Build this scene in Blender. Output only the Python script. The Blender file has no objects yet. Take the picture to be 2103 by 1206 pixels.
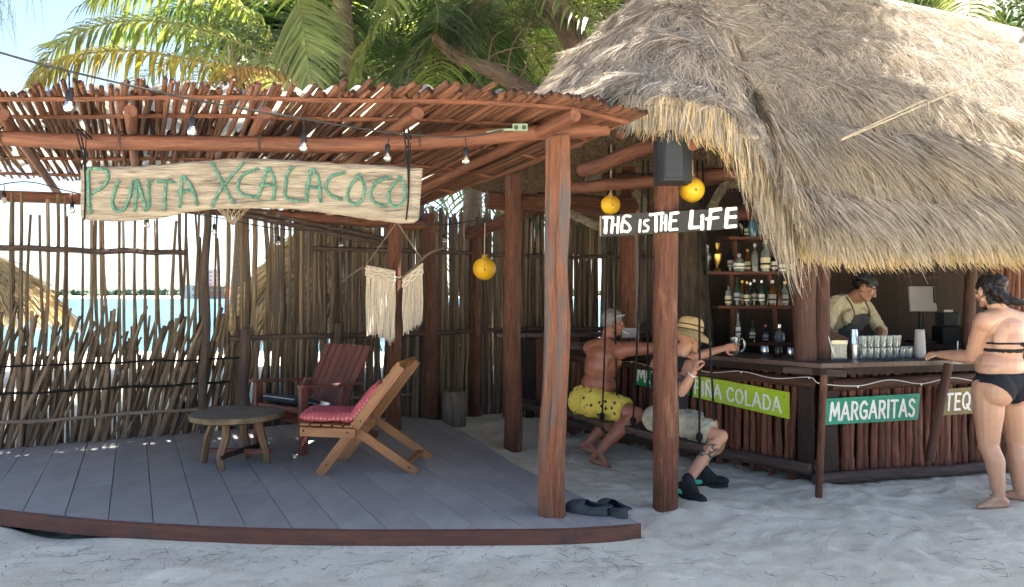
import bpy, math, random
import numpy as np
from mathutils import Vector, Matrix, Quaternion, noise as mnoise
R = math.radians
random.seed(7); RNG = np.random.default_rng(11)
SC = bpy.context.scene
COL = SC.collection

# ------------------------------------------------------------------ camera
FPX, CX, HY, EYE = 1500.0, 1051.5, 608.0, 1.5      # focal length in photo pixels, centre column, horizon row, eye height
cd = bpy.data.cameras.new('camera'); cam = bpy.data.objects.new('camera', cd); COL.objects.link(cam)
cd.sensor_width = 36.0; cd.lens = 36.0*FPX/2103.0; cd.shift_y = (HY-603.0)/2103.0
cd.clip_start = 0.05; cd.clip_end = 6000
cam.location = (0, 0, EYE); cam.rotation_euler = (R(90), 0, 0)
SC.camera = cam

# ------------------------------------------------------------------ sky, sun, exposure
SUN = Vector((0.56, 0.40, 1.10)).normalized()       # towards the sun: behind the bar, to the right, high
w = bpy.data.worlds.new('World'); SC.world = w; w.use_nodes = True
nt = w.node_tree; bg = nt.nodes['Background']
sky = nt.nodes.new('ShaderNodeTexSky'); sky.sky_type = 'NISHITA'; sky.sun_disc = False
sky.sun_elevation = math.asin(SUN.z); sky.sun_rotation = math.atan2(SUN.x, SUN.y)
sky.air_density = 0.75; sky.dust_density = 1.6; sky.ozone_density = 0.2
nt.links.new(sky.outputs[0], bg.inputs[0]); bg.inputs[1].default_value = 0.056
sl = bpy.data.lights.new('sun', 'SUN'); sl.energy = 5.0; sl.angle = R(0.53); sl.color = (1.0, 0.95, 0.86)
so = bpy.data.objects.new('sun', sl); COL.objects.link(so); so.rotation_euler = SUN.to_track_quat('Z', 'Y').to_euler()
SC.view_settings.view_transform = 'Standard'; SC.view_settings.look = 'None'
SC.view_settings.exposure = 3.08; SC.view_settings.gamma = 1.0
SC.cycles.use_denoising = True
SC.cycles.adaptive_threshold = 0.03
SC.cycles.max_bounces = 7; SC.cycles.diffuse_bounces = 3; SC.cycles.transparent_max_bounces = 16
SC.cycles.caustics_reflective = False; SC.cycles.caustics_refractive = False

# ------------------------------------------------------------------ helpers
def W(px, py, d):
    """the point of the place seen at that pixel of the photograph at depth d"""
    return Vector(((px-CX)/FPX*d, d, EYE-(py-HY)/FPX*d))
def GD(py, h=0.0): return (EYE-h)*FPX/(py-HY)        # depth of a point at height h seen at that row
def lerp(a, b, t): return a+(b-a)*t
def catmull(pts, n):
    """smooth polyline through pts"""
    P = [Vector(p) for p in pts]
    if len(P) < 3: return [P[0].lerp(P[-1], i/n) for i in range(n+1)]
    out = []; m = len(P)-1
    for i in range(n+1):
        t = i/n*m; k = min(int(t), m-1); f = t-k
        p0 = P[k-1] if k > 0 else P[0]*2-P[1]; p1 = P[k]; p2 = P[k+1]; p3 = P[k+2] if k+2 <= m else P[m]*2-P[m-1]
        out.append(0.5*((2*p1)+(p2-p0)*f+(2*p0-5*p1+4*p2-p3)*f*f+(3*p1-p0-3*p2+p3)*f**3))
    return out
def bz(px, seg=14): return catmull(px, seg)

class MB:
    """collects shapes of one part; gc holds each vertex's place along and across its own piece, for the grain"""
    def __init__(s): s.v = []; s.f = []; s.g = []; s.m = []; s.mi = 0
    def add(s, vs, fs, gs):
        b = len(s.v); s.v += [tuple(v) for v in vs]; s.f += [tuple(i+b for i in f) for f in fs]; s.g += [tuple(g) for g in gs]; s.m += [s.mi]*len(fs)
        return s
    def tube(s, pts, rad, n=8, cap=True, sq=1.0, twist=0.0, lobes=None):
        P = [Vector(p) for p in pts]; m = len(P)
        if not hasattr(rad, '__len__'): rad = [rad]*m
        off = (random.uniform(-9, 9), random.uniform(-9, 9), random.uniform(-9, 9))
        T = [(P[min(i+1, m-1)]-P[max(i-1, 0)]).normalized() for i in range(m)]
        ref = Vector((0, 0, 1)) if abs(T[0].z) < 0.9 else Vector((0, 1, 0))
        N = (ref-T[0]*ref.dot(T[0])).normalized(); vs = []; gs = []; L = 0
        for i in range(m):
            if i: L += (P[i]-P[i-1]).length
            N = (N-T[i]*N.dot(T[i])); N = N.normalized() if N.length > 1e-6 else Vector((1, 0, 0)); B = T[i].cross(N)
            for k in range(n):
                a = 2*math.pi*k/n+twist*i; q = rad[i]*(lobes(a, L) if lobes else 1)
                vs.append(P[i]+N*(math.cos(a)*q)+B*(math.sin(a)*q*sq)); gs.append((math.cos(a)*q+off[0], math.sin(a)*q+off[1], L+off[2]))
        fs = [(i*n+k, i*n+(k+1) % n, (i+1)*n+(k+1) % n, (i+1)*n+k) for i in range(m-1) for k in range(n)]
        if cap: fs += [tuple(range(n-1, -1, -1)), tuple((m-1)*n+k for k in range(n))]
        return s.add(vs, fs, gs)
    def box(s, c, size, rot=None, taper=1.0, bev=0.0):
        """c centre; rot a 3x3/quat/euler; longest side is the grain"""
        x, y, z = [q/2 for q in size]; M = rot.to_matrix() if rot is not None and hasattr(rot, 'to_matrix') else (rot or Matrix.Identity(3))
        c = Vector(c); off = [random.uniform(-9, 9) for _ in range(3)]
        ax = max(range(3), key=lambda i: size[i]); o3 = [i for i in range(3) if i != ax]
        b = min(bev, x*.9, y*.9, z*.9)
        if b > 0:
            pts = []
            for sx in (-1, 1):
                for sy in (-1, 1):
                    for sz in (-1, 1):
                        pts += [(sx*x, sy*(y-b), sz*(z-b)), (sx*(x-b), sy*y, sz*(z-b)), (sx*(x-b), sy*(y-b), sz*z)]
            def I(sx, sy, sz, k): return ((sx > 0)*4+(sy > 0)*2+(sz > 0))*3+k
            fs = []
            for sg in (-1, 1):
                q = [(-1, -1), (1, -1), (1, 1), (-1, 1)]
                a_ = [I(sg, a, e, 0) for a, e in q]; b_ = [I(e, sg, a, 1) for a, e in q]; c_ = [I(a, e, sg, 2) for a, e in q]
                for l in (a_, b_, c_): fs.append(tuple(l if sg > 0 else l[::-1]))
            for a in (-1, 1):
                for e in (-1, 1):
                    f = (I(a, e, -1, 0), I(a, e, 1, 0), I(a, e, 1, 1), I(a, e, -1, 1)); fs.append(f if a*e < 0 else f[::-1])
                    f = (I(-1, a, e, 1), I(1, a, e, 1), I(1, a, e, 2), I(-1, a, e, 2)); fs.append(f if a*e < 0 else f[::-1])
                    f = (I(a, -1, e, 2), I(a, 1, e, 2), I(a, 1, e, 0), I(a, -1, e, 0)); fs.append(f if a*e < 0 else f[::-1])
                    for g in (-1, 1):
                        f = (I(a, e, g, 0), I(a, e, g, 1), I(a, e, g, 2)); fs.append(f if a*e*g > 0 else f[::-1])
        else:
            pts = [(sx*x, sy*y, sz*z) for sx in (-1, 1) for sy in (-1, 1) for sz in (-1, 1)]
            fs = [(0, 1, 3, 2), (4, 6, 7, 5), (0, 4, 5, 1), (2, 3, 7, 6), (0, 2, 6, 4), (1, 5, 7, 3)]
        gs = [(p[o3[0]]+off[0], p[o3[1]]+off[1], p[ax]+off[2]) for p in pts]
        return s.add([c+M @ Vector(p) for p in pts], fs, gs)
    def bar(s, p0, p1, wid, thk, up=(0, 0, 1), bev=0.003):
        """a board from p0 to p1, wid across, thk towards up"""
        p0 = Vector(p0); p1 = Vector(p1); d = p1-p0; z = d.normalized(); u = Vector(up); u = (u-z*u.dot(z)).normalized(); x = u.cross(z)
        return s.box((p0+p1)/2, (wid, thk, d.length), Matrix((x, u, z)).transposed(), bev=bev)
    def prism(s, poly, z0, z1):
        n = len(poly); o = random.uniform(-9, 9)
        vs = [(p[0], p[1], z0) for p in poly]+[(p[0], p[1], z1) for p in poly]
        fs = [tuple(range(n-1, -1, -1)), tuple(range(n, 2*n))]+[(i, (i+1) % n, n+(i+1) % n, n+i) for i in range(n)]
        return s.add(vs, fs, [(v[0]+o, v[1], v[2]) for v in vs])
    def lathe(s, c, prof, n=16, axis=(0, 0, 1), squash=1.0):
        """prof list of (radius, height) from c along axis"""
        c = Vector(c); q = Vector((0, 0, 1)).rotation_difference(Vector(axis)); vs = []; gs = []; fs = []; o = random.uniform(-5, 5)
        for r_, h in prof:
            for k in range(n):
                a = 2*math.pi*k/n; l = Vector((math.cos(a)*r_, math.sin(a)*r_*squash, h)); vs.append(c+q @ l); gs.append((l.x+o, l.y, l.z))
        m = len(prof)
        for i in range(m-1):
            for k in range(n): fs.append((i*n+k, i*n+(k+1) % n, (i+1)*n+(k+1) % n, (i+1)*n+k))
        if prof[0][0] > 1e-5: fs.append(tuple(range(n-1, -1, -1)))
        if prof[-1][0] > 1e-5: fs.append(tuple((m-1)*n+k for k in range(n)))
        return s.add(vs, fs, gs)
    def ball(s, c, r, n=14, squash=(1, 1, 1)):
        c = Vector(c); m = n//2+1
        prof = [(math.sin(math.pi*i/m)*r if 0 < i < m else 1e-4, -math.cos(math.pi*i/m)*r) for i in range(m+1)]
        b = len(s.v); s.lathe((0, 0, 0), prof, n)
        for i in range(b, len(s.v)): v = s.v[i]; s.v[i] = (c.x+v[0]*squash[0], c.y+v[1]*squash[1], c.z+v[2]*squash[2])
        return s
    def grid(s, fn, nu, nv, wrap=False):
        vs = []; gs = []
        for i in range(nu+1):
            for j in range(nv+1):
                p = fn(i/nu, j/nv); vs.append(p); gs.append((p[0], p[1], p[2]))
        fs = [(i*(nv+1)+j, (i+1)*(nv+1)+j, (i+1)*(nv+1)+j+1, i*(nv+1)+j+1) for i in range(nu) for j in range(nv)]
        return s.add(vs, fs, gs)
    def build(s, name, mat, parent=None, smooth=True, angle=40, **kw):
        me = bpy.data.meshes.new(name); me.from_pydata(s.v, [], s.f)
        at = me.attributes.new('gc', 'FLOAT_VECTOR', 'POINT'); at.data.foreach_set('vector', np.array(s.g, dtype=np.float32).ravel())
        mats = mat if isinstance(mat, (list, tuple)) else [mat]
        for q in mats: me.materials.append(M[q] if isinstance(q, str) else q)
        if len(mats) > 1: me.polygons.foreach_set('material_index', s.m)
        if smooth:
            me.polygons.foreach_set('use_smooth', [True]*len(me.polygons))
            try: me.set_sharp_from_angle(angle=R(angle))
            except Exception: pass
        me.update()
        o = bpy.data.objects.new(name, me); return link(o, parent, **kw)
PLOC = {}
def link(o, parent=None, label=None, cat=None, group=None, kind=None, local=False):
    COL.objects.link(o)
    if parent is not None:
        o.parent = parent
        if not local and parent.name in PLOC: o.matrix_parent_inverse = Matrix.Translation(-PLOC[parent.name])
    if label: o['label'] = label
    if cat: o['category'] = cat
    if group: o['group'] = group
    if kind: o['kind'] = kind
    return o
def thing(name, label, cat, loc=(0, 0, 0), group=None, rz=None, kind=None):
    """an Empty at the base of a thing; parts are given in world places unless rz is set (then in the thing's own axes)"""
    o = bpy.data.objects.new(name, None); o.location = loc; o.empty_display_size = 0.1
    link(o, None, label, cat, group, kind)
    if rz is None: PLOC[o.name] = Vector(loc)
    else: o.rotation_euler = (0, 0, rz)
    return o
def copy_tree(o, parent=None, **tags):
    c = o.copy(); COL.objects.link(c); c.parent = parent
    for ch in o.children: copy_tree(ch, c)
    for k, v in tags.items(): c['category' if k == 'cat' else k] = v
    return c
def np_mesh(name, V, F, mat, parent=None, attrs=None, smooth=False, **kw):
    """mesh from numpy arrays, F all quads (n,4)"""
    V = np.ascontiguousarray(V, dtype=np.float32); F = np.ascontiguousarray(F, dtype=np.int32)
    me = bpy.data.meshes.new(name); me.vertices.add(len(V)); me.vertices.foreach_set('co', V.ravel())
    me.loops.add(F.size); me.loops.foreach_set('vertex_index', F.ravel())
    me.polygons.add(len(F)); me.polygons.foreach_set('loop_start', np.arange(0, F.size, F.shape[1], dtype=np.int32))
    me.update(calc_edges=True)
    if attrs:
        for k, a in attrs.items():
            a = np.ascontiguousarray(a, dtype=np.float32)
            if a.ndim == 1: me.attributes.new(k, 'FLOAT', 'POINT').data.foreach_set('value', a)
            else: me.attributes.new(k, 'FLOAT_VECTOR', 'POINT').data.foreach_set('vector', a.ravel())
    if smooth: me.polygons.foreach_set('use_smooth', np.ones(len(F), dtype=bool))
    for q in (mat if isinstance(mat, (list, tuple)) else [mat]): me.materials.append(M[q] if isinstance(q, str) else q)
    o = bpy.data.objects.new(name, me); return link(o, parent, **kw)
def ribbons(P, D, width, wdir):
    """P (n,k,3) strand points -> ribbon mesh arrays; width (n,) or (n,k); wdir (n,3)"""
    n, k, _ = P.shape
    wd = np.asarray(width, dtype=np.float64); wd = wd[:, None] if wd.ndim == 1 else wd
    off = wdir[:, None, :]*(np.broadcast_to(wd, (n, k))*0.5)[:, :, None]
    V = np.stack([P-off, P+off], axis=2).reshape(-1, 3)
    b = (np.arange(n)*k*2)[:, None]+(np.arange(k-1)*2)[None, :]
    F = np.stack([b, b+1, b+3, b+2], axis=-1).reshape(-1, 4)
    return V, F
def nrm(a): return a/np.maximum(np.linalg.norm(a, axis=-1, keepdims=True), 1e-9)

# ------------------------------------------------------------------ materials
M = {}
def _new(name):
    m = bpy.data.materials.new(name); m.use_nodes = True; M[name] = m
    return m, m.node_tree, m.node_tree.nodes, m.node_tree.nodes['Principled BSDF']
def col(c): return (c[0], c[1], c[2], 1.0)
def surf(name, c1, c2=None, scale=6.0, stretch=(1, 1, 1), rough=0.75, bump=0.0, coord='gc', detail=6.0, lo=0.35, hi=0.65, rand=0.0, island=0.0,
         metal=0.0, spec=0.3, fine=None, c3=None, s3=3.0, t3=(0.55, 0.7), st3=None, dist=0.02, transl=0.0, tcol=None, sheen=0):
    """the general procedural surface: two tones by stretched noise, optional third (wear) tone, per-object or per-piece variation"""
    m, t, N, B = _new(name); L = t.links.new
    c2 = c2 or c1
    if coord == 'gc':
        a = N.new('ShaderNodeAttribute'); a.attribute_name = 'gc'; cs = a.outputs['Vector']
    else:
        a = N.new('ShaderNodeTexCoord'); cs = a.outputs[coord]
    inf = N.new('ShaderNodeObjectInfo'); geo = N.new('ShaderNodeNewGeometry')
    va = N.new('ShaderNodeVectorMath'); va.operation = 'ADD'
    mu = N.new('ShaderNodeVectorMath'); mu.operation = 'SCALE'; mu.inputs[0].default_value = (7, 5, 3); L(inf.outputs['Random'], mu.inputs['Scale'])
    L(cs, va.inputs[0]); L(mu.outputs[0], va.inputs[1])
    mp = N.new('ShaderNodeMapping'); mp.inputs['Scale'].default_value = stretch; L(va.outputs[0], mp.inputs[0])
    nz = N.new('ShaderNodeTexNoise'); nz.inputs['Scale'].default_value = scale; nz.inputs['Detail'].default_value = detail; nz.inputs['Roughness'].default_value = 0.62
    L(mp.outputs[0], nz.inputs['Vector'])
    rp = N.new('ShaderNodeValToRGB'); rp.color_ramp.elements[0].position = lo; rp.color_ramp.elements[0].color = col(c2)
    rp.color_ramp.elements[1].position = hi; rp.color_ramp.elements[1].color = col(c1); L(nz.outputs['Fac'], rp.inputs[0]); out = rp.outputs[0]
    if c3:
        n3 = N.new('ShaderNodeTexNoise'); n3.inputs['Scale'].default_value = s3; n3.inputs['Detail'].default_value = 7; n3.inputs['Roughness'].default_value = 0.7
        m3 = N.new('ShaderNodeMapping'); m3.inputs['Scale'].default_value = st3 or (1, 1, 1); L(va.outputs[0], m3.inputs[0]); L(m3.outputs[0], n3.inputs['Vector'])
        mr = N.new('ShaderNodeMapRange'); mr.inputs[1].default_value = t3[0]; mr.inputs[2].default_value = t3[1]; L(n3.outputs['Fac'], mr.inputs[0])
        mx = N.new('ShaderNodeMix'); mx.data_type = 'RGBA'; L(mr.outputs[0], mx.inputs[0]); L(out, mx.inputs[6]); mx.inputs[7].default_value = col(c3); out = mx.outputs[2]
    for src, amt in ((inf.outputs['Random'], rand), (geo.outputs['Random Per Island'], island)):
        if amt:
            mr = N.new('ShaderNodeMapRange'); mr.inputs[3].default_value = 1-amt; mr.inputs[4].default_value = 1+amt; L(src, mr.inputs[0])
            hs = N.new('ShaderNodeHueSaturation'); L(mr.outputs[0], hs.inputs['Value']); L(out, hs.inputs['Color']); out = hs.outputs[0]
    L(out, B.inputs['Base Color']); B.inputs['Roughness'].default_value = rough; B.inputs['Metallic'].default_value = metal
    B.inputs['Specular IOR Level'].default_value = spec
    if bump:
        bp = N.new('ShaderNodeBump'); bp.inputs['Strength'].default_value = bump; bp.inputs['Distance'].default_value = dist
        if fine:
            nf = N.new('ShaderNodeTexNoise'); nf.inputs['Scale'].default_value = fine; nf.inputs['Detail'].default_value = 4; L(mp.outputs[0], nf.inputs['Vector'])
            ad = N.new('ShaderNodeMath'); ad.operation = 'ADD'; L(nz.outputs['Fac'], ad.inputs[0]); L(nf.outputs['Fac'], ad.inputs[1]); L(ad.outputs[0], bp.inputs['Height'])
        else: L(nz.outputs['Fac'], bp.inputs['Height'])
        L(bp.outputs[0], B.inputs['Normal'])
    if transl:
        tr = N.new('ShaderNodeBsdfTranslucent'); ms = N.new('ShaderNodeMixShader'); ms.inputs[0].default_value = transl
        if tcol:
            mm = N.new('ShaderNodeMix'); mm.data_type = 'RGBA'; mm.blend_type = 'MULTIPLY'; mm.inputs[0].default_value = 1; L(out, mm.inputs[6]); mm.inputs[7].default_value = col(tcol); L(mm.outputs[2], tr.inputs[0])
        else: L(out, tr.inputs[0])
        L(B.outputs[0], ms.inputs[1]); L(tr.outputs[0], ms.inputs[2]); L(ms.outputs[0], N['Material Output'].inputs[0])
    return m
ST = (9, 9, 0.9)
surf('post_red', (.19, .072, .039), (.062, .024, .015), 5, ST, .55, .8, lo=.3, hi=.68, c3=(.30, .15, .085), s3=5, st3=(2, 2, .5), t3=(.55, .72), fine=14, dist=.05, rand=.2)
surf('post_dark', (.10, .042, .028), (.045, .02, .014), 5, ST, .62, .45, lo=.3, hi=.7, fine=14, dist=.03, rand=.12)
surf('post_grey', (.125, .085, .068), (.045, .030, .026), 5, ST, .8, .6, lo=.3, hi=.68, fine=14, dist=.03)
surf('split_red', (.25, .098, .046), (.10, .036, .021), 6, ST, .6, .55, lo=.3, hi=.7, c3=(.095, .078, .072), s3=5, st3=(2.6, 2.6, .22), t3=(.5, .6), fine=14, dist=.03)
surf('beam_red', (.19, .074, .040), (.085, .032, .020), 5, ST, .6, .45, lo=.3, hi=.68, c3=(.09, .045, .035), s3=3, t3=(.55, .75), fine=14, dist=.02, rand=.1)
surf('stick_red', (.235, .105, .060), (.11, .046, .028), 1.6, (1, 1, 3), .65, .5, coord='Object', lo=.3, hi=.7, rand=.38, dist=.2)
surf('stick_grey', (.29, .21, .14), (.125, .09, .06), 1.6, (1, 1, 4), .8, .5, coord='Object', lo=.3, hi=.7, rand=.42, dist=.2)
surf('stick_dark', (.20, .155, .118), (.095, .073, .056), 1.6, (1, 1, 4), .8, .5, coord='Object', lo=.3, hi=.7, rand=.4, dist=.2)
surf('fence_back', (.23, .17, .115), (.11, .08, .055), 8, (4, 4, .6), .8, .5, lo=.3, hi=.7, island=.35, dist=.02)
surf('slat_brown', (.23, .085, .05), (.095, .036, .024), 1.5, (1, 1, 5), .42, .5, coord='Object', lo=.3, hi=.7, rand=.35, dist=.2)
surf('log_grey', (.12, .085, .07), (.055, .035, .03), 5, ST, .75, .6, lo=.3, hi=.7, fine=14, dist=.03)
surf('deck', (.335, .322, .302), (.25, .24, .226), 2.2, (2.5, 1, 1), .75, .15, coord='Object', lo=.3, hi=.75, rand=.12, c3=(.42, .39, .34), s3=3.2, t3=(.60, .92), fine=40, dist=.004, spec=.4)
surf('fascia', (.16, .062, .04), (.085, .04, .03), 4, (6, 6, .8), .7, .4, lo=.3, hi=.7, c3=(.055, .045, .042), s3=5, t3=(.5, .7), dist=.01)
surf('counter_wood', (.11, .06, .045), (.05, .03, .024), 4, (8, 8, .8), .45, .3, lo=.3, hi=.7, dist=.008, spec=.5)
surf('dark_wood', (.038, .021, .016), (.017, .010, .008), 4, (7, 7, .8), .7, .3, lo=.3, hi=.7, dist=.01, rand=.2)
surf('shelf_wood', (.17, .062, .035), (.08, .03, .02), 4, (8, 8, .8), .6, .3, lo=.3, hi=.7, dist=.01)
surf('driftwood', (.36, .30, .225), (.17, .135, .10), 5, (7, 7, .7), .85, .8, lo=.32, hi=.6, c3=(.10, .08, .065), s3=9, st3=(3, 3, .5), t3=(.56, .68), fine=16, dist=.02)
surf('chair_oak', (.36, .165, .065), (.20, .085, .035), 4, (9, 9, .8), .5, .25, lo=.3, hi=.7, dist=.005, spec=.4)
surf('chair_red', (.17, .06, .043), (.10, .036, .027), 4, (9, 9, .8), .5, .25, lo=.3, hi=.7, dist=.005, rand=.12, spec=.4)
surf('table_top', (.12, .11, .095), (.055, .05, .045), 3, (2, 2, 2), .42, .4, coord='Object', lo=.3, hi=.7, fine=15, dist=.008, spec=.5)
surf('table_edge', (.20, .145, .075), (.07, .05, .03), 9, (1, 1, 1), .7, .6, lo=.35, hi=.65, fine=25, dist=.01)
surf('table_leg', (.26, .155, .08), (.10, .06, .04), 5, (7, 7, .7), .6, .4, lo=.3, hi=.7, dist=.01)
surf('stump', (.19, .15, .115), (.08, .062, .05), 5, (6, 6, .8), .85, .7, lo=.3, hi=.7, dist=.02)
surf('bark', (.30, .205, .14), (.13, .085, .06), 7, (3, 3, .8), .9, .9, lo=.3, hi=.7, fine=18, dist=.05)
surf('bark_dark', (.12, .085, .062), (.05, .036, .028), 7, (3, 3, .7), .9, .9, lo=.3, hi=.7, fine=18, dist=.05)
surf('palm_trunk', (.25, .20, .15), (.12, .09, .07), 5, (1, 1, 5), .9, .7, lo=.3, hi=.7, dist=.03)
surf('thatch', (.53, .445, .35), (.34, .283, .22), 7, (1, 1, 1), .9, 0, coord='Object', lo=.3, hi=.7, island=.4, c3=(.27, .22, .18), s3=2.6, t3=(.50, .72))
surf('thatch_lower', (.52, .425, .31), (.31, .25, .18), 7, (1, 1, 1), .9, 0, coord='Object', lo=.3, hi=.7, island=.42)
surf('thatch_cut', (.66, .49, .245), (.48, .345, .17), 9, (1, 1, 1), .9, 0, coord='Object', lo=.3, hi=.7, island=.35)
surf('thatch_base', (.26, .22, .175), (.12, .10, .08), 24, (1, 1, 1), .95, .9, coord='Object', lo=.35, hi=.65, fine=60, dist=.05)
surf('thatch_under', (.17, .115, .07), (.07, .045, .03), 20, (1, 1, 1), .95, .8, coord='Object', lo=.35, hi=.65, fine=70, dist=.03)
surf('sheet', (.66, .62, .52), (.52, .47, .38), 2.5, (1, 1, 1), .5, 0, coord='Object', lo=.35, hi=.7, transl=.4)
surf('black_plastic', (.018, .021, .024), (.012, .014, .016), 3, rough=.5, coord='Object', spec=.4)
surf('rope_black', (.015, .014, .013), (.008, .008, .008), 60, rough=.9, bump=.5)
surf('hat_tie', (.06, .045, .035), rough=.9, coord='Object')
surf('cable', (.012, .012, .014), rough=.5, coord='Object')
surf('cable_white', (.7, .68, .62), rough=.5, coord='Object')
surf('twine', (.48, .40, .28), (.32, .25, .17), 40, rough=.9, coord='Object')
surf('rope_green', (.13, .29, .21), (.06, .17, .12), 16, (3, 3, 3), .85, .8, lo=.3, hi=.7, c3=(.27, .38, .29), s3=22, t3=(.52, .7), fine=90, dist=.01)
surf('rope_moss', (.30, .25, .155), (.12, .10, .065), 14, (2, 2, 2), .95, .9, lo=.35, hi=.65, fine=70, dist=.03)
surf('macrame', (.72, .63, .52), (.50, .42, .33), 25, (2, 2, 2), .9, .5, lo=.3, hi=.7, island=.12, dist=.006)
surf('buoy', (.80, .46, .015), (.64, .34, .015), 5, rough=.5, coord='Object', lo=.3, hi=.7, bump=.08, fine=40, spec=.4)
surf('sign_dark', (.042, .039, .035), (.03, .028, .025), 6, rough=.7, coord='Object')
surf('sign_lime', (.40, .56, .03), (.31, .45, .02), 9, (1, 1, 8), rough=.45, coord='Object', c3=(.25, .36, .05), s3=9, t3=(.6, .8))
surf('sign_green', (.02, .27, .165), (.012, .19, .115), 9, (1, 1, 8), rough=.45, coord='Object', c3=(.05, .16, .11), s3=9, t3=(.6, .8))
surf('sign_leaf', (.02, .22, .09), (.015, .17, .07), 5, rough=.45, coord='Object')
surf('sign_ochre', (.22, .16, .05), (.17, .12, .04), 5, rough=.5, coord='Object')
surf('sign_pink', (.75, .18, .32), (.65, .14, .27), 5, rough=.5, coord='Object')
surf('paint_white', (.80, .79, .74), (.66, .65, .60), 30, rough=.6, coord='Object', lo=.3, hi=.6, c3=(.42, .41, .36), s3=45, t3=(.60, .72))
surf('navy_cloth', (.035, .042, .058), (.025, .030, .042), 30, rough=.9, bump=.2, coord='Object', dist=.003)
surf('piping', (.35, .35, .36), rough=.8, coord='Object')
surf('steel', (.62, .63, .65), (.50, .51, .53), 12, rough=.22, metal=1.0, coord='Object')
surf('plastic_cup', (.62, .60, .60), (.48, .46, .46), 9, (1, 1, .1), rough=.35, coord='Object', transl=.35)
surf('cream_card', (.72, .66, .44), rough=.7, coord='Object')
surf('white_plastic', (.70, .70, .68), rough=.5, coord='Object')
surf('screen_back', (.42, .40, .40), (.36, .34, .34), 2, rough=.4, coord='Object')
surf('rubber_grey', (.05, .058, .065), (.035, .042, .05), 8, rough=.6, coord='Object')
surf('outlet_green', (.23, .30, .21), rough=.6, coord='Object')
surf('gold', (.55, .36, .10), rough=.3, metal=1.0, coord='Object')
surf('hair_wisp', (.20, .175, .15), (.10, .09, .08), 5, rough=.8, coord='Object', island=.5)
surf('concrete_far', (.62, .60, .56), rough=.9, coord='Object')
surf('tile_far', (.40, .17, .11), rough=.9, coord='Object')
surf('tree_far', (.10, .14, .09), (.06, .09, .06), .5, rough=.9, coord='Object')
surf('window_far', (.26, .28, .30), rough=.6, coord='Object')
def glass(name, c, rough=.03, alpha=.35):
    m, t, N, B = _new(name); L = t.links.new
    tr = N.new('ShaderNodeBsdfTransparent'); tr.inputs[0].default_value = col(c)
    gl = N.new('ShaderNodeBsdfGlossy'); gl.inputs['Roughness'].default_value = rough
    fr = N.new('ShaderNodeFresnel'); fr.inputs[0].default_value = 1.5
    di = N.new('ShaderNodeBsdfDiffuse'); di.inputs[0].default_value = col(c)
    m1 = N.new('ShaderNodeMixShader'); m1.inputs[0].default_value = alpha; L(tr.outputs[0], m1.inputs[1]); L(di.outputs[0], m1.inputs[2])
    m2 = N.new('ShaderNodeMixShader'); L(fr.outputs[0], m2.inputs[0]); L(m1.outputs[0], m2.inputs[1]); L(gl.outputs[0], m2.inputs[2])
    L(m2.outputs[0], N['Material Output'].inputs[0])
glass('glass_clear', (.85, .9, .9), alpha=.12); glass('glass_bulb', (.9, .88, .82), alpha=.25); glass('glass_green', (.05, .12, .07), alpha=.5)
glass('glass_amber', (.25, .10, .03), alpha=.5); glass('glass_blue', (.10, .28, .42), alpha=.5); glass('glass_dark', (.03, .03, .03), alpha=.6); glass('glass_pale', (.55, .65, .62), alpha=.3)
# ------------------------------------------------------------------ ground, sea, far shore
def sand_mat():
    m, t, N, B = _new('sand'); L = t.links.new
    tc = N.new('ShaderNodeTexCoord')
    n1 = N.new('ShaderNodeTexNoise'); n1.inputs['Scale'].default_value = 2.2; n1.inputs['Detail'].default_value = 8; L(tc.outputs['Object'], n1.inputs['Vector'])
    n2 = N.new('ShaderNodeTexNoise'); n2.inputs['Scale'].default_value = 160; n2.inputs['Detail'].default_value = 3; L(tc.outputs['Object'], n2.inputs['Vector'])
    r1 = N.new('ShaderNodeValToRGB'); r1.color_ramp.elements[0].position = .3; r1.color_ramp.elements[0].color = (.61, .56, .435, 1); r1.color_ramp.elements[1].position = .7; r1.color_ramp.elements[1].color = (.75, .695, .555, 1)
    L(n1.outputs['Fac'], r1.inputs[0])
    mr = N.new('ShaderNodeMapRange'); mr.inputs[1].default_value = .3; mr.inputs[2].default_value = .7; mr.inputs[3].default_value = .86; mr.inputs[4].default_value = 1.08; L(n2.outputs['Fac'], mr.inputs[0])
    hs = N.new('ShaderNodeHueSaturation'); L(r1.outputs[0], hs.inputs['Color']); L(mr.outputs[0], hs.inputs['Value']); L(hs.outputs[0], B.inputs['Base Color'])
    B.inputs['Roughness'].default_value = .95; B.inputs['Specular IOR Level'].default_value = .1
    n3 = N.new('ShaderNodeTexNoise'); n3.inputs['Scale'].default_value = 22; n3.inputs['Detail'].default_value = 8; n3.inputs['Roughness'].default_value = .7; L(tc.outputs['Object'], n3.inputs['Vector'])
    bp = N.new('ShaderNodeBump'); bp.inputs['Strength'].default_value = .75; bp.inputs['Distance'].default_value = .03; L(n3.outputs['Fac'], bp.inputs['Height']); L(bp.outputs[0], B.inputs['Normal'])
sand_mat()
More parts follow.
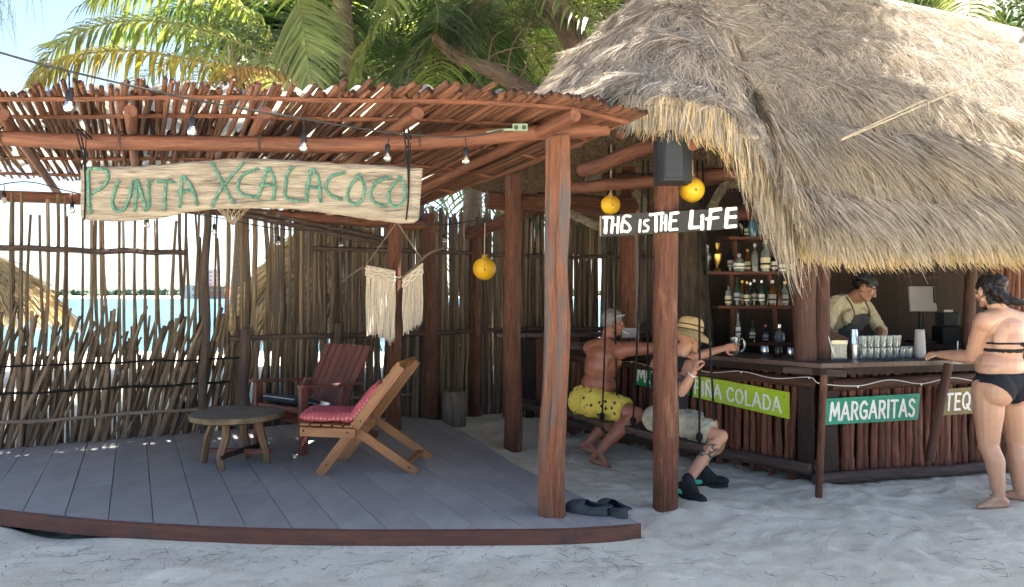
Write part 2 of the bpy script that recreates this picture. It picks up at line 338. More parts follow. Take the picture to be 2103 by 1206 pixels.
def water_mat():
    m, t, N, B = _new('sea_water'); L = t.links.new
    tc = N.new('ShaderNodeTexCoord'); n1 = N.new('ShaderNodeTexNoise'); n1.inputs['Scale'].default_value = .03; n1.inputs['Detail'].default_value = 5; L(tc.outputs['Object'], n1.inputs['Vector'])
    r1 = N.new('ShaderNodeValToRGB'); r1.color_ramp.elements[0].position = .35; r1.color_ramp.elements[0].color = (.03, .08, .105, 1); r1.color_ramp.elements[1].position = .65; r1.color_ramp.elements[1].color = (.05, .125, .15, 1)
    L(n1.outputs['Fac'], r1.inputs[0]); L(r1.outputs[0], B.inputs['Base Color']); B.inputs['Roughness'].default_value = .35; B.inputs['IOR'].default_value = 1.33
    mp = N.new('ShaderNodeMapping'); mp.inputs['Scale'].default_value = (.6, 1.6, 1); L(tc.outputs['Object'], mp.inputs[0])
    n2 = N.new('ShaderNodeTexNoise'); n2.inputs['Scale'].default_value = 1.2; n2.inputs['Detail'].default_value = 6; L(mp.outputs[0], n2.inputs['Vector'])
    bp = N.new('ShaderNodeBump'); bp.inputs['Strength'].default_value = .8; bp.inputs['Distance'].default_value = .25; L(n2.outputs['Fac'], bp.inputs['Height']); L(bp.outputs[0], B.inputs['Normal'])
water_mat()
DECK_Z = 0.12
DECK = [(-4.6, 5.35), (-3.9, 4.98), (-3.3, 4.73), (-2.5, 4.5), (-1.7, 4.37), (-.92, 4.32), (.1, 4.33), (.45, 4.36), (.78, 4.43), (.34, 5.3), (0, 6.05), (-.45, 7.3), (-.8, 8.1), (-1.25, 8.38), (-2.6, 7.72), (-4.65, 6.6), (-5.3, 6.2)]
def vnoise(x, y, f, seed):
    """cheap smooth value noise on arrays"""
    rg = np.random.default_rng(seed); T = rg.random((256, 256)); x = x*f; y = y*f
    xi = np.floor(x).astype(int); yi = np.floor(y).astype(int); fx = x-xi; fy = y-yi; fx = fx*fx*(3-2*fx); fy = fy*fy*(3-2*fy)
    g = lambda a, b: T[a % 256, b % 256]
    return (g(xi, yi)*(1-fx)+g(xi+1, yi)*fx)*(1-fy)+(g(xi, yi+1)*(1-fx)+g(xi+1, yi+1)*fx)*fy-.5
def seg_dist(X, Y, poly, closed=True):
    d = np.full(X.shape, 1e9); n = len(poly)
    for i in range(n if closed else n-1):
        (ax, ay), (bx, by) = poly[i], poly[(i+1) % n]; vx, vy = bx-ax, by-ay
        t = np.clip(((X-ax)*vx+(Y-ay)*vy)/(vx*vx+vy*vy), 0, 1); d = np.minimum(d, np.hypot(X-ax-t*vx, Y-ay-t*vy))
    return d
def in_poly(X, Y, poly):
    c = np.zeros(X.shape, bool); n = len(poly)
    for i in range(n):
        (ax, ay), (bx, by) = poly[i], poly[(i+1) % n]
        c ^= ((ay > Y) != (by > Y)) & (X < (bx-ax)*(Y-ay)/((by-ay) if by != ay else 1e-9)+ax)
    return c
def sand_h(X, Y):
    h = .05*vnoise(X, Y, .55, 1)+.035*vnoise(X, Y, 1.5, 2)+.022*vnoise(X, Y, 3.7, 3)+.026*np.abs(vnoise(X, Y, 6.3, 4))+.014*vnoise(X, Y, 13, 6)+.005*vnoise(X, Y, 27, 5)
    rg = np.random.default_rng(5)
    for k in range(420):                                  # trodden hollows
        cx, cy = rg.uniform(-4, 6.5), rg.uniform(2.6, 9.0); a = rg.uniform(0, 3.14); ra, rb = rg.uniform(.09, .17), rg.uniform(.05, .085)
        dx, dy = X-cx, Y-cy; msk = (np.abs(dx) < .5) & (np.abs(dy) < .5)
        u = (dx[msk]*math.cos(a)+dy[msk]*math.sin(a))/ra; v = (-dx[msk]*math.sin(a)+dy[msk]*math.cos(a))/rb; q = u*u+v*v
        h[msk] += rg.uniform(.006, .017)*(-np.exp(-q)+.55*np.exp(-(np.sqrt(q)-1.6)**2*2.2))
    h *= np.clip((40-Y)/30, 0, 1)
    ins = in_poly(X, Y, DECK); dd = seg_dist(X, Y, DECK)
    h = np.where(ins, np.minimum(h, .0)-.06, h)
    edge = np.exp(-(dd/.14)**2)*(~ins); lim = .035-.06*np.exp(-((X+2.9)/.35)**2)        # drifts against the deck, a hollow under its left end
    h = np.where(edge > .02, h*(1-edge)+lim*edge, h)
    for cx, cy in ((1.064, 5.07), (0, 7.0), (2.42, 5.55)): h += .035*np.exp(-((X-cx)**2+(Y-cy)**2)/.03)
    return h-np.clip((Y-14)/20, 0, 1)*.9
def axis(segs):
    out = []
    for a, b, n in segs: out += list(np.linspace(a, b, n, endpoint=False))
    return np.array(out+[segs[-1][1]])
xs = axis([(-900, -60, 12), (-60, -9, 30), (-9, -4.5, 45), (-4.5, 5.2, 480), (5.2, 9, 30), (9, 60, 30), (60, 900, 12)])
ys = axis([(-40, 2.4, 25), (2.4, 6.6, 240), (6.6, 10.5, 90), (10.5, 40, 60), (40, 60, 6)])
X, Y = np.meshgrid(xs, ys, indexing='ij'); Z = sand_h(X, Y)
nx, ny = X.shape; V = np.stack([X, Y, Z], -1).reshape(-1, 3); i = np.arange(nx-1)[:, None]*ny+np.arange(ny-1)[None, :]
np_mesh('sand', V, np.stack([i, i+ny, i+ny+1, i+1], -1).reshape(-1, 4), 'sand', smooth=True, kind='structure', label='pale trodden beach sand in the shade')
def ground_z(x, y): return float(sand_h(np.array([[float(x)]]), np.array([[float(y)]]))[0, 0])
MB().grid(lambda u, v: (lerp(-2500, 2500, u), lerp(26, 3000, v**3), -.62), 4, 12).build('sea', 'sea_water', kind='structure', label='turquoise sea beyond the fence')
# far shore: sand strip with a line of trees, and the hotel buildings on it
fs = MB(); fs.grid(lambda u, v: (lerp(-1300, 500, u), 640+60*v+20*math.sin(u*9), -.7+2.2*v), 40, 2).build('far_shore', 'sand', kind='structure', label='low far shore across the water')
n = 5200; fx = RNG.uniform(-1200, 300, n); fy = RNG.uniform(690, 760, n); fh = RNG.uniform(1.5, 4.0, n)+6.5*np.clip(vnoise(fx, fy, .012, 3)+.3, 0, 1)*RNG.random(n)+1
P = np.stack([fx, fy, fh], -1); dd = nrm(RNG.normal(size=(n, 3))); P3 = np.stack([P-dd*2.6, P, P+dd*2.6], 1)
V, F = ribbons(P3, None, np.full(n, 4.5), nrm(np.cross(dd, RNG.normal(size=(n, 3))))); np_mesh('far_trees', V, F, 'tree_far', kind='stuff', label='pale line of trees along the far shore', cat='trees')
def far_building(px0, px1, ytop, ybot, d, label, wall='concrete_far', rows=5, cols=4, roof=None):
    a = W(px0, ybot, d); b = W(px1, ytop, d); t = thing('hotel_building' if rows > 2 else 'beach_house', label, 'building', (a.x, d, a.z))
    wd, hg = b.x-a.x, b.z-a.z; c = ((a.x+b.x)/2, d+wd*.3, (a.z+b.z)/2)
    MB().box(c, (wd, wd*.6, hg)).build('wall', wall, t, smooth=False)
    m = MB(); m.box((c[0], c[1], b.z+.4), (wd*1.04, wd*.64, .8)); m.build('roof', roof or wall, t, smooth=False)
    for i in range(rows):
        for j in range(cols):
            MB().box((a.x+(j+.5)*wd/cols, d-.05, a.z+(i+.55)*hg/rows), (wd/cols*.4, .3, hg/rows*.35)).build('window', 'window_far', t, smooth=False)
far_building(405, 449, 556, 612, 560, 'tall pale hotel tower on the far shore', rows=7, cols=4)
far_building(372, 402, 588, 614, 600, 'low pale house on the far shore left of the tower', rows=2, cols=3)
far_building(398, 462, 590, 618, 540, 'long low red building in front of the hotel tower', wall='tile_far', rows=2, cols=6)
# fallen needles and twigs on the sand
n = 1700; x = RNG.uniform(-3.9, 4.6, n); y = 3.0+RNG.random(n)**1.0*4.6
near = RNG.random(n) < .22; ex = RNG.uniform(-3.4, .7, n); ey = 4.35-RNG.exponential(.25, n)-.06; x = np.where(near, ex, x); y = np.where(near, ey, y)
ok = ~in_poly(x, y, DECK); x, y = x[ok], y[ok]; n = len(x); z = sand_h(x[:, None], y[:, None])[:, 0]+.004
a = RNG.uniform(0, 6.28, n); ln = RNG.uniform(.02, .13, n); bend = RNG.normal(0, .25, n); ts = np.linspace(-.5, .5, 4)
P = np.stack([x[:, None]+np.cos(a)[:, None]*ts*ln[:, None]-np.sin(a)[:, None]*(ts**2*ln[:, None]*bend[:, None]*4), y[:, None]+np.sin(a)[:, None]*ts*ln[:, None]+np.cos(a)[:, None]*(ts**2*ln[:, None]*bend[:, None]*4), np.broadcast_to(z[:, None], (n, 4))+RNG.uniform(0, .012, (n, 4))], -1)
V, F = ribbons(P, None, RNG.uniform(.0012, .0032, n), nrm(np.stack([-np.sin(a), np.cos(a), np.full(n, .8)], -1)))
np_mesh('fallen_needles', V, F, 'hair_wisp', kind='stuff', label='dark fallen needles and twigs scattered on the sand', cat='litter')
# ------------------------------------------------------------------ deck of parallel boards
TD = Vector((.46, -.888, 0)).normalized(); ND = Vector((.888, .46, 0)).normalized()     # along the boards, across them
def clip(poly, n, k, keep_less=True):
    out = []; sg = 1 if keep_less else -1
    for i in range(len(poly)):
        a, b = poly[i], poly[(i+1) % len(poly)]; da = sg*(a[0]*n[0]+a[1]*n[1]-k); db = sg*(b[0]*n[0]+b[1]*n[1]-k)
        if da <= 0: out.append(a)
        if (da < 0) != (db < 0) and da != db: t = da/(da-db); out.append((a[0]+(b[0]-a[0])*t, a[1]+(b[1]-a[1])*t))
    return out
deck = thing('wooden_deck', 'low dark grey painted plank deck with a rounded brown front edge', 'deck', (-1.5, 5.5, 0))
ks = [p[0]*ND.x+p[1]*ND.y for p in DECK]; k = min(ks); bw = .245
while k < max(ks):
    st = clip(clip(DECK, ND, k+.0025, False), ND, k+bw-.0025)
    cuts = sorted(random.uniform(-7, -3) for _ in range(1)) if random.random() < .75 else []
    pcs = [st]
    for c in cuts:
        new = []
        for q in pcs:
            a = clip(q, TD, c-.004); b = clip(q, TD, c+.004, False); new += [s for s in (a, b) if len(s) > 2]
        pcs = new
    for q in pcs:
        if len(q) > 2: MB().prism(q, DECK_Z-.035+random.uniform(-.004, 0), DECK_Z+random.uniform(-.003, .003)).build('plank', 'deck', deck, smooth=False)
    k += bw
MB().prism(clip([(p[0]*.985-.012, p[1]*.985+.09) for p in DECK], (1, .3), .75, False), DECK_Z-.012, DECK_Z-.0045).build('seam_sand', 'sand', deck, smooth=False, kind='stuff')
fr = catmull([(p[0], p[1], 0) for p in DECK[:9]], 64)
def front_at(px):           # index on the curved edge seen at that column
    return min(range(len(fr)), key=lambda i: abs(CX+FPX*fr[i].x/fr[i].y-px))
cutx = [front_at(-700), front_at(100), front_at(735), front_at(1095), len(fr)-1]
for a, b in zip(cutx[:-1], cutx[1:]):
    m = MB(); seg = fr[a:b+1]; out = []
    for i, p in enumerate(seg):
        t = (seg[min(i+1, len(seg)-1)]-seg[max(i-1, 0)]).normalized(); nn = Vector((t.y, -t.x, 0)); q0 = p+nn*.002; q1 = p+nn*.032
        dz = .006*mnoise.noise(p*3)
        if b == len(fr)-1 and i > len(seg)-4: q1 = p+nn*(.032-.008*(i-len(seg)+4))
        out.append([(q0.x, q0.y, .028), (q1.x, q1.y, .026+dz), (q1.x, q1.y, DECK_Z-.004), (q0.x, q0.y, DECK_Z+.001)])
    vs = [v for r_ in out for v in r_]; gs = [(v[2], (k % 4)*.03, i*.1) for i, r_ in enumerate(out) for k, v in enumerate(r_)]
    e = .0015; fcs = [(i*4+k, i*4+(k+1) % 4, i*4+4+(k+1) % 4, i*4+4+k) for i in range(len(out)-1) for k in range(4)]+[(3, 2, 1, 0), tuple(len(vs)-4+k for k in range(4))]
    m.add(vs, fcs, gs); m.build('edge_board', 'fascia', deck, angle=30)
for kk in range(4):
    c = Vector((-3.4+kk*.75, 5.7+kk*.35, .03)); MB().bar(c-ND*.6, c+ND*.6, .05, .05).build('joist', 'dark_wood', deck)

# ------------------------------------------------------------------ crooked sticks (shared meshes)
STK = {}
def stick_mesh(kind, i):
    key = (kind, i)
    if key in STK: return STK[key]
    rg = random.Random(i*13+hash(kind) % 7 if False else i*13+len(kind)); m = MB(); n = 7; pts = []; rad = []; ph = [rg.uniform(0, 6.28) for _ in range(4)]; am = rg.uniform(.5, 1.5)*{'slat_brown': .22, 'stick_red': .9}.get(kind, .5)
    for j in range(n+1):
        t = j/n; pts.append((am*(math.sin(t*4.4+ph[0])+.6*math.sin(t*9.5+ph[1])), am*(math.sin(t*5.1+ph[2])+.6*math.sin(t*8.2+ph[3])), t))
        rad.append(1.12-.3*t+rg.uniform(-.1, .12))
    o0 = Vector(pts[0]); o1 = Vector(pts[-1])
    pts = [(p[0]-lerp(o0.x, o1.x, p[2]), p[1]-lerp(o0.y, o1.y, p[2]), p[2]) for p in pts]
    vs = []; fs = []
    for p, r_ in zip(pts, rad):
        for k in range(6): a = k*math.pi/3; vs.append((p[0]+math.cos(a)*r_, p[1]+math.sin(a)*r_, p[2]))
    fs = [(i2*6+k, i2*6+(k+1) % 6, i2*6+6+(k+1) % 6, i2*6+6+k) for i2 in range(n) for k in range(6)]+[tuple(range(5, -1, -1)), tuple(n*6+k for k in range(6))]
    me = bpy.data.meshes.new('stick'); me.from_pydata(vs, [], fs); me.polygons.foreach_set('use_smooth', [True]*len(fs)); me.materials.append(M[kind]); me.update(); STK[key] = me
    return me
def stick(parent, p0, p1, r, kind, name='stick', nvar=14):
    p0 = Vector(p0); p1 = Vector(p1); d = p1-p0
    o = bpy.data.objects.new(name, stick_mesh(kind, random.randrange(nvar)))
    q = Vector((0, 0, 1)).rotation_difference(d.normalized()) @ Quaternion((0, 0, 1), random.uniform(0, 6.28))
    o.matrix_basis = Matrix.Translation(p0) @ q.to_matrix().to_4x4() @ Matrix.Diagonal((r, r, d.length, 1)); return link(o, parent)

# ------------------------------------------------------------------ stick-roofed pergola over the deck
perg = thing('pergola', 'stick-roofed pergola on reddish wooden posts over the dark deck', 'pergola', (-1, 6, 0))
def post(parent, base, top, r, mat='post_red', n=10, wob=.02, seg=12, taper=.9, lobes=None, name='post'):
    base = Vector(base); top = Vector(top); sd = random.uniform(0, 50); pts = []; rad = []
    for i in range(seg+1):
        t = i/seg; p = base.lerp(top, t); pts.append(p+Vector((mnoise.noise((sd, t*3, 0)), mnoise.noise((sd, t*3, 7)), 0))*wob*(1 if 0 < i < seg else .5)); rad.append(r*lerp(1.04, taper, t)*(1+.06*mnoise.noise((sd, t*6, 3))))
    return MB().tube(pts, rad, n=n, lobes=lobes).build(name, mat, parent)
def split_lobes(a, L):
    s = 1+.16*math.cos(3*a+L*.9+.5*math.sin(L*2.3))+.07*math.cos(7*a-L*1.7)+.05*math.sin(11*a+L*4); g = math.cos(a+1.9+.35*math.sin(L*2))
    return s-(.35*max(0, g-.78)/.22)
post(perg, (.27, 4.6, DECK_Z-.02), (.30, 4.6, 2.50), .082, 'split_red', n=30, wob=.03, seg=30, lobes=split_lobes)
post(perg, (0, 7.0, -.1), (.01, 7.0, 2.66), .088, 'post_red', wob=.025, n=14)
post(perg, (-1.23, 7.55, DECK_Z-.02), (-1.21, 7.55, 2.4), .078, wob=.03, n=12)
post(perg, (-.93, 8.45, 0), (-.95, 8.45, 2.45), .078, wob=.05, n=12)
post(perg, (-.47, 9.1, -.05), (-.44, 9.1, 2.36), .085, wob=.04, n=12)
post(perg, (-4.9, 6.72, 0), (-4.88, 6.72, 2.5), .075, wob=.04, n=12)
post(perg, (-4.1, 5.02, .05), (-4.1, 5.02, 2.5), .08, wob=.03, n=12)
# front beam, rear beam
fb = catmull([W(-260, 285, 5.0), W(0, 284, 4.86), W(160, 291, 4.8), W(545, 297, 4.7), W(720, 298, 4.64), W(880, 290, 4.6), W(1040, 277, 4.6), W(1250, 262, 4.62)], 40)
MB().tube(fb, [.052*(1+.12*mnoise.noise((i*.3, 0, 0))) for i in range(41)], n=12).build('front_beam', 'beam_red', perg)
rb = catmull([W(-220, 397, 6.5), W(0, 403, 6.85), W(170, 410, 7.1), W(470, 434, 7.6), W(700, 452, 8.1), W(900, 466, 8.5)], 30)
MB().tube(rb, .055, n=10).build('rear_beam', 'beam_red', perg)
SLP = .03
RD = Vector((-.46, .888, -SLP))                          # roof runs back and to the left, falling a little
def roof_front(px):                                      # front ends of the sticks, seen along the top edge of the roof
    e = np.interp(px, [-300, 20, 170, 330, 520, 640, 840, 1000, 1190, 1320], [186, 188, 187, 183, 183, 188, 190, 192, 205, 238]); d = np.interp(px, [-300, 0, 400, 900, 1190, 1330], [4.75, 4.55, 4.35, 4.22, 4.2, 4.35])
    return W(px, e, d)
# rafters, front ends cut square, resting on the beam
for px, py, d in ((-190, 225, 4.75), (5, 222, 4.6), (268, 214, 4.45), (546, 218, 4.35), (858, 218, 4.27), (1182, 222, 4.22)):
    p = W(px, py, d)-Vector((0, 0, .040)); L = 3.3 if px < 800 else 4.3
    kpx = {1182: Vector((-.47, .86, -.05)), 858: Vector((-.46, .888, -.035))}.get(px, Vector((-.44, .888, -.035)))
    MB().tube([p+kpx*(L*t/10)+Vector((0, 0, .012*mnoise.noise((px, t, 0)))) for t in range(11)], [lerp(.038, .034, min(1, t/4))*(1+.05*mnoise.noise((px, t*.5, 4))) for t in range(11)], n=12).build('rafter', 'beam_red', perg)
# cross battens below and above the sticks
for q in (.10, .55, 1.2, 2.0, 2.8):
    pts = [roof_front(px)+RD*q-Vector((0, 0, .022)) for px in range(-250, 1330, 60)]
    MB().tube(pts, .016, n=6).build('batten', 'beam_red', perg)
# the sticks
px = -280.0
ns = 0
while px < 1322:
    p0 = roof_front(px); j = random.uniform(-.12, .20) if px < 1000 else random.uniform(-.05, .08); dev = random.gauss(0, .022)
    p0 = p0-RD*j+Vector((0, 0, random.uniform(-.004, .012))); L = np.interp(px, [-300, 0, 500, 900, 1320], [3.0, 3.1, 3.6, 4.2, 4.5])+random.uniform(-.1, .2)
    dr = (RD+Vector((dev, 0, random.gauss(0, .004)))).normalized()
    stick(perg, p0, p0+dr*L, random.uniform(.0115, .0185), 'stick_red'); ns += 1
    px += random.choice((7, 9, 11, 12, 14, 20)) if px < 640 else (random.choice((6, 7, 9, 10, 12, 15)) if px < 980 else random.choice((5, 6, 6, 7, 8)))
for k in range(115):
    px = random.uniform(-250, 1150); p0 = roof_front(px)+RD*random.uniform(.5, 1.6)+Vector((0, 0, .02)); stick(perg, p0, p0+RD*random.uniform(1.0, 1.6), random.uniform(.011, .018), 'stick_red')
# corrugated translucent sheets laid over the sticks
edge = [(-230, 60), (60, 330), (325, 640), (634, 940), (932, 1160), (1150, 1300)]
for si, (a, b) in enumerate(edge):
    m = MB(); nu = int((b-a)/4); a0 = roof_front(a); b0 = roof_front(b); Lx = (b0-a0).length
    def fn(u, v, a=a, b=b, Lx=Lx, si=si):
        p = roof_front(lerp(a, b, u))+RD*.10 + RD*(v*float(np.interp(lerp(a, b, u), [-230, 0, 500, 900, 1300], [2.6, 2.75, 3.1, 3.7, 4.1]))); z = .024+.017*math.sin(u*Lx/.14*6.283)+.006*si % .012+.02*mnoise.noise((u*3+si, v*4, 1))+.012
        return (p.x, p.y, p.z+z+(si % 2)*.008)
    m.grid(fn, nu, 8); m.build('corrugated_sheet', 'sheet', perg)

# ------------------------------------------------------------------ stick fence behind the deck
fence = thing('stick_fence', 'weathered grey stick fence curving behind deck and bar', 'fence', (-2, 8, 0))
FL = [(-6.6, 5.6), (-5.6, 6.1), (-4.65, 6.62), (-3.6, 7.18), (-2.6, 7.78), (-1.6, 8.35), (-.9, 8.75), (-.3, 9.3), (.6, 9.75), (1.6, 10.0), (3.0, 10.3)]
FC = catmull([(p[0], p[1], 0) for p in FL], 200)
FLn = [0.0]
for i in range(1, len(FC)): FLn.append(FLn[-1]+(FC[i]-FC[i-1]).length)
def fpt(s):
    i = int(np.searchsorted(FLn, s)); i = min(max(i, 1), len(FC)-1); t = (s-FLn[i-1])/(FLn[i]-FLn[i-1]); p = FC[i-1].lerp(FC[i], t); d = (FC[i]-FC[i-1]).normalized(); return p, Vector((d.y, -d.x, 0))
def fpx(s): p, n_ = fpt(s); return CX+FPX*p.x/p.y
s_at = lambda pxv: min(np.linspace(0, FLn[-1], 900), key=lambda s: abs(fpx(s)-pxv))
S0, S480, S600, SE = s_at(-60), s_at(470), s_at(600), s_at(1345)
S700 = s_at(715)
def gz(p): return DECK_Z if p.y < 8.2 else .0
ex = []
# tall thin uprights, open at the left
s = S0
while s < S480:
    p, n_ = fpt(s); top = random.choice((2.45, 2.45, 2.45, 2.4, 2.1, 2.25)); ln = random.gauss(0, .05)
    stick(fence, p-n_*.02+Vector((0, 0, -.02)), p+Vector((ln, 0, top)), random.uniform(.011, .019), 'stick_grey'); s += random.choice((.035, .045, .05, .06, .075, .1))
# dense tall uprights, towards the bar
s = S480
while s < SE:
    p, n_ = fpt(s); top = np.interp(s, [S480, S600, SE], [2.42, 2.50, 2.60])+random.uniform(-.1, .08)
    stick(fence, p-n_*random.uniform(.0, .03)+Vector((0, 0, -.05)), p+Vector((random.gauss(0, .02), 0, top)), random.uniform(.019, .030), 'stick_grey' if random.random() < .6 else 'stick_dark')
    s += random.choice((.055, .065, .075, .09)) if s < S700 else (random.choice((.034, .038, .043, .048)) if random.random() < .95 else .075)
# the lower, closer row in front: leaning at the left, upright towards the bar
s = S0
while s < SE:
    p, n_ = fpt(s); lean = np.interp(s, [S0, S480-.3, S600, SE], [.17, .18, .02, .0])*random.uniform(.3, 1.5); h = random.uniform(.98, 1.3)
    u = Vector((n_.y*-1, n_.x, 0)); u = u if u.x > 0 else -u
    stick(fence, p+n_*random.uniform(.03, .055)-u*lean*.8+Vector((0, 0, gz(p)-.05)), p+n_*random.uniform(.03, .06)+u*lean+Vector((0, 0, gz(p)+h)), random.uniform(.014, .023), 'stick_grey' if s < S600 or random.random() < .4 else 'stick_dark')
    s += random.choice((.034, .04, .046, .052)) if s < S480 else random.choice((.1, .13, .16))
# more sticks behind them, too many to tell apart
mb = MB(); s = s_at(600)
while s < SE+.5:
    p, n_ = fpt(s); p = p-n_*random.uniform(.05, .09); r_ = random.uniform(.018, .030); q = Vector((random.gauss(0, .03), 0, np.interp(s, [S480, S600, SE], [2.36, 2.46, 2.58])+random.uniform(-.12, .1)))
    mb.tube([p+Vector((0, 0, -.05)), p+q*.5+Vector((random.gauss(0, .012), 0, 0)), p+q], [r_, r_*.95, r_*.8], n=6); s += random.choice((.045, .055, .065, .08, .11))
s = S0
while s < S600+.2:
    p, n_ = fpt(s); u = Vector((-n_.y, n_.x, 0)); u = u if u.x > 0 else -u; lean = np.interp(s, [S0, S480-.3, S600], [.16, .18, .03])*random.uniform(-.2, 1.5); h = random.uniform(.8, 1.25); r_ = random.uniform(.012, .02)
    a = p-n_*random.uniform(.02, .05)-u*lean*.8+Vector((0, 0, DECK_Z-.08)); b = p-n_*random.uniform(.02, .05)+u*lean+Vector((0, 0, DECK_Z+h)); mb.tube([a, a.lerp(b, .5)+Vector((random.gauss(0, .015), 0, 0)), b], [r_, r_*.95, r_*.8], n=6); s += random.choice((.028, .034, .04))
mb.build('back_sticks', 'fence_back', fence, kind='stuff')
# rails
def frail(a, b, z, r, name, mat, off=.05, ends=True):
    pts = []; k = 24
    for i in range(k+1):
        p, n_ = fpt(lerp(a, b, i/k)); pts.append(p+n_*off+Vector((0, 0, z+.02*mnoise.noise((i*.3, z*3, 0)))))
    MB().tube(pts, r, n=7).build(name, mat, fence)
frail(S0-.3, s_at(378), 1.93, .028, 'rail', 'log_grey', .06)
frail(S0-.3, S480, .62, .012, 'binding', 'rope_black', .08); frail(S0-.3, S480+.2, .86, .010, 'binding', 'rope_black', .085); frail(S0-.3, s_at(840), .36, .018, 'rail', 'stick_dark', .08)
frail(S480, SE+.6, 1.06, .03, 'rail', 'post_grey', .07); frail(s_at(640), SE+.6, 2.02, .028, 'rail', 'post_grey', .06)
for z0, z1 in ((2.36, 2.02),):
    pts = []
    for i in range(20):
        p, n_ = fpt(lerp(s_at(385), s_at(800), i/19)); pts.append(p+n_*.09+Vector((0, 0, lerp(2.42, 2.08, i/19))))
    MB().tube(pts, .03, n=7).build('rail', 'stick_grey' if False else 'log_grey', fence)
    MB().tube([q+Vector((0, 0, .06)) for q in pts], .022, n=7).build('rail', 'log_grey', fence)
for pxv, h, r in ((418, 2.4, .042), (495, 1.15, .06), (688, 1.2, .05)):
    p, n_ = fpt(s_at(pxv)); post(fence, p+n_*.1+Vector((0, 0, .05)), p+n_*.1+Vector((.02, 0, h)), r, 'log_grey', wob=.05, name='fence_post')
# bright mesh screen low on the outside, at the far left

# rope lashings where rafters and posts meet the front beam
for px in (5, 268, 546, 858, 1140):
    i = min(range(len(fb)), key=lambda k: abs(CX+FPX*fb[k].x/fb[k].y-px)); c = fb[i]; t = (fb[min(i+1, 40)]-fb[max(i-1, 0)]).normalized(); m = MB()
    for q in range(2):
        o = t*((q-.5)*.009); m.tube([c+o+Vector((0, math.cos(a)*.060, math.sin(a)*.060+(.012 if px != 1140 else -.01))) for a in np.linspace(0, 6.283, 15)], .0035, n=5, cap=False)
    m.build('lashing', 'hat_tie', perg)
# ------------------------------------------------------------------ thatched palapa over the bar
pal = thing('palapa', 'thatched palapa roof on thick reddish posts over the beach bar', 'palapa', (2.4, 7, 0))
AP = (1.9, 7.5, 5.0)
STN = [  # eave point, ridge point  (from behind the left end round to the right)
    ((3.2, 10.6, 2.3), (2.3, 7.75, 5.0)), ((1.4, 10.3, 2.6), AP), ((.2, 9.6, 2.75), AP), ((-.5, 8.3, 2.8), AP), ((-.45, 7.0, 2.84), AP), ((.12, 5.95, 2.88), AP), ((.62, 5.08, 2.86), AP), ((.97, 4.74, 2.80), AP),
    ((1.36, 4.72, 2.71), AP), ((1.68, 4.95, 2.52), AP), ((1.84, 5.02, 2.25), AP), ((2.06, 5.12, 1.92), AP), ((2.6, 5.2, 1.87), AP), ((3.5, 5.42, 1.89), (2.5, 7.77, 5.0)),
    ((4.6, 5.85, 1.92), (3.5, 8.2, 5.0)), ((6.6, 6.75, 1.8), (5.4, 9.0, 5.0)), ((9.2, 7.9, 1.8), (7.9, 10.1, 5.0))]
SE_ = np.array([q[0] for q in STN], float); SR_ = np.array([q[1] for q in STN], float); NS = len(STN)-1
def crv(A, s):
    s = np.clip(s, 0, NS-1e-6); k = s.astype(int); f = (s-k)[:, None]; g = lambda i: A[np.clip(i, 0, NS)]
    p0, p1, p2, p3 = g(k-1), g(k), g(k+1), g(k+2)
    return np.where(True, p1+(p2-p1)*f, 0)*.5+.5*(0.5*(2*p1+(p2-p0)*f+(2*p0-5*p1+4*p2-p3)*f*f+(3*p1-p0-3*p2+p3)*f**3))
def roofS(s, v, lift=0.0):
    s = np.asarray(s, float); v = np.asarray(v, float); E = crv(SE_, s); Rg = crv(SR_, s); vv = v[:, None]
    C = (E+Rg)/2; C[:, 2] += .10+.22*np.clip((2.6-E[:, 2])/.8, 0, 1)         # lower eaves belly out
    p = Rg*(1-vv)**2+2*C*vv*(1-vv)+E*vv**2
    lump = .15*vnoise(s*1.3+3, v*4.0, 1.0, 8)+.05*vnoise(s*4+3, v*9.0, 1.0, 9)+.05*np.sin(v*34+3*vnoise(s*1.1, v*2, 1, 12))*np.clip(v*3-.4, 0, 1)*.75
    p[:, 2] += (lump*np.clip(v*6, 0, 1)*np.clip((1.03-v)*8, 0, 1)+lift)
    return p
def roof_frame(s, v):
    p = roofS(s, v); e = 1e-2; dv = nrm(roofS(s, np.minimum(v+e, 1.0))-roofS(s, np.maximum(v-e, 0))); ds = nrm(roofS(np.minimum(s+.05, NS), np.maximum(v, .03))-roofS(np.maximum(s-.05, 0), np.maximum(v, .03)))
    n_ = nrm(np.cross(ds, dv)); n_ = np.where(n_[:, 2:3] < 0, -n_, n_); return p, dv, ds, n_
us = np.linspace(0, NS, 190); vs_ = np.linspace(0, 1, 60); U, Vv = np.meshgrid(us, vs_, indexing='ij')
top = roofS(U.ravel(), Vv.ravel()); i = np.arange(len(us)-1)[:, None]*60+np.arange(59)[None, :]; F = np.stack([i, i+1, i+61, i+60], -1).reshape(-1, 4)
roof_o = np_mesh('thatch_roof', top, F, 'thatch_base', pal, smooth=True)
und = top.copy(); fall = np.clip(Vv.ravel(), .2, 1); und[:, 2] -= .22-.15*np.clip((fall-.75)/.25, 0, 1); np_mesh('thatch_lining', und, F[:, ::-1], 'thatch_under', pal, smooth=True)
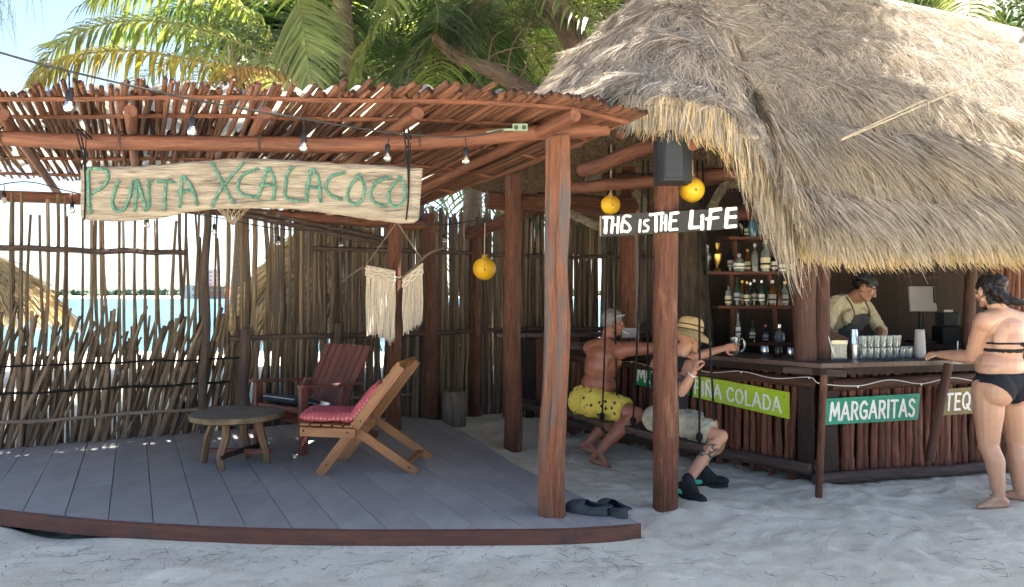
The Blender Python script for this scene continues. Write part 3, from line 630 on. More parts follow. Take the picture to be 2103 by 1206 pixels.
# back slope, closing the roof behind the ridge
bk = MB(); bk.grid(lambda u, v: (lerp(1.9, 7.9, u)+(-.4-1.0)*v*1.0, lerp(7.5, 10.1, u)+2.9*v, 5.0-2.9*v), 10, 8); bk.build('thatch_rear', 'thatch_base', pal)
def strands(N, s, v, ln, wid, lift, curl, spread, mat, name, k=4, droop=0.0, down=0.0, clump=1):
    if clump > 1:                                        # straw lies in small bundles
        g = np.arange(N)//clump; s = s[g]+RNG.normal(0, .022, N); v = np.clip(v[g]+RNG.normal(0, .012, N), .01, 1.0); lift = lift[g]*RNG.uniform(.5, 1.2, N); ln = ln[g]*RNG.uniform(.8, 1.05, N)
    p, dv, ds, n_ = roof_frame(s, v); t = np.linspace(0, 1, k)[None, :, None]
    ang = ((RNG.normal(0, spread, N)[np.arange(N)//clump]+RNG.normal(0, .16, N)) if clump > 1 else RNG.normal(0, spread, N))[:, None]; d = nrm(dv*np.cos(ang)+ds*np.sin(ang)); d = nrm(d+np.array([0, 0, -1.0])*down)
    lat = nrm(np.cross(d, n_)); c1 = RNG.normal(0, curl, N)[:, None, None]; c2 = RNG.normal(0, curl, N)[:, None, None]; L = ln[:, None, None]
    P = p[:, None, :]+d[:, None, :]*L*t+lat[:, None, :]*L*(c1*t*t+c2*np.sin(t*5)*.35)+n_[:, None, :]*(lift[:, None, None]*(.15+np.sin(t*2.6)))
    P[:, :, 2] -= (droop*L*t*t)[:, :, 0]
    wd = nrm(lat+n_*RNG.normal(0, .8, N)[:, None]); tp = np.array([.9, 1, .8, .3, .2, .2])[:k]
    V, F = ribbons(P, None, wid[:, None]*tp[None, :], wd); return np_mesh(name, V, F, mat, pal, kind='stuff')
def rs(N, a, b, v0, v1, pw=1.0): return RNG.uniform(a, b, N), v0+(v1-v0)*RNG.random(N)**pw
SL, SRR = 4.0, 15.3
N = 76000; s, v = rs(N, SL, SRR, .03, .98); strands(N, s, v, RNG.uniform(.14, .40, N), RNG.uniform(.0022, .005, N), RNG.uniform(-.01, .045, N), .16, .42, 'thatch', 'thatch_straw', clump=10)
N = 22000; s, v = rs(N, 9.5, SRR, .05, .72); strands(N, s, v, RNG.uniform(.10, .26, N), RNG.uniform(.002, .004, N), RNG.uniform(.01, .08, N), .6, 1.2, 'thatch', 'thatch_curls', k=6, clump=6)
N = 18000; s, v = rs(N, 9.8, SRR, .60, .985, .8); strands(N, s, v, np.minimum(RNG.uniform(.4, .9, N), 3.9*(1.02-v)+.10), RNG.uniform(.0035, .008, N), RNG.uniform(0, .045, N), .035, .10, 'thatch_lower', 'thatch_blades', clump=6)
# cut fringe along the eaves
N = 15000; s, v = rs(N, 10.8, SRR, .955, 1.0); strands(N, s, v, RNG.uniform(.10, .23, N), RNG.uniform(.005, .009, N), RNG.uniform(-.10, .03, N), .04, .16, 'thatch_cut', 'cut_fringe', down=.8)
N = 3800; s, v = rs(N, 6.3, 9.0, .93, 1.0); strands(N, s, v, RNG.uniform(.12, .30, N), RNG.uniform(.004, .008, N), RNG.uniform(-.08, .0, N), .06, .2, 'thatch', 'corner_fringe', down=1.4)
N = 800; s, v = rs(N, 6.5, 8.4, .97, 1.0); strands(N, s, v, RNG.uniform(.16, .30, N), RNG.uniform(.005, .009, N), RNG.uniform(-.12, .0, N), .04, .15, 'thatch_cut', 'corner_cut', down=2.0)
# loose long blades hanging where the eave steps down
N = 2600; s = RNG.normal(9.9, .55, N).clip(8.4, 11.3); v = RNG.uniform(.90, 1.0, N); strands(N, s, v, RNG.uniform(.28, .60, N), RNG.uniform(.005, .010, N), RNG.uniform(-.10, .0, N), .06, .30, 'thatch_lower', 'hanging_blades', k=5, down=1.3)
N = 220; s = RNG.uniform(8.2, 9.6, N); v = RNG.uniform(.94, 1.0, N); strands(N, s, v, RNG.uniform(.25, .5, N), RNG.uniform(.005, .010, N), RNG.uniform(-.12, .0, N), .10, .4, 'thatch_cut', 'loose_blades', k=5, down=1.6)
# fringe seen inside, hanging from the lining over the swings
N = 1500; s = RNG.uniform(5.8, 9.5, N); v = RNG.uniform(.5, .9, N); p, dv, ds, n_ = roof_frame(s, v); p[:, 2] -= .26
P = p[:, None, :]+np.stack([RNG.normal(0, .03, N), RNG.normal(0, .03, N), -RNG.uniform(.08, .26, N)], -1)[:, None, :]*np.linspace(0, 1, 3)[None, :, None]+dv[:, None, :]*np.linspace(0, .08, 3)[None, :, None]
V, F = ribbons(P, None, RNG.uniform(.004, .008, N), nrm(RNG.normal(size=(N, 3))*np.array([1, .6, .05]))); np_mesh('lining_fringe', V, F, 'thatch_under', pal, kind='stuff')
# posts
post(pal, (1.064, 5.07, -.15), (1.07, 5.07, 2.75), .086, 'post_red', n=16, wob=.015, seg=16, taper=.97)
post(pal, (1.27, 7.95, -.1), (1.29, 7.95, 2.9), .105, 'post_red', n=14, wob=.03)
post(pal, (4.02, 6.42, .97), (4.02, 6.42, 2.4), .05, 'post_dark', n=10, wob=.02)
post(pal, (2.36, 5.88, .97), (2.32, 5.88, 2.5), .085, 'post_dark', n=16, wob=.035)
post(pal, (2.53, 5.98, .97), (2.53, 5.98, 2.6), .075, 'post_dark', n=14, wob=.03)
# beams and rafters under the thatch
def beam(p0, p1, r, mat='beam_red', name='beam', wob=.02):
    p0 = Vector(p0); p1 = Vector(p1); k = 12; sd = random.uniform(0, 90)
    return MB().tube([p0.lerp(p1, i/k)+Vector((0, 0, wob*mnoise.noise((sd, i*.4, 0)))) for i in range(k+1)], [r*(1+.07*mnoise.noise((sd, i*.6, 5))) for i in range(k+1)], n=10).build(name, mat, pal)
beam(W(1000, 412, 7.0), W(1330, 422, 7.6), .085, 'post_red'); beam(W(1195, 352, 6.0), W(1420, 268, 5.1), .06, 'beam_red')
beam(W(1180, 385, 6.4), W(1560, 352, 5.3), .05, 'beam_red'); beam(W(1440, 372, 5.7), W(1650, 332, 5.6), .045, 'beam_red'); beam(W(1080, 425, 8.2), W(1360, 455, 8.0), .06, 'post_dark')
beam(W(1330, 445, 6.0), W(1680, 435, 5.9), .055, 'shelf_wood'); beam((2.5, 6.25, 2.2), (5.2, 6.95, 2.2), .06, 'post_dark'); beam((1.0, 7.9, 2.78), (3.4, 6.0, 2.45), .06, 'post_dark')
beam(W(975, 478, 9.05), W(1000, 478, 9.0), .05); 
MB().tube(catmull([W(962, 480, 9.05), W(1000, 468, 8.9), W(1060, 445, 8.6), W(1130, 420, 8.2)], 14), .075, n=10).build('beam', 'post_red', pal)
for k in range(9):
    s = np.array([4.4+k*.62]); a = roofS(s, np.array([.15]))[0]; b = roofS(s, np.array([.97]))[0]; beam((a[0], a[1], a[2]-.34), (b[0], b[1], b[2]-.33), .036, 'beam_red', 'rafter')
for k in range(6):
    s = np.array([11.3+k*.7]); a = roofS(s, np.array([.15]))[0]; b = roofS(s, np.array([.9]))[0]; beam((a[0], a[1], a[2]-.34), (b[0], b[1], b[2]-.36), .036, 'post_dark', 'rafter')
# pale pole ends poking out of the thatch
MB().tube([W(1468, 271, 4.78), W(1555, 282, 4.86)], .019, n=8).build('pole_end', 'driftwood', pal)
MB().tube([W(1378, 186, 4.9), W(1442, 196, 5.1)], .014, n=8).build('pole_end', 'driftwood', pal)
MB().tube([W(1366, 130, 5.35), W(1372, 108, 5.4)], .013, n=6).build('pole_end', 'driftwood', pal)
MB().tube([W(1601, 310, 4.86), W(1592, 372, 4.9)], .014, n=6).build('pole_end', 'stump', pal)
# ------------------------------------------------------------------ bar counter
bar = thing('bar_counter', 'bar counter clad in upright dark reddish poles with a dark wood top', 'bar', (2.45, 5.85, 0))
Cc, Bc, Dc = Vector((2.45, 5.85, 0)), Vector((.55, 8.05, 0)), Vector((5.3, 6.56, 0))
uL = (Bc-Cc).normalized(); nL = Vector((uL.y*-1, uL.x, 0)); nL = nL if nL.y < 0 else -nL
uR = (Dc-Cc).normalized(); nR = Vector((uR.y, -uR.x, 0)); nR = nR if nR.y < 0 else -nR
def corner(o): return Cc+(nL+nR)*(o/(1+nL.dot(nR)))
def offs(p, n_, o): return p+n_*o
def slat(p, z0, z1, r): 
    o = stick(bar, p+Vector((random.gauss(0, .004), random.gauss(0, .004), z0)), p+Vector((random.gauss(0, .008), 0, z1)), r, 'slat_brown', 'slat', 10)
    return o
for A, u, n_, Ln in ((Cc, uL, nL, (Bc-Cc).length), (Cc, uR, nR, (Dc-Cc).length)):
    s = .03
    while s < Ln:
        r = random.uniform(.026, .042); slat(A+u*(s+r), random.uniform(-.02, .07), .925, r*.85); s += 2*r*.96
beamb = lambda p0, p1, r, mat, name: MB().tube([Vector(p0).lerp(Vector(p1), i/12)+Vector((0, 0, .012*mnoise.noise((i*.5, p0[0]*9, 1)))) for i in range(13)], [r*(1+.08*mnoise.noise((i*.7, p0[1]*5, 2))) for i in range(13)], n=10).build(name, mat, bar)
def zz(p, z): return Vector((p.x, p.y, z))
beamb(zz(Cc+nL*.085+uL*.02, .115), zz(Bc+nL*.085, .13), .048, 'log_grey', 'foot_log'); beamb(zz(Cc+nR*.10-uR*.10, .055), zz(Dc+nR*.10, .075), .046, 'log_grey', 'foot_log')
beamb(zz(Cc+nL*.075, .80), zz(Bc+nL*.075, .84), .042, 'post_dark', 'rail_log'); beamb(zz(Cc+nR*.075+uR*.05, .80), zz(Cc+nR*.075+uR*1.75, .815), .05, 'post_dark', 'rail_log')
beamb(zz(Cc+nR*.08+uR*1.8, .79), zz(Dc+nR*.08, .80), .05, 'post_dark', 'rail_log')
# corner boards
for k, (dx, n_) in enumerate(((.0, nL), (.0, nR))):
    u = uL if k == 0 else uR; c = Cc+n_*.045+u*.075; MB().bar(zz(c, .03), zz(c, .90), .13, .025, up=n_).build('corner_board', 'dark_wood', bar)
# top boards, built up in two layers
def strip(o0, o1, z0, z1, name, mat, ext=0.0):
    for A, B_, n_ in ((Cc, Bc, nL), (Cc, Dc, nR)):
        a0, a1 = corner(o0), corner(o1); b0, b1 = B_+n_*o0, B_+n_*o1; poly = [(a0.x, a0.y), (b0.x, b0.y), (b1.x, b1.y), (a1.x, a1.y)]
        ar = sum(poly[i][0]*poly[(i+1) % 4][1]-poly[(i+1) % 4][0]*poly[i][1] for i in range(4))
        if ar < 0: poly.reverse()
        MB().prism(poly, z0, z1).build(name, mat, bar, smooth=False)
strip(.22, .02, .945, .98, 'top_board', 'counter_wood'); strip(.016, -.16, .945, .981, 'top_board', 'counter_wood'); strip(-.164, -.38, .945, .979, 'top_board', 'counter_wood')
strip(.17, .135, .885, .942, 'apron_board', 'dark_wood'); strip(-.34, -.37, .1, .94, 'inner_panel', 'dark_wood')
# short boards by the corner
c = corner(.24); MB().bar(zz(c-uR*.02+uL*.30, .915), zz(c+uR*.22, .90), .03, .05, up=(0, 0, 1)).build('apron_board', 'post_grey', bar)
# leaning pole and thin post in front
beamb(W(1948, 748, 5.8), W(1908, 948, 5.78), .034, 'post_dark', 'brace_pole'); beamb(W(1692, 770, 5.45), W(1681, 1022, 5.40), .026, 'post_red', 'corner_pole')
# second ledge along the fence at the back
led = thing('back_ledge', 'dark plank ledge along the fence behind the empty swing', 'ledge', (.7, 9, 0))
for k in range(14):
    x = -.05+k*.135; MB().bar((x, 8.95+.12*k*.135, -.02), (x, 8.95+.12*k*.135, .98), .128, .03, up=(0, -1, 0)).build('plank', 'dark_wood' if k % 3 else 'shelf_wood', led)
MB().bar((-.2, 8.84, 1.03), (1.9, 9.06, 1.03), .34, .05).build('top_board', 'counter_wood', led)
# ------------------------------------------------------------------ back wall and shelves inside the bar
bw_ = thing('back_bar', 'dark plank back wall with three bottle shelves inside the bar', 'back wall', (3.5, 8, 0))
for k in range(30):
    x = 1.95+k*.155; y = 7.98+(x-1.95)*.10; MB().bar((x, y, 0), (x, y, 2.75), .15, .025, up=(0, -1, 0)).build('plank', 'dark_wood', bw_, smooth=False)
SHELF = [(1494, 1650, 490, 7.55), (1448, 1648, 561, 7.5), (1472, 1620, 631, 7.5), (1500, 1665, 706, 7.5)]
for a, b, y, d in SHELF:
    p0, p1 = W(a, y, d), W(b, y, d); MB().bar(p0-Vector((0, -.06, .0)), p1+Vector((0, .06, -.0)), .24, .032, up=(0, 0, 1)).build('shelf', 'shelf_wood', bw_)
for (px, y0, y1, d) in ((1508, 494, 560, 7.6), (1502, 564, 705, 7.6), (1580, 565, 630, 7.6), (1590, 634, 705, 7.6), (1510, 635, 720, 7.62)):
    MB().tube([W(px, y0, d), W(px+2, (y0+y1)/2, d), W(px, y1, d)], .022, n=7).build('shelf_strut', 'shelf_wood', bw_)
p0, p1 = W(1430, 760, 7.3), W(2103, 745, 7.4); MB().bar((1.9, 7.62, .9), (6.3, 7.95, .9), .5, .05).build('work_top', 'dark_wood', bw_)
MB().box((4.1, 7.95, .45), (4.2, .4, .86)).build('cupboard', 'dark_wood', bw_)
MB().bar(W(1927, 570, 7.35), W(1927, 705, 7.35), .012, .012).build('upright', 'white_plastic', bw_); MB().bar(W(1860, 568, 7.35), W(1930, 567, 7.35), .02, .02).build('upright', 'post_dark', bw_)
# rough tree trunk standing inside the bar
tt = thing('tree_trunk', 'rough dark tree trunk standing beside the bottle shelves', 'tree trunk', (2.0, 7.75, 0))
MB().tube(catmull([W(1440, 900, 7.6), W(1436, 720, 7.6), W(1422, 600, 7.6), W(1416, 500, 7.6), W(1400, 380, 7.7), W(1392, 300, 7.8)], 24), [.2, .19, .185, .18, .18, .18, .175, .17, .17, .165, .16, .16, .155, .15, .15, .15, .145, .14, .14, .14, .13, .13, .13, .13, .13], n=20, lobes=lambda a, L: 1+.12*math.cos(3*a+L*2)+.07*math.cos(8*a-L*3)).build('trunk', 'bark_dark', tt)
# wall of upright poles closing the bar at the right
rw = thing('pole_screen', 'upright reddish pole screen at the far end of the bar', 'screen', (4.2, 6.7, 0))
for k in range(16): stick(rw, (4.32+k*.062, 6.55+k*.016, .95), (4.33+k*.062, 6.55+k*.016, 2.2), .028, 'slat_brown', 'pole')
MB().bar((4.28, 6.62, 1.4), (5.3, 6.88, 1.4), .05, .03, up=(0, -1, 0)).build('rail', 'dark_wood', rw)
# ------------------------------------------------------------------ chairs, cushions, table, stump, clogs
def pink_mat():
    m, t, N, B = _new('pink_print'); L = t.links.new
    a = N.new('ShaderNodeAttribute'); a.attribute_name = 'gc'
    mp = N.new('ShaderNodeMapping'); mp.inputs['Scale'].default_value = (30, 30, 30); L(a.outputs['Vector'], mp.inputs[0])
    vo = N.new('ShaderNodeTexVoronoi'); vo.feature = 'F1'; vo.inputs['Scale'].default_value = 1.0; vo.inputs['Randomness'].default_value = .12; L(mp.outputs[0], vo.inputs['Vector'])
    rp = N.new('ShaderNodeValToRGB'); e = rp.color_ramp.elements; e[0].position = .0; e[0].color = (.70, .40, .36, 1); e[1].position = .62; e[1].color = (.46, .095, .11, 1)
    k = rp.color_ramp.elements.new(.22); k.color = (.52, .12, .135, 1); k = rp.color_ramp.elements.new(.36); k.color = (.78, .46, .41, 1); k = rp.color_ramp.elements.new(.48); k.color = (.55, .14, .15, 1)
    L(vo.outputs['Distance'], rp.inputs[0]); L(rp.outputs[0], B.inputs['Base Color']); B.inputs['Roughness'].default_value = .9; B.inputs['Specular IOR Level'].default_value = .15
pink_mat()
def cushion(name, c, u, v, n_, su, sv, th, mat, label, cat='cushion', seam=None):
    c, u, v, n_ = Vector(c), Vector(u).normalized(), Vector(v).normalized(), Vector(n_).normalized(); m = MB(); K = 18
    for sg in (1, -1):
        vs = []; gs = []
        for i in range(K+1):
            for j in range(K+1):
                a, b = i/K*2-1, j/K*2-1; h = (max(0, (1-a**4)*(1-b**4)))**.45; pn = 1-.07*(1-h)*abs(a*b)
                wob = .012*mnoise.noise((a*2.2+c.x*5, b*2.2, sg)); hh = th*.5*h*sg*(1+.25*mnoise.noise((a*1.6, b*1.6+c.y, 3)))+wob*h
                vs.append(c+u*(a*su/2*pn)+v*(b*sv/2*pn)+n_*hh); gs.append((a*su/2, b*sv/2, 0.02*sg))
        f = [(i*(K+1)+j, (i+1)*(K+1)+j, (i+1)*(K+1)+j+1, i*(K+1)+j+1) for i in range(K) for j in range(K)]
        m.add(vs, f if sg > 0 else [q[::-1] for q in f], gs)
    o = m.build(name, mat, None, angle=80, label=label, cat=cat)
    if seam:
        pts = [c+u*(math.copysign(abs(math.cos(t))**.35, math.cos(t))*su/2*.985)+v*(math.copysign(abs(math.sin(t))**.35, math.sin(t))*sv/2*.985) for t in np.linspace(0, 6.283, 40)]
        MB().tube(pts, .005, n=5, cap=False).build('piping', seam, o)
    return o
# folding plank chair, side on
fc = thing('lounge_chair', 'oak crossed-leg lounge chair with pink patterned cushions on the deck', 'chair', (-1.2, 5.9, DECK_Z))
for side, (ox, oy) in enumerate(((0, 0), (.06, .50))):
    o = Vector((ox, oy, 0)); up = (0, -1, 0)
    MB().bar(Vector((-1.49, 5.64, DECK_Z-.0))+o, Vector((-.86, 5.66, .955))+o, .075, .032, up=up).build('back_leg', 'chair_oak', fc)
    MB().bar(Vector((-.735, 5.68, DECK_Z))+o, Vector((-1.27, 5.695, .49))+o, .07, .03, up=up).build('prop_leg', 'chair_oak', fc)
    MB().bar(Vector((-1.625, 5.60, .462))+o, Vector((-1.20, 5.60, .445))+o, .07, .03, up=up).build('seat_rail', 'chair_oak', fc)
    for a in (Vector((-1.43, 5.622, .2)), Vector((-.80, 5.66, .17)), Vector((-1.22, 5.63, .47)), Vector((-1.17, 5.63, .535)), Vector((-1.595, 5.583, .468)), Vector((-1.26, 5.583, .452))):
        if side == 0: MB().ball(a, .007, 8).build('bolt', 'cable', fc)
for k in range(5):
    x = -1.60+k*.085; MB().bar((x, 5.62, .51-.004*k), (x+.05, 6.10, .51-.004*k), .07, .016).build('seat_slat', 'chair_oak', fc)
for k in range(6):
    t = .52+k*.085; p = Vector((-1.49, 5.64, DECK_Z)).lerp(Vector((-.86, 5.66, .955)), t)+Vector((-.032, 0, .025)); MB().bar(p+Vector((0, -.01, 0)), p+Vector((.06, .51, 0)), .065, .016, up=(-.8, 0, .6)).build('back_slat', 'chair_oak', fc)
p = Vector((-.885, 5.66, .935)); MB().bar(p+Vector((-.01, -.015, .02)), p+Vector((.05, .515, .02)), .07, .03, up=(-.8, 0, .6)).build('top_rail', 'chair_oak', fc)
p = Vector((-.83, 5.68, .19)); MB().bar(p, p+Vector((.06, .5, 0)), .05, .025, up=(0, 0, 1)).build('cross_bar', 'chair_oak', fc)
cushion('seat_cushion', (-1.40, 5.86, .555), (1, .06, -.03), (-.1, 1, 0), (.03, 0, 1), .56, .47, .085, 'pink_print', 'pink patterned seat cushion lying flat on the oak lounge chair')
cushion('back_cushion', (-1.16, 5.87, .665), (.66, .05, .75), (-.1, 1, 0), (-.75, 0, .66), .40, .47, .085, 'pink_print', 'pink patterned back cushion leaning on the oak lounge chair')
# slatted armchair behind it
ac = thing('slatted_armchair', 'dark red slatted wooden armchair with a navy cushion behind the table', 'chair', (-1.90, 6.78, DECK_Z), rz=-.62)
def A_(m, name, mat='chair_red'): return m.build(name, mat, ac, local=True)
for sx in (-1, 1):
    A_(MB().box((sx*.32, -.30, .295), (.045, .08, .59), bev=.004), 'front_leg'); A_(MB().bar((sx*.345, -.36, .60), (sx*.335, .36, .555), .075, .022), 'armrest')
    A_(MB().bar((sx*.29, -.32, .36), (sx*.27, .62, .015), .095, .03, up=(1, 0, 0)), 'side_rail'); A_(MB().bar((sx*.29, .12, .28), (sx*.29, .20, .555), .06, .03, up=(1, 0, 0)), 'arm_support')
for k in range(6): A_(MB().bar((-.28, -.30+k*.085, .395-k*.028), (.28, -.30+k*.085, .395-k*.028), .078, .02), 'seat_slat')
for k in range(7):
    x = -.27+k*.09; A_(MB().bar((x*.92, .14, .26), (x*1.06, .50, .90), .082, .02, up=(0, -1, .4)), 'back_slat')
A_(MB().bar((-.30, .40, .67), (.30, .40, .67), .06, .025, up=(0, -1, .4)), 'back_batten'); A_(MB().bar((-.28, .275, .45), (.28, .275, .45), .06, .025, up=(0, -1, .4)), 'back_batten')
rz = Matrix.Rotation(-.62, 3, 'Z'); org = Vector((-1.90, 6.78, DECK_Z))
cushion('navy_cushion', org+rz @ Vector((0, -.08, .40)), rz @ Vector((1, 0, 0)), rz @ Vector((0, 1, -.3)), rz @ Vector((0, .29, 1)), .54, .54, .09, 'navy_cloth', 'dark navy seat cushion with pale piping on the slatted armchair', seam='piping')
# round slab table
tb = thing('round_table', 'low round slab table with four splayed legs on the deck', 'table', (-2.26, 6.0, DECK_Z))
c = Vector((-2.26, 6.0, 0)); m = MB(); K = 44; prof = [(.30, .492), (.345, .494), (.366, .505), (.367, .53), (.362, .545)]
vs = []; fs = []; gs = []
for r_, h in prof:
    for k in range(K): a = 6.2832*k/K; q = r_*(1+.025*mnoise.noise((math.cos(a)*1.5, math.sin(a)*1.5, 2))+.012*mnoise.noise((math.cos(a)*6, math.sin(a)*6, h*20))); vs.append((c.x+q*math.cos(a), c.y+q*math.sin(a), h)); gs.append((q*math.cos(a), q*math.sin(a), h))
fs = [(i*K+k, i*K+(k+1) % K, i*K+K+(k+1) % K, i*K+K+k) for i in range(len(prof)-1) for k in range(K)]+[tuple(range(K-1, -1, -1))]
m.add(vs, fs, gs); m.mi = 1; top = [(c.x+(v[0]-c.x), v[1], .5455) for v in vs[-K:]]; m.add(top, [tuple(range(K))], [(p[0], p[1], 0) for p in top]); m.build('table_top', ['table_edge', 'table_top'], tb, angle=35)
for px, py, tx in ((418, 951, 0), (455, 966, 0), (548, 953, 0), (506, 941, 0)):
    d = GD(py, DECK_Z); f = W(px, py, d); f.z = DECK_Z; tp = c+(f-c)*.74; tp = Vector((tp.x, tp.y, .495)); out = (f-c); out.z = 0; out.normalize(); side = Vector((-out.y, out.x, 0))
    pts = [f.lerp(tp, i/6)+side*.012*math.sin(i*1.3+px)+out*.012*math.sin(i*.9) for i in range(7)]; m = MB(); m.tube(pts, [.034, .037, .039, .041, .042, .041, .04], n=6, sq=.75, twist=.03); m.build('leg', 'table_leg', tb, angle=25)
MB().bar(c+Vector((-.26, .06, .22)), c+Vector((.27, .02, .22)), .045, .035).build('stretcher', 'chair_red', tb); MB().bar(c+Vector((-.05, -.24, .223)), c+Vector((.1, .24, .223)), .045, .035).build('stretcher', 'dark_wood', tb)
# stump
st = thing('log_stump', 'short grey log stump on the sand by the fence', 'stump', (-.66, 8.35, 0)); K = 18
MB().tube([(-.66, 8.35, -.05), (-.655, 8.35, .15), (-.65, 8.35, .30), (-.65, 8.35, .415)], [.135, .125, .128, .124], n=K, lobes=lambda a, L: 1+.06*math.cos(3*a+1)+.04*math.cos(7*a)).build('log', 'stump', st)
MB().lathe((-.65, 8.35, .415), [(.118, 0), (.119, .004), (.001, .005)], 18).build('cut_face', 'table_leg', st)
# clogs left on the corner of the deck
def clog(px, py, rz, label):
    d = GD(py, DECK_Z); p = W(px, py, d); o = thing('clog', label, 'shoe', (p.x, d, DECK_Z), 'pair of clogs on the deck corner', rz=rz)
    def ring(y, wd, z, zs=1):       # outline half widths
        return wd
    ys_ = np.linspace(-.145, .145, 15); wof = lambda y: .05*(1-abs(y/.148)**3.2)**.55*(1+.14*math.sin((y+.02)*12))+.002
    m = MB(); vs = []; fs = []; n = len(ys_)
    for y in ys_:
        w_ = wof(y); vs += [(-w_, y, .002), (w_, y, .002), (w_*1.03, y, .022), (-w_*1.03, y, .022)]
    fs = [(i*4+k, i*4+4+k, i*4+4+(k+1) % 4, i*4+(k+1) % 4) for i in range(n-1) for k in range(4)]+[(0, 1, 2, 3), tuple((n-1)*4+k for k in (3, 2, 1, 0))]
    m.add(vs, fs, vs); m.build('sole', 'rubber_grey', o, local=True, angle=50)
    m = MB(); vs = []; K = 12; yy = np.linspace(.0, .143, 10)
    for y in yy:                                         # toe box, closed over the front half
        w_ = wof(y)*1.02; hh = .062*(1-((y)/.150)**2.2)**.5+.004
        for k in range(K+1): a = math.pi*k/K; vs.append((-w_*math.cos(a), y, .02+hh*math.sin(a)**.8))
    m.add(vs, [(i*(K+1)+k, i*(K+1)+k+1, (i+1)*(K+1)+k+1, (i+1)*(K+1)+k) for i in range(len(yy)-1) for k in range(K)], vs); m.build('toe_box', 'rubber_grey', o, local=True)
    m = MB(); vs = []; yy = np.linspace(-.142, .01, 12)
    pts = [(-wof(y)*1.02, y, .02) for y in yy[::-1]]+[(wof(y)*1.02, y, .02) for y in yy]
    m2 = []
    for i, p_ in enumerate(pts): t = abs(i/(len(pts)-1)*2-1); h = .026+.03*(1-t)**1.5+.026*t**4; m2 += [p_, (p_[0]*.96, p_[1]*.97, .02+h)]
    m.add(m2, [(2*i, 2*i+2, 2*i+3, 2*i+1) for i in range(len(pts)-1)], m2); m.build('heel_wall', 'rubber_grey', o, local=True)
    MB().tube([(-.046, -.01, .06), (-.055, -.06, .052), (-.035, -.15, .062), (0, -.168, .066), (.035, -.15, .062), (.055, -.06, .052), (.046, -.01, .06)], .007, n=6).build('heel_strap', 'rubber_grey', o, local=True)
clog(1205, 1054, R(62), 'grey rubber clog nearer the split post, lying side on'); clog(1258, 1054, R(28), 'grey rubber clog nearer the deck tip, heel toward the viewer')

# sand trodden onto the deck
n = 9000; x = RNG.uniform(-4.6, .8, n); y = RNG.uniform(4.3, 8.2, n); dd_ = seg_dist(x, y, DECK); edge_r = np.exp(-((x-(.78-.46*(y-4.43)))/.35)**2); cl = np.clip(vnoise(x, y, 2.6, 21)+vnoise(x, y, 7, 22)*.6+.12, 0, 1)
ok = in_poly(x, y, DECK) & (dd_ > .02) & (RNG.random(n) < .10+.9*edge_r+.9*cl*np.clip((x+2.2)/2.5, 0, 1)); x, y = x[ok], y[ok]; n = len(x); a = RNG.uniform(0, 6.28, n); L = RNG.uniform(.002, .008, n); t = np.array([-.5, 0, .5])
P = np.stack([x[:, None]+np.cos(a)[:, None]*t*L[:, None], y[:, None]+np.sin(a)[:, None]*t*L[:, None], np.full((n, 3), DECK_Z+.0045)], -1); V, F = ribbons(P, None, (L*.8)[:, None]*np.array([.3, 1, .3])[None, :], np.stack([-np.sin(a), np.cos(a), np.zeros(n)], -1)); np_mesh('trodden_sand', V, F, 'sand', kind='stuff', label='grains of sand trodden onto the grey deck', cat='sand')
# ------------------------------------------------------------------ signs and lettering
def on_plane(px, py, p0, n_):
    o = Vector((0, 0, EYE)); d = W(px, py, 1.0)-o; t = (Vector(p0)-o).dot(n_)/d.dot(n_); return o+d*t
def paint(pts, wid, n_, off, name, mat, parent, wvar=.28, th=.0012):
    """one brush stroke: a thin raised ribbon with rounded ends on a plane of normal n_"""
    P = catmull(pts, max(2, 5*(len(pts)-1))) if len(pts) > 2 else [Vector(pts[0]).lerp(Vector(pts[1]), i/4) for i in range(5)]
    n_ = Vector(n_).normalized(); m = MB(); k = len(P); lf = []; rt = []
    T = [(P[min(i+1, k-1)]-P[max(i-1, 0)]).normalized() for i in range(k)]
    caps = [(-.9, .45), (-.5, .86)]
    rows = [(P[0]+T[0]*(c*wid*.5), T[0], q) for c, q in caps]+[(P[i], T[i], 1) for i in range(k)]+[(P[-1]-T[-1]*(c*wid*.5), T[-1], q) for c, q in caps[::-1]]
    vs = []
    for i, (p, t, q) in enumerate(rows):
        s = n_.cross(t).normalized()*(wid*.5*q*(1+wvar*mnoise.noise((i*.6, p.x*30, p.z*30)))); vs += [p+s+n_*off, p-s+n_*off, p-s+n_*(off+th), p+s+n_*(off+th)]
    kk = len(rows); fs = [(i*4+a, i*4+4+a, i*4+4+(a+1) % 4, i*4+(a+1) % 4) for i in range(kk-1) for a in range(4)]+[(0, 1, 2, 3), tuple((kk-1)*4+a for a in (3, 2, 1, 0))]
    m.add(vs, fs, vs); return m
def letters(strokes, parent, name, mat, n_, wid, off=.002):
    m = MB()
    for i, (st_, w_) in enumerate(strokes):
        q = paint(st_, wid*w_, n_, off+i*.00015, name, mat, parent); m.add(q.v, q.f, q.g)
    return m.build(name, mat, parent, smooth=False)
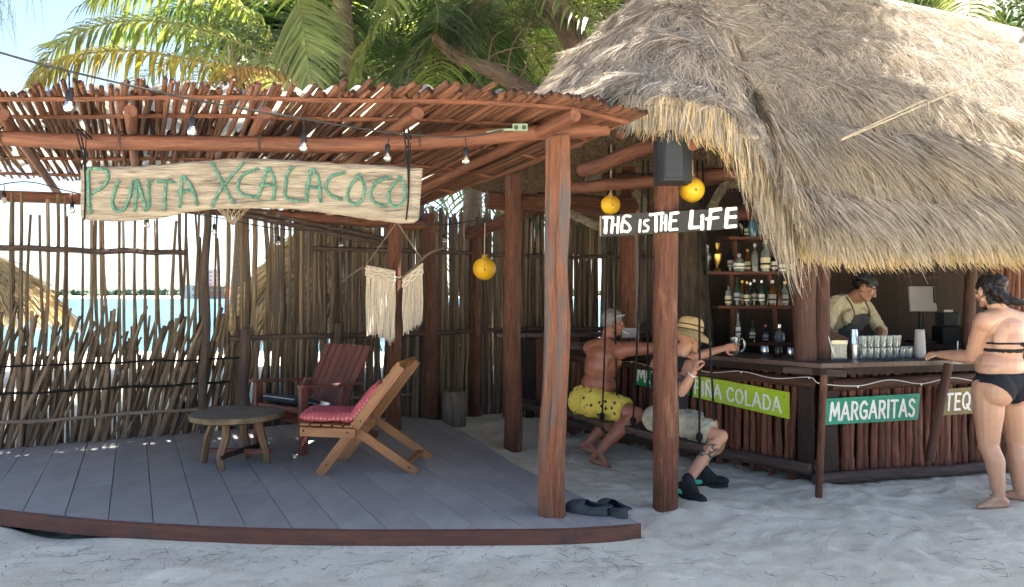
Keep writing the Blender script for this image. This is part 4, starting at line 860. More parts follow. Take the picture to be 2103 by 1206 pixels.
# --- driftwood sign with rope letters, hung below the front beam
ds_ = thing('driftwood_sign', 'hanging driftwood board with green rope letters reading PUNTA XCALACOCO', 'sign', W(515, 400, 4.5))
SP0, SP1 = W(165, 400, 4.62), W(868, 400, 4.42); su = (SP1-SP0); su.z = 0; SN = Vector((su.y, -su.x, 0)).normalized()
tx, ty = [165, 182, 300, 400, 480, 540, 620, 700, 800, 872], [346, 342, 341, 332, 326, 326, 331, 336, 340, 346]
bx_, by_ = [165, 175, 250, 330, 390, 440, 520, 600, 700, 760, 830, 858, 872], [446, 452, 456, 449, 436, 430, 428, 429, 441, 451, 459, 459, 446]
m = MB(); NU, NV = 120, 22; vs = []; gs = []
for sd in (0, 1):
    for i in range(NU+1):
        px = lerp(166, 868, i/NU); a, b = np.interp(px, tx, ty), np.interp(px, bx_, by_)
        for j in range(NV+1):
            t = j/NV; px2 = px-(8*t if i == NU else 8*t*i/NU); p = on_plane(px2, lerp(a, b, t)+1.5*mnoise.noise((px*.05, j, 0)), SP0, SN); e = min(t, 1-t, i/NU*4, (1-i/NU)*4); rd = .018*(1-min(1, e/.10))**2
            rel = .006*mnoise.noise((px*.02, t*9, 5))+.004*mnoise.noise((px*.06, t*22, 9))
            vs.append(p+SN*((.022-rd+rel) if sd == 0 else (-.022+rd))); gs.append((lerp(a, b, t)*.003, sd*.05, px*.003))
W1 = (NU+1)*(NV+1); fs = []
for i in range(NU):
    for j in range(NV): q = (i*(NV+1)+j, i*(NV+1)+j+1, (i+1)*(NV+1)+j+1, (i+1)*(NV+1)+j); fs += [q, tuple(x+W1 for x in q[::-1])]
bd = [i*(NV+1) for i in range(NU+1)]+[NU*(NV+1)+j for j in range(1, NV+1)]+[i*(NV+1)+NV for i in range(NU-1, -1, -1)]+[j for j in range(NV-1, 0, -1)]
fs += [(bd[k], bd[(k+1) % len(bd)], bd[(k+1) % len(bd)]+W1, bd[k]+W1) for k in range(len(bd))]
m.add(vs, fs, gs); board = m.build('board', 'driftwood', ds_, angle=60)
ROPE = [[(100, 350), (92, 290), (90, 200), (90, 115), (130, 103), (190, 115), (207, 148), (180, 205), (115, 248)], [(262, 185), (240, 240), (230, 315), (258, 350), (300, 338), (328, 270), (345, 190)],
    [(362, 340), (368, 260), (373, 182)], [(376, 180), (400, 250), (426, 336)], [(428, 338), (446, 320), (442, 250), (442, 182)], [(480, 180), (530, 178), (585, 182)], [(540, 192), (536, 260), (534, 335)],
    [(625, 315), (630, 225), (640, 150), (682, 195), (710, 260), (720, 305)], [(628, 247), (660, 236), (692, 232)], [(815, 82), (860, 165), (900, 240), (935, 298)], [(988, 78), (925, 145), (860, 230), (815, 315)],
    [(1068, 112), (1010, 130), (970, 175), (963, 225), (1000, 258), (1055, 268)], [(1082, 268), (1105, 200), (1135, 102), (1168, 150), (1178, 215), (1170, 278)], [(1102, 203), (1140, 200), (1178, 206)],
    [(1277, 102), (1252, 130), (1243, 190), (1238, 258), (1270, 286), (1322, 291)], [(1360, 282), (1370, 200), (1394, 106), (1430, 160), (1440, 220), (1442, 287)], [(1370, 208), (1405, 215), (1440, 214)],
    [(1575, 130), (1510, 150), (1478, 200), (1488, 242), (1520, 267), (1557, 280)], [(1665, 150), (1625, 195), (1602, 260), (1625, 306), (1660, 310), (1695, 270), (1698, 200), (1668, 148)],
    [(1838, 158), (1780, 180), (1740, 232), (1745, 282), (1772, 308), (1812, 319)], [(1910, 160), (1862, 208), (1842, 270), (1862, 316), (1900, 321), (1930, 285), (1932, 200), (1905, 160)]]
for k, st_ in enumerate(ROPE):
    pts = catmull([on_plane(150+x/2.842, 310+y/2.842, SP0+SN*.030, SN) for x, y in st_], 8*(len(st_)-1)); m = MB(); m.tube(pts, [.0100+.0012*math.sin(i*2.4) for i in range(len(pts))], n=8, twist=.5, lobes=lambda a, L: 1+.14*math.cos(3*a))
    for e, d in ((pts[0], pts[0]-pts[1]), (pts[-1], pts[-1]-pts[-2])):
        d = d.normalized()
        for q in range(7):
            v = (d+Vector((random.gauss(0, .45), random.gauss(0, .2), random.gauss(0, .45)))).normalized(); m.tube([e-d*.008, e+v*.022], [.004, .0015], n=4)
    for i in range(3, len(pts)-1, 9): m.mi = 1; m.ball(pts[i]+SN*.0105, .0035, 6); m.mi = 0
    m.build('rope_letter', ['rope_green', 'cable'], ds_)
for px in (172, 836):
    for o in (-4, 5):
        pts = [on_plane(px+o, 281, SP0-SN*.05, SN)+Vector((0, .06, .0)), on_plane(px+o, 278, SP0+SN*.0, SN)+Vector((0, -.06, .02)), on_plane(px+o*.4+2, 330, SP0+SN*.03, SN), on_plane(px+3, 400, SP0+SN*.033, SN), on_plane(px+1-(3 if px > 500 else 0), 452, SP0+SN*.03, SN)]
        MB().tube(catmull(pts, 16), .0055, n=6).build('hanging_rope', 'rope_black', ds_)
    for q in range(4): MB().tube(catmull([on_plane(px+random.uniform(-6, 8), 288+q*6, SP0+SN*.04, SN), on_plane(px+random.uniform(-6, 8), 310+q*4, SP0+SN*.045, SN), on_plane(px+random.uniform(-6, 8), 325+q*8, SP0+SN*.04, SN)], 8), .003, n=5).build('hanging_rope', 'rope_black', ds_)
# --- THIS IS THE LIFE
lf = thing('life_sign', 'dark board with white painted words THIS IS THE LIFE nailed to the post', 'sign', W(1374, 457, 4.95))
LN = Vector((0, -1, 0)); LP = Vector((0, 4.955, 0))
q = [on_plane(x, y, LP, LN) for x, y in ((1234, 487), (1514, 470), (1514, 427), (1234, 443))]; m = MB(); vs = [v+LN*.011 for v in q]+[v-LN*.011 for v in q]
m.add(vs, [(0, 1, 2, 3), (7, 6, 5, 4), (0, 4, 5, 1), (1, 5, 6, 2), (2, 6, 7, 3), (3, 7, 4, 0)], vs); m.build('board', 'sign_dark', lf, smooth=False)
Z1 = lambda x, y: on_plane(1140+x/3.894, 220+y/3.894, LP+LN*.011, LN)
LS = [([(388, 884), (455, 882)], 1), ([(408, 890), (402, 1004)], 1.2), ([(462, 884), (452, 1004)], 1), ([(506, 884), (498, 1004)], 1), ([(458, 945), (500, 940)], .9), ([(536, 918), (530, 1000)], .9), ([(600, 874), (560, 872), (545, 905), (585, 940), (600, 975), (575, 998), (550, 992)], .9),
    ([(680, 906), (674, 996)], .9), ([(745, 905), (716, 912), (716, 940), (742, 958), (738, 988), (706, 995)], .8), ([(760, 862), (862, 850)], 1), ([(806, 868), (806, 992)], 1.1), ([(852, 872), (846, 985)], 1), ([(886, 870), (882, 984)], 1), ([(850, 928), (886, 924)], .8),
    ([(926, 852), (914, 980)], 1.1), ([(928, 852), (982, 846)], 1), ([(920, 914), (966, 908)], .9), ([(916, 982), (974, 978)], 1), ([(1092, 838), (1080, 966)], 1.4), ([(1082, 966), (1142, 962)], 1.2), ([(1176, 872), (1174, 974)], 1.3), ([(1244, 822), (1228, 970)], 1.3), ([(1246, 828), (1322, 816)], 1.2), ([(1206, 896), (1300, 884)], 1),
    ([(1376, 818), (1364, 958)], 1.3), ([(1378, 820), (1442, 812)], 1.2), ([(1370, 884), (1440, 878)], 1.2), ([(1366, 960), (1440, 952)], 1.2)]
letters([([Z1(*p) for p in s], w_) for s, w_ in LS], lf, 'lettering', 'paint_white', LN, .0195)
MB().bar(on_plane(1232, 465, LP, LN)+Vector((.004, .0, -.07)), on_plane(1232, 465, LP, LN)+Vector((.004, 0, .07)), .012, .024, up=(0, -1, 0)).build('end_strip', 'driftwood', lf)
# --- drink boards: brush capitals
G = {'A': (.62, [[(0, 0), (.3, 1)], [(.3, 1), (.62, 0)], [(.12, .36), (.5, .36)]]), 'C': (.55, [[(.52, .82), (.34, .99), (.1, .8), (.03, .5), (.1, .18), (.34, .01), (.52, .2)]]), 'D': (.58, [[(.06, 0), (.06, 1)], [(.06, .98), (.38, .92), (.55, .52), (.4, .1), (.06, .02)]]),
    'E': (.45, [[(.06, 0), (.06, 1)], [(.06, .98), (.42, .98)], [(.06, .52), (.38, .52)], [(.06, .02), (.44, .02)]]), 'G': (.6, [[(.54, .82), (.34, .99), (.1, .8), (.03, .5), (.1, .18), (.34, .01), (.55, .14)], [(.55, .14), (.55, .45)], [(.34, .45), (.55, .45)]]),
    'I': (.14, [[(.07, 0), (.07, 1)]]), 'J': (.4, [[(.36, 1), (.36, .2), (.2, .01), (.03, .16)]]), 'L': (.44, [[(.06, 1), (.06, .02)], [(.06, .02), (.43, .02)]]), 'M': (.76, [[(.03, 0), (.12, 1)], [(.12, 1), (.38, .25)], [(.38, .25), (.64, 1)], [(.64, 1), (.74, 0)]]),
    'N': (.58, [[(.06, 0), (.06, 1)], [(.06, 1), (.52, 0)], [(.52, 0), (.52, 1)]]), 'O': (.6, [[(.3, .99), (.1, .82), (.03, .5), (.1, .18), (.3, .01), (.5, .18), (.57, .5), (.5, .82), (.3, .99)]]), 'P': (.5, [[(.06, 0), (.06, 1)], [(.06, .98), (.36, .95), (.47, .72), (.36, .48), (.06, .45)]]),
    'Q': (.62, [[(.3, .99), (.1, .82), (.03, .5), (.1, .18), (.3, .01), (.5, .18), (.57, .5), (.5, .82), (.3, .99)], [(.36, .25), (.62, -.08)]]), 'R': (.54, [[(.06, 0), (.06, 1)], [(.06, .98), (.36, .95), (.47, .74), (.36, .5), (.06, .48)], [(.25, .48), (.52, 0)]]),
    'S': (.5, [[(.46, .84), (.3, .99), (.1, .9), (.08, .68), (.26, .52), (.44, .36), (.42, .1), (.24, .0), (.04, .14)]]), 'T': (.54, [[(.0, .98), (.54, .98)], [(.27, .98), (.27, 0)]]), 'U': (.56, [[(.05, 1), (.06, .25), (.28, .01), (.5, .25), (.51, 1)]]), '~': (.0, [])}
def drink_sign(word, quad, p0, n_, label, mat, hgt=.62, y0=.2, x0=.03, x1=.97, letter='paint_white', wscale=1.0):
    """quad: pixel corners bottom-left, bottom-right, top-right, top-left; lies on the plane p0, n_"""
    n_ = Vector(n_).normalized(); q = [on_plane(x, y, p0, n_) for x, y in quad]; c = (q[0]+q[2])/2; t = thing('drink_sign', label, 'sign', c, 'painted drink boards on the bar front')
    m = MB(); vs = [v+n_*.008 for v in q]+[v-n_*.008 for v in q]; m.add(vs, [(0, 1, 2, 3), (7, 6, 5, 4), (0, 4, 5, 1), (1, 5, 6, 2), (2, 6, 7, 3), (3, 7, 4, 0)], vs); m.build('board', mat, t, smooth=False)
    u = (q[1]-q[0]); v = (q[3]-q[0]); H = v.length*hgt; tot = 0
    gap = .17
    for ch in word: tot += .32 if ch == ' ' else G['N' if ch == 'Ñ' else ch][0]+gap
    tot -= gap; sx = (x1-x0)/tot; x = x0; S = []
    P_ = lambda a, b: q[0]+u*a+v*(y0+b*hgt)+n_*.008
    for ch in word:
        if ch == ' ': x += .32*sx; continue
        w_, ss = G['N' if ch == 'Ñ' else ch]; jy = random.uniform(-.02, .02)
        for s in ss: S.append(([P_(x+a*sx, b+jy) for a, b in s], 1))
        if ch == 'Ñ': S.append(([P_(x+.1*sx, 1.13), P_(x+.25*sx, 1.2), P_(x+.38*sx, 1.13), P_(x+.52*sx, 1.2)], .7))
        x += (w_+gap)*sx
    if S: letters(S, t, 'lettering', letter, n_, H*.15*wscale, .001)
    for a in (.04, .96): MB().ball(q[0]+u*a+v*.88+n_*.009, .006, 8).build('screw', 'cable', t)
    return t
pL = Cc+nL*.135; pR = Cc+nR*.145
drink_sign('PIÑA COLADA', ((1424, 815), (1621, 861), (1621, 806), (1424, 770)), pL, nL+Vector((0, 0, .12)), 'lime green board reading PIÑA COLADA on the bar front', 'sign_lime', x0=.02, x1=.93, hgt=.6, y0=.18)
drink_sign('MARGARITAS', ((1692, 873), (1884, 862), (1888, 808), (1695, 819)), pR, nR+Vector((0, 0, .10)), 'teal green board reading MARGARITAS on the bar front', 'sign_green', x0=.05, x1=.95, hgt=.66, y0=.16)
drink_sign('TEQUILA', ((1928, 854), (2056, 845), (2060, 790), (1932, 800)), pR, nR+Vector((0, 0, .08)), 'ochre board beginning TEQU beside the woman in black bikini', 'sign_ochre', x0=.08, x1=.95, hgt=.62, y0=.2)
drink_sign('MOJITOS', ((1304, 790), (1416, 812), (1416, 768), (1304, 742)), pL, nL+Vector((0, 0, .10)), 'dark green board beginning MO behind the thick palapa post', 'sign_leaf', x0=.06, x1=.95, hgt=.62, y0=.2)
drink_sign('', ((2080, 852), (2190, 846), (2190, 790), (2084, 796)), pR, nR+Vector((0, 0, .08)), 'pink board at the right edge beyond the woman', 'sign_pink')
# ------------------------------------------------------------------ things that hang
def buoy(px, py, d, r, ytop, label):
    p = W(px, py, d); t = thing('buoy', label, 'buoy', p, 'yellow net buoys hung as lamps')
    MB().ball(p, r, 24).build('float', 'buoy', t); MB().lathe(p+Vector((0, 0, r*.93)), [(r*.22, 0), (r*.2, r*.22), (r*.1, r*.3)], 12).build('neck', 'buoy', t)
    MB().tube([p+Vector((0, -r*.2, r*1.1)), W(px+1, ytop, d)], .006, n=6).build('cord', 'twine', t); MB().ball(p+Vector((r*.08, -r*.985, -r*.15)), r*.07, 8).build('hole', 'cable', t)
    MB().tube([p+Vector((r*.05, -r*1.01, -r*.1)), p+Vector((r*.03, -r*.75, r*.75)), p+Vector((0, -r*.2, r*1.1))], .005, n=5).build('cord', 'twine', t)
buoy(995, 552, 7.5, .118, 458, 'yellow buoy hanging before the bent post by the fence'); buoy(1254, 421, 6.2, .082, 298, 'yellow buoy hanging above the word THIS'); buoy(1421, 390, 5.15, .089, 330, 'yellow buoy hanging right of the loudspeaker')
sp = thing('loudspeaker', 'black loudspeaker box under the thatch corner on the thick post', 'loudspeaker', W(1384, 332, 4.84))
c = W(1380, 326, 4.86); m = MB(); poly = [(c.x-.098, c.y-.03), (c.x-.075, c.y-.105), (c.x+.048, c.y-.105), (c.x+.128, c.y-.02), (c.x+.128, c.y+.13), (c.x-.098, c.y+.13)]; m.prism(poly, c.z-.162, c.z+.15); m.build('cabinet', 'black_plastic', sp, smooth=False)
MB().box((c.x-.013, c.y-.109, c.z+.01), (.112, .01, .31), bev=.004).build('grille', 'black_plastic', sp); MB().ball((c.x+.093, c.y-.064, c.z+.06), .005, 8).build('badge', 'steel', sp)
def string_light(name_label, cable, bulbs, br, grp):
    t = thing('string_lights', name_label, 'string lights', cable[0]); MB().tube(catmull(cable, 60), .0055, n=5).build('cable', 'cable', t)
    for a, b in bulbs:                                    # point on the cable, top of the socket
        MB().tube([a, a.lerp(b, .5)+Vector((.004, 0, 0)), b], .004, n=5).build('drop_cord', 'cable', t)
        s = MB().lathe(b, [(br*.35, .008), (br*.62, 0), (br*.66, -br*1.4), (br*.6, -br*1.7)], 12).build('socket', 'cable', t)
        g = MB().lathe(b-Vector((0, 0, br*1.65)), [(br*.45, 0), (br*.6, -br*.3), (br*.97, -br*1.0), (br, -br*1.3), (br*.8, -br*1.8), (br*.4, -br*2.1), (.001, -br*2.17)], 14).build('bulb', 'glass_bulb', t)
        MB().tube([b-Vector((0, 0, br*1.8)), b-Vector((br*.2, 0, br*2.6)), b-Vector((-br*.2, 0, br*3.2))], .0022, n=4).build('filament', 'gold', g)
cb = [W(-60, 88, 3.25), W(0, 108, 3.35), W(140, 146, 3.5), W(400, 205, 3.85), W(620, 244, 4.12), W(800, 272, 4.35), W(955, 281, 4.48), W(1055, 262, 4.52)]
string_light('black string of clear bulbs slung in front of the pergola beam', cb, [(W(140, 147, 3.5), W(142, 189, 3.5)), (W(398, 205, 3.85), W(395, 242, 3.85)), (W(622, 244, 4.12), W(624, 277, 4.12)), (W(798, 272, 4.35), W(796, 299, 4.35)), (W(955, 281, 4.48), W(957, 306, 4.48))], .026, 'a')
cb = [W(-20, 382, 6.3), W(60, 374, 6.4), W(150, 395, 6.6), W(300, 425, 6.9), W(440, 446, 7.2), W(572, 470, 7.4), W(700, 474, 7.6), W(800, 462, 7.7), W(912, 462, 8.2), W(975, 452, 8.4)]
string_light('thin string of small clear bulbs along the rear beam under the pergola', cb, [(W(8, 378, 6.35), W(8, 395, 6.35)), (W(148, 394, 6.6), W(148, 416, 6.6)), (W(302, 425, 6.9), W(302, 447, 6.9)), (W(440, 446, 7.2), W(440, 462, 7.2)), (W(572, 470, 7.4), W(572, 486, 7.4)), (W(700, 474, 7.6), W(700, 489, 7.6)), (W(912, 462, 8.2), W(912, 482, 8.2))], .026, 'b')
# outlet box on the front beam
ob = thing('outlet_box', 'pale green double outlet box on top of the front beam', 'outlet', W(1068, 262, 4.5))
MB().box(W(1068, 262, 4.5), (.094, .035, .042), bev=.003).build('box', 'outlet_green', ob); MB().tube(catmull([W(1053, 266, 4.5), W(1030, 267, 4.52), W(1000, 272, 4.55)], 8), .008, n=6).build('conduit', 'outlet_green', ob)
for dx in (-8, 8): MB().lathe(W(1068+dx, 262, 4.482), [(.014, 0), (.014, .004)], 12, axis=(0, -1, 0)).build('socket', 'rubber_grey', ob)
# macrame hanging on a driftwood branch
mc = thing('macrame_hanging', 'cream macrame wall hanging on a forked driftwood branch before a post', 'wall hanging', W(810, 560, 7.2))
br = catmull([W(703, 578, 7.25), W(745, 550, 7.22), W(785, 552, 7.2), W(820, 573, 7.2), W(855, 545, 7.2), W(880, 522, 7.22), W(912, 508, 7.25)], 30); MB().tube(br, [.010+.006*math.sin(i/30*3.14) for i in range(31)], n=8).build('branch', 'stump', mc)
for a, b in (((814, 458), (752, 545)), ((816, 458), (868, 535))): MB().tube([W(*a, 7.25), W(*b, 7.19)], .0035, n=5).build('hanging_cord', 'twine', mc)
def fringe(xa, ya, xb, yb, prof, n, name):
    m = MB()
    for k in range(n):
        t = (k+.5)/n; x = lerp(xa, xb, t); y = lerp(ya, yb, t); bot = np.interp(t, *prof)+random.uniform(-6, 6); dd = 7.17+random.uniform(-.012, .008); pts = []
        for i in range(9): q = i/8; pts.append(W(x+math.sin(q*9+k)*.7+random.uniform(-.5, .5), lerp(y, bot, q), dd))
        m.tube(pts, [.0072, .0072, .007, .0066, .0066, .0062, .006, .0055, .003], n=5)
    return m.build(name, 'macrame', mc)
fringe(752, 545, 812, 556, ([0, .3, .55, .8, 1], [690, 688, 700, 706, 695]), 30, 'long_fringe'); fringe(827, 572, 868, 540, ([0, .4, .7, 1], [688, 682, 672, 660]), 22, 'short_fringe')
m = MB()
for xa, ya, xb, yb in ((750, 545, 812, 556), (826, 572, 869, 538)):
    for r_ in range(3): m.tube([W(lerp(xa, xb, i/14), lerp(ya, yb, i/14)+6+r_*7+2*math.sin(i*1.3+r_*2), 7.155) for i in range(15)], .012, n=6)
m.build('knotted_band', 'macrame', mc)
# small woven cone hanging behind the driftwood sign
cn = thing('woven_cone', 'small woven twig cone hanging under the driftwood sign', 'ornament', W(478, 446, 6.4)); c = W(478, 424, 6.4); m = MB()
for k in range(14):
    a = k*.449
    for sg in (-1, 1): m.tube([c+Vector((math.cos(a+sg*t*.9)*.15*(1-t), math.sin(a+sg*t*.9)*.15*(1-t), -.17*t)) for t in (0, .25, .5, .75, 1)], .004, n=4)
m.build('weave', 'twine', cn); m = MB(); m.tube([c+Vector((math.cos(t*.45)*.15, math.sin(t*.45)*.15, 0)) for t in range(15)], .006, n=5); m.build('rim', 'twine', cn)
# thick mossy rope draped along the beams
def moss(pts, r, label):
    P = catmull(pts, 34); m = MB(); m.tube(P, [r*(1+.15*mnoise.noise((i*.7, pts[0].x, 0))) for i in range(35)], n=10, twist=.35, lobes=lambda a, L: 1+.16*math.cos(3*a))
    for i in range(260):
        p = random.choice(P); v = Vector((random.gauss(0, 1), random.gauss(0, 1), random.gauss(0, 1))).normalized(); m.tube([p+v*r*.8, p+v*(r*1.25)+Vector((0, 0, -.02))], [.002, .001], n=3)
    m.build('draped_rope', 'rope_moss', None, label=label, cat='rope')
moss([W(1462, 430, 5.6), W(1478, 398, 5.6), W(1494, 380, 5.58), W(1522, 378, 5.55), W(1545, 392, 5.5), W(1566, 408, 5.48), W(1592, 410, 5.45), W(1612, 392, 5.4), W(1622, 362, 5.35)], .036, 'thick hairy rope draped in a wave above the bottle shelves')
moss([W(1170, 440, 7.0), W(1200, 452, 6.9), W(1240, 470, 6.8), W(1290, 462, 6.6), W(1322, 425, 6.4), W(1305, 396, 6.3)], .04, 'thick hairy rope looping behind the THIS IS THE LIFE board')
# pale guy line over the thatch
rp_ = MB(); rp_.tube([W(1728, 288, 5.35), W(1905, 212, 5.75), W(2110, 125, 6.25)], .006, n=5); rp_.tube([W(1728, 286, 5.34), W(1900, 205, 5.7)], .005, n=5); rp_.tube([W(1905, 209, 5.74), W(1908, 236, 5.66)], .006, n=5); rp_.build('guy_line', 'twine', None, label='pale cord stretched over the thatched roof', cat='cord')
# ------------------------------------------------------------------ swings
def swing(label, seat0, seat1, wd, tops, knots=True):
    """half-log seat from seat0 to seat1 hung on four ropes"""
    s0, s1 = Vector(seat0), Vector(seat1); t = thing('swing', label, 'swing', (s0+s1)/2, 'log swings around the bar'); ax = (s1-s0).normalized(); sd = Vector((-ax.y, ax.x, 0)).normalized()
    m = MB(); vs = []; K = 11; nseg = 8
    for i in range(nseg+1):
        p = s0.lerp(s1, i/nseg)
        for k in range(K):
            a = math.pi+math.pi*k/(K-1); q = (1+.06*mnoise.noise((i*.6, k*.5, s0.x*5))); vs.append(p+sd*(math.cos(a)*wd*.5*q)+Vector((0, 0, math.sin(a)*wd*.36*q)))
    fs = [(i*K+k, i*K+K+k, i*K+K+k+1, i*K+k+1) for i in range(nseg) for k in range(K-1)]+[(i*K, i*K+K-1, i*K+2*K-1, i*K+K) for i in range(nseg)]
    m.add(vs, [f[::-1] for f in fs], [(v.x, v.z, v.y) for v in vs]); m.mi = 1; m.add(vs[:K], [tuple(range(K))], [(v.x*4, v.z*4, v.y) for v in vs[:K]]); m.add(vs[-K:], [tuple(range(K-1, -1, -1))], [(v.x*4, v.z*4, v.y) for v in vs[-K:]]); m.build('seat_log', ['log_grey', 'table_leg'], t, angle=50)
    for e, tp in ((s0+ax*.07, tops[0]), (s1-ax*.07, tops[1])):
        tp = Vector(tp)
        for g in (-1, 1):
            a = e+sd*(g*wd*.36); MB().tube(catmull([tp+sd*g*.03, tp.lerp(a, .6), a+Vector((0, 0, .02)), a-Vector((0, 0, .01))], 10), .0085, n=6).build('rope', 'rope_black', t)
            MB().ball(a+Vector((0, 0, .05)), .028, 8, (1, 1, 1.3)).build('knot', 'rope_black', t)
        MB().tube(catmull([e-sd*wd*.46, e-sd*wd*.3-Vector((0, 0, wd*.36)), e-Vector((0, 0, wd*.44)), e+sd*wd*.3-Vector((0, 0, wd*.36)), e+sd*wd*.46], 10), .009, n=6).build('sling', 'rope_black', t)
swing('log swing carrying the man in yellow shorts', W(1150, 828, 7.35), W(1262, 868, 6.55), .24, ((W(1150, 828, 7.35)+Vector((.05, 0, 2.0))), W(1256, 300, 6.55)))
swing('log swing carrying the person in the straw hat', W(1304, 872, 6.15), W(1468, 912, 5.45), .25, (W(1326, 330, 6.1), W(1437, 330, 5.5)))
swing('empty log swing beside the back ledge', W(1062, 820, 8.3), W(1140, 836, 7.5), .24, (W(1084, 400, 8.2), W(1112, 395, 7.6)))
# ------------------------------------------------------------------ bottles and bar ware
BP = {'wine': [(.036, 0), (.038, .01), (.038, .17), (.034, .2), (.015, .23), (.0135, .29), (.015, .3)], 'spirit': [(.040, 0), (.042, .01), (.042, .15), (.036, .175), (.015, .2), (.014, .255), (.016, .26)],
    'squat': [(.05, 0), (.058, .02), (.058, .09), (.04, .12), (.016, .135), (.016, .16)], 'trophy': [(.035, 0), (.03, .015), (.012, .04), (.02, .07), (.038, .12), (.04, .16), (.02, .18), (.012, .20), (.02, .235), (.02, .25)],
    'slim': [(.026, 0), (.027, .01), (.027, .2), (.012, .25), (.011, .33), (.012, .34)], 'skull': [(.035, 0), (.04, .02), (.05, .08), (.052, .12), (.04, .16), (.018, .175), (.016, .2)]}
BL = {'wine': (.06, .14, .0388), 'spirit': (.03, .12, .0428), 'squat': (.03, .08, .0588), 'slim': (.08, .17, .0278)}
def bottle(kind, px, ybot, d, hpx, gl, lab, cap, label, cat='bottle'):
    p = W(px, ybot, d); pr = BP[kind]; k = (hpx/FPX*d)/pr[-1][1]; t = thing('bottle', label, cat, p, 'bottles behind the bar')
    kr = min(k, 1.25)*.95
    MB().lathe(p, [(r_*kr, h*k) for r_, h in pr], 14, squash=1).build('glass_body', gl, t)
    MB().lathe(p+Vector((0, 0, pr[-1][1]*k)), [(pr[-1][0]*1.15*kr, -.02*k), (pr[-1][0]*1.15*kr, .012*k), (.001, .013*k)], 10).build('cap', cap, t)
    if lab and kind in BL: a, b, r_ = BL[kind]; MB().lathe(p, [(r_*kr+.0006, a*k), (r_*kr+.0006, b*k)], 14).build('paper_label', lab, t); MB().lathe(p, [(r_*kr+.0012, lerp(a, b, .3)*k), (r_*kr+.0012, lerp(a, b, .5)*k)], 14).build('label_band', 'dark_wood', t)
    return t
S1, S2, S3, S4 = 487, 558, 628, 703
for a in [('trophy', 1522, S1, 7.5, 44, 'glass_dark', None, 'gold', 'dark trophy-shaped bottle first on the top shelf'), ('skull', 1546, S1, 7.5, 40, 'glass_blue', None, 'white_plastic', 'bluish patterned bottle second on the top shelf'), ('squat', 1566, S1, 7.52, 46, 'glass_clear', None, 'steel', 'clear decanter third on the top shelf'), ('trophy', 1592, S1, 7.5, 44, 'glass_amber', None, 'gold', 'amber trophy-shaped bottle fourth on the top shelf'), ('trophy', 1617, S1, 7.5, 44, 'glass_clear', None, 'steel', 'clear trophy-shaped bottle last on the top shelf'),
    ('trophy', 1453, S2, 7.45, 52, 'glass_clear', None, 'steel', 'clear trophy bottle at the near end of the middle shelf'), ('trophy', 1473, S2, 7.45, 56, 'gold', None, 'gold', 'gold trophy bottle on the middle shelf'), ('squat', 1518, S2, 7.42, 34, 'glass_pale', 'paint_white', 'screen_back', 'squat pale bottle with round white label on the middle shelf'), ('spirit', 1550, S2, 7.45, 55, 'glass_clear', None, 'steel', 'tall clear bottle on the middle shelf'), ('spirit', 1572, S2, 7.42, 62, 'glass_pale', 'cream_card', 'twine', 'tallest bottle on the middle shelf with tan label'), ('spirit', 1589, S2, 7.46, 45, 'glass_dark', 'paint_white', 'cable', 'dark bottle behind the tan labelled one'), ('spirit', 1607, S2+4, 7.4, 42, 'glass_blue', 'paint_white', 'rubber_grey', 'blue bottle with tall white label on the middle shelf'), ('squat', 1627, S2, 7.45, 30, 'glass_dark', 'paint_white', 'cable', 'dark squat bottle at the far end of the middle shelf'),
    ('wine', 1514, S3, 7.4, 56, 'glass_green', 'screen_back', 'cable', 'green bottle first on the lower shelf'), ('wine', 1534, S3, 7.38, 48, 'glass_dark', 'cream_card', 'gold', 'dark bottle with round cream label on the lower shelf'), ('wine', 1549, S3, 7.42, 52, 'glass_dark', 'screen_back', 'white_plastic', 'dark bottle with grey label on the lower shelf'), ('wine', 1564, S3, 7.38, 50, 'glass_green', 'paint_white', 'steel', 'green bottle with square white label on the lower shelf'), ('wine', 1576, S3, 7.46, 48, 'glass_green', None, 'cable', 'unlabelled green bottle on the lower shelf'), ('spirit', 1586, S3, 7.4, 50, 'glass_amber', 'screen_back', 'paint_white', 'amber bottle with white cap on the lower shelf'), ('spirit', 1600, S3, 7.44, 40, 'glass_amber', None, 'cable', 'short amber bottle on the lower shelf'), ('spirit', 1611, S3, 7.46, 48, 'glass_pale', 'screen_back', 'gold', 'pale bottle with gold cap on the lower shelf'),
    ('spirit', 1535, S2, 7.55, 44, 'glass_amber', 'cream_card', 'gold', 'amber bottle between squat pale and tall clear bottles'), ('wine', 1500, S2, 7.52, 50, 'glass_dark', 'screen_back', 'cable', 'dark bottle left of the squat pale bottle'), ('wine', 1524, S3, 7.55, 50, 'glass_amber', 'screen_back', 'gold', 'amber bottle behind the first two of the lower shelf'), ('spirit', 1541, S3, 7.56, 46, 'glass_clear', 'paint_white', 'steel', 'clear bottle in the rear of the lower shelf'), ('spirit', 1496, S3, 7.5, 44, 'glass_pale', 'cream_card', 'cable', 'pale bottle at the near end of the lower shelf'), ('spirit', 1535, S1, 7.56, 38, 'glass_dark', 'cream_card', 'cable', 'dark bottle behind the bluish one on the top shelf'), ('wine', 1545, S4, 7.4, 44, 'glass_green', 'cream_card', 'cable', 'green bottle with cream label under the shelves'), ('slim', 1516, S4, 7.1, 62, 'glass_pale', 'paint_white', 'cable', 'slim white labelled bottle standing behind the glass mug'), ('spirit', 1572, S4, 7.35, 34, 'glass_dark', 'screen_back', 'sign_pink', 'small dark bottle with red cap under the shelves'), ('squat', 1600, S4, 7.35, 34, 'glass_clear', None, 'steel', 'clear jar under the shelves'), ('spirit', 1637, 741, 6.0, 44, 'glass_dark', 'paint_white', 'cable', 'small bottle with white label on the counter by the corner post')]: bottle(*a)
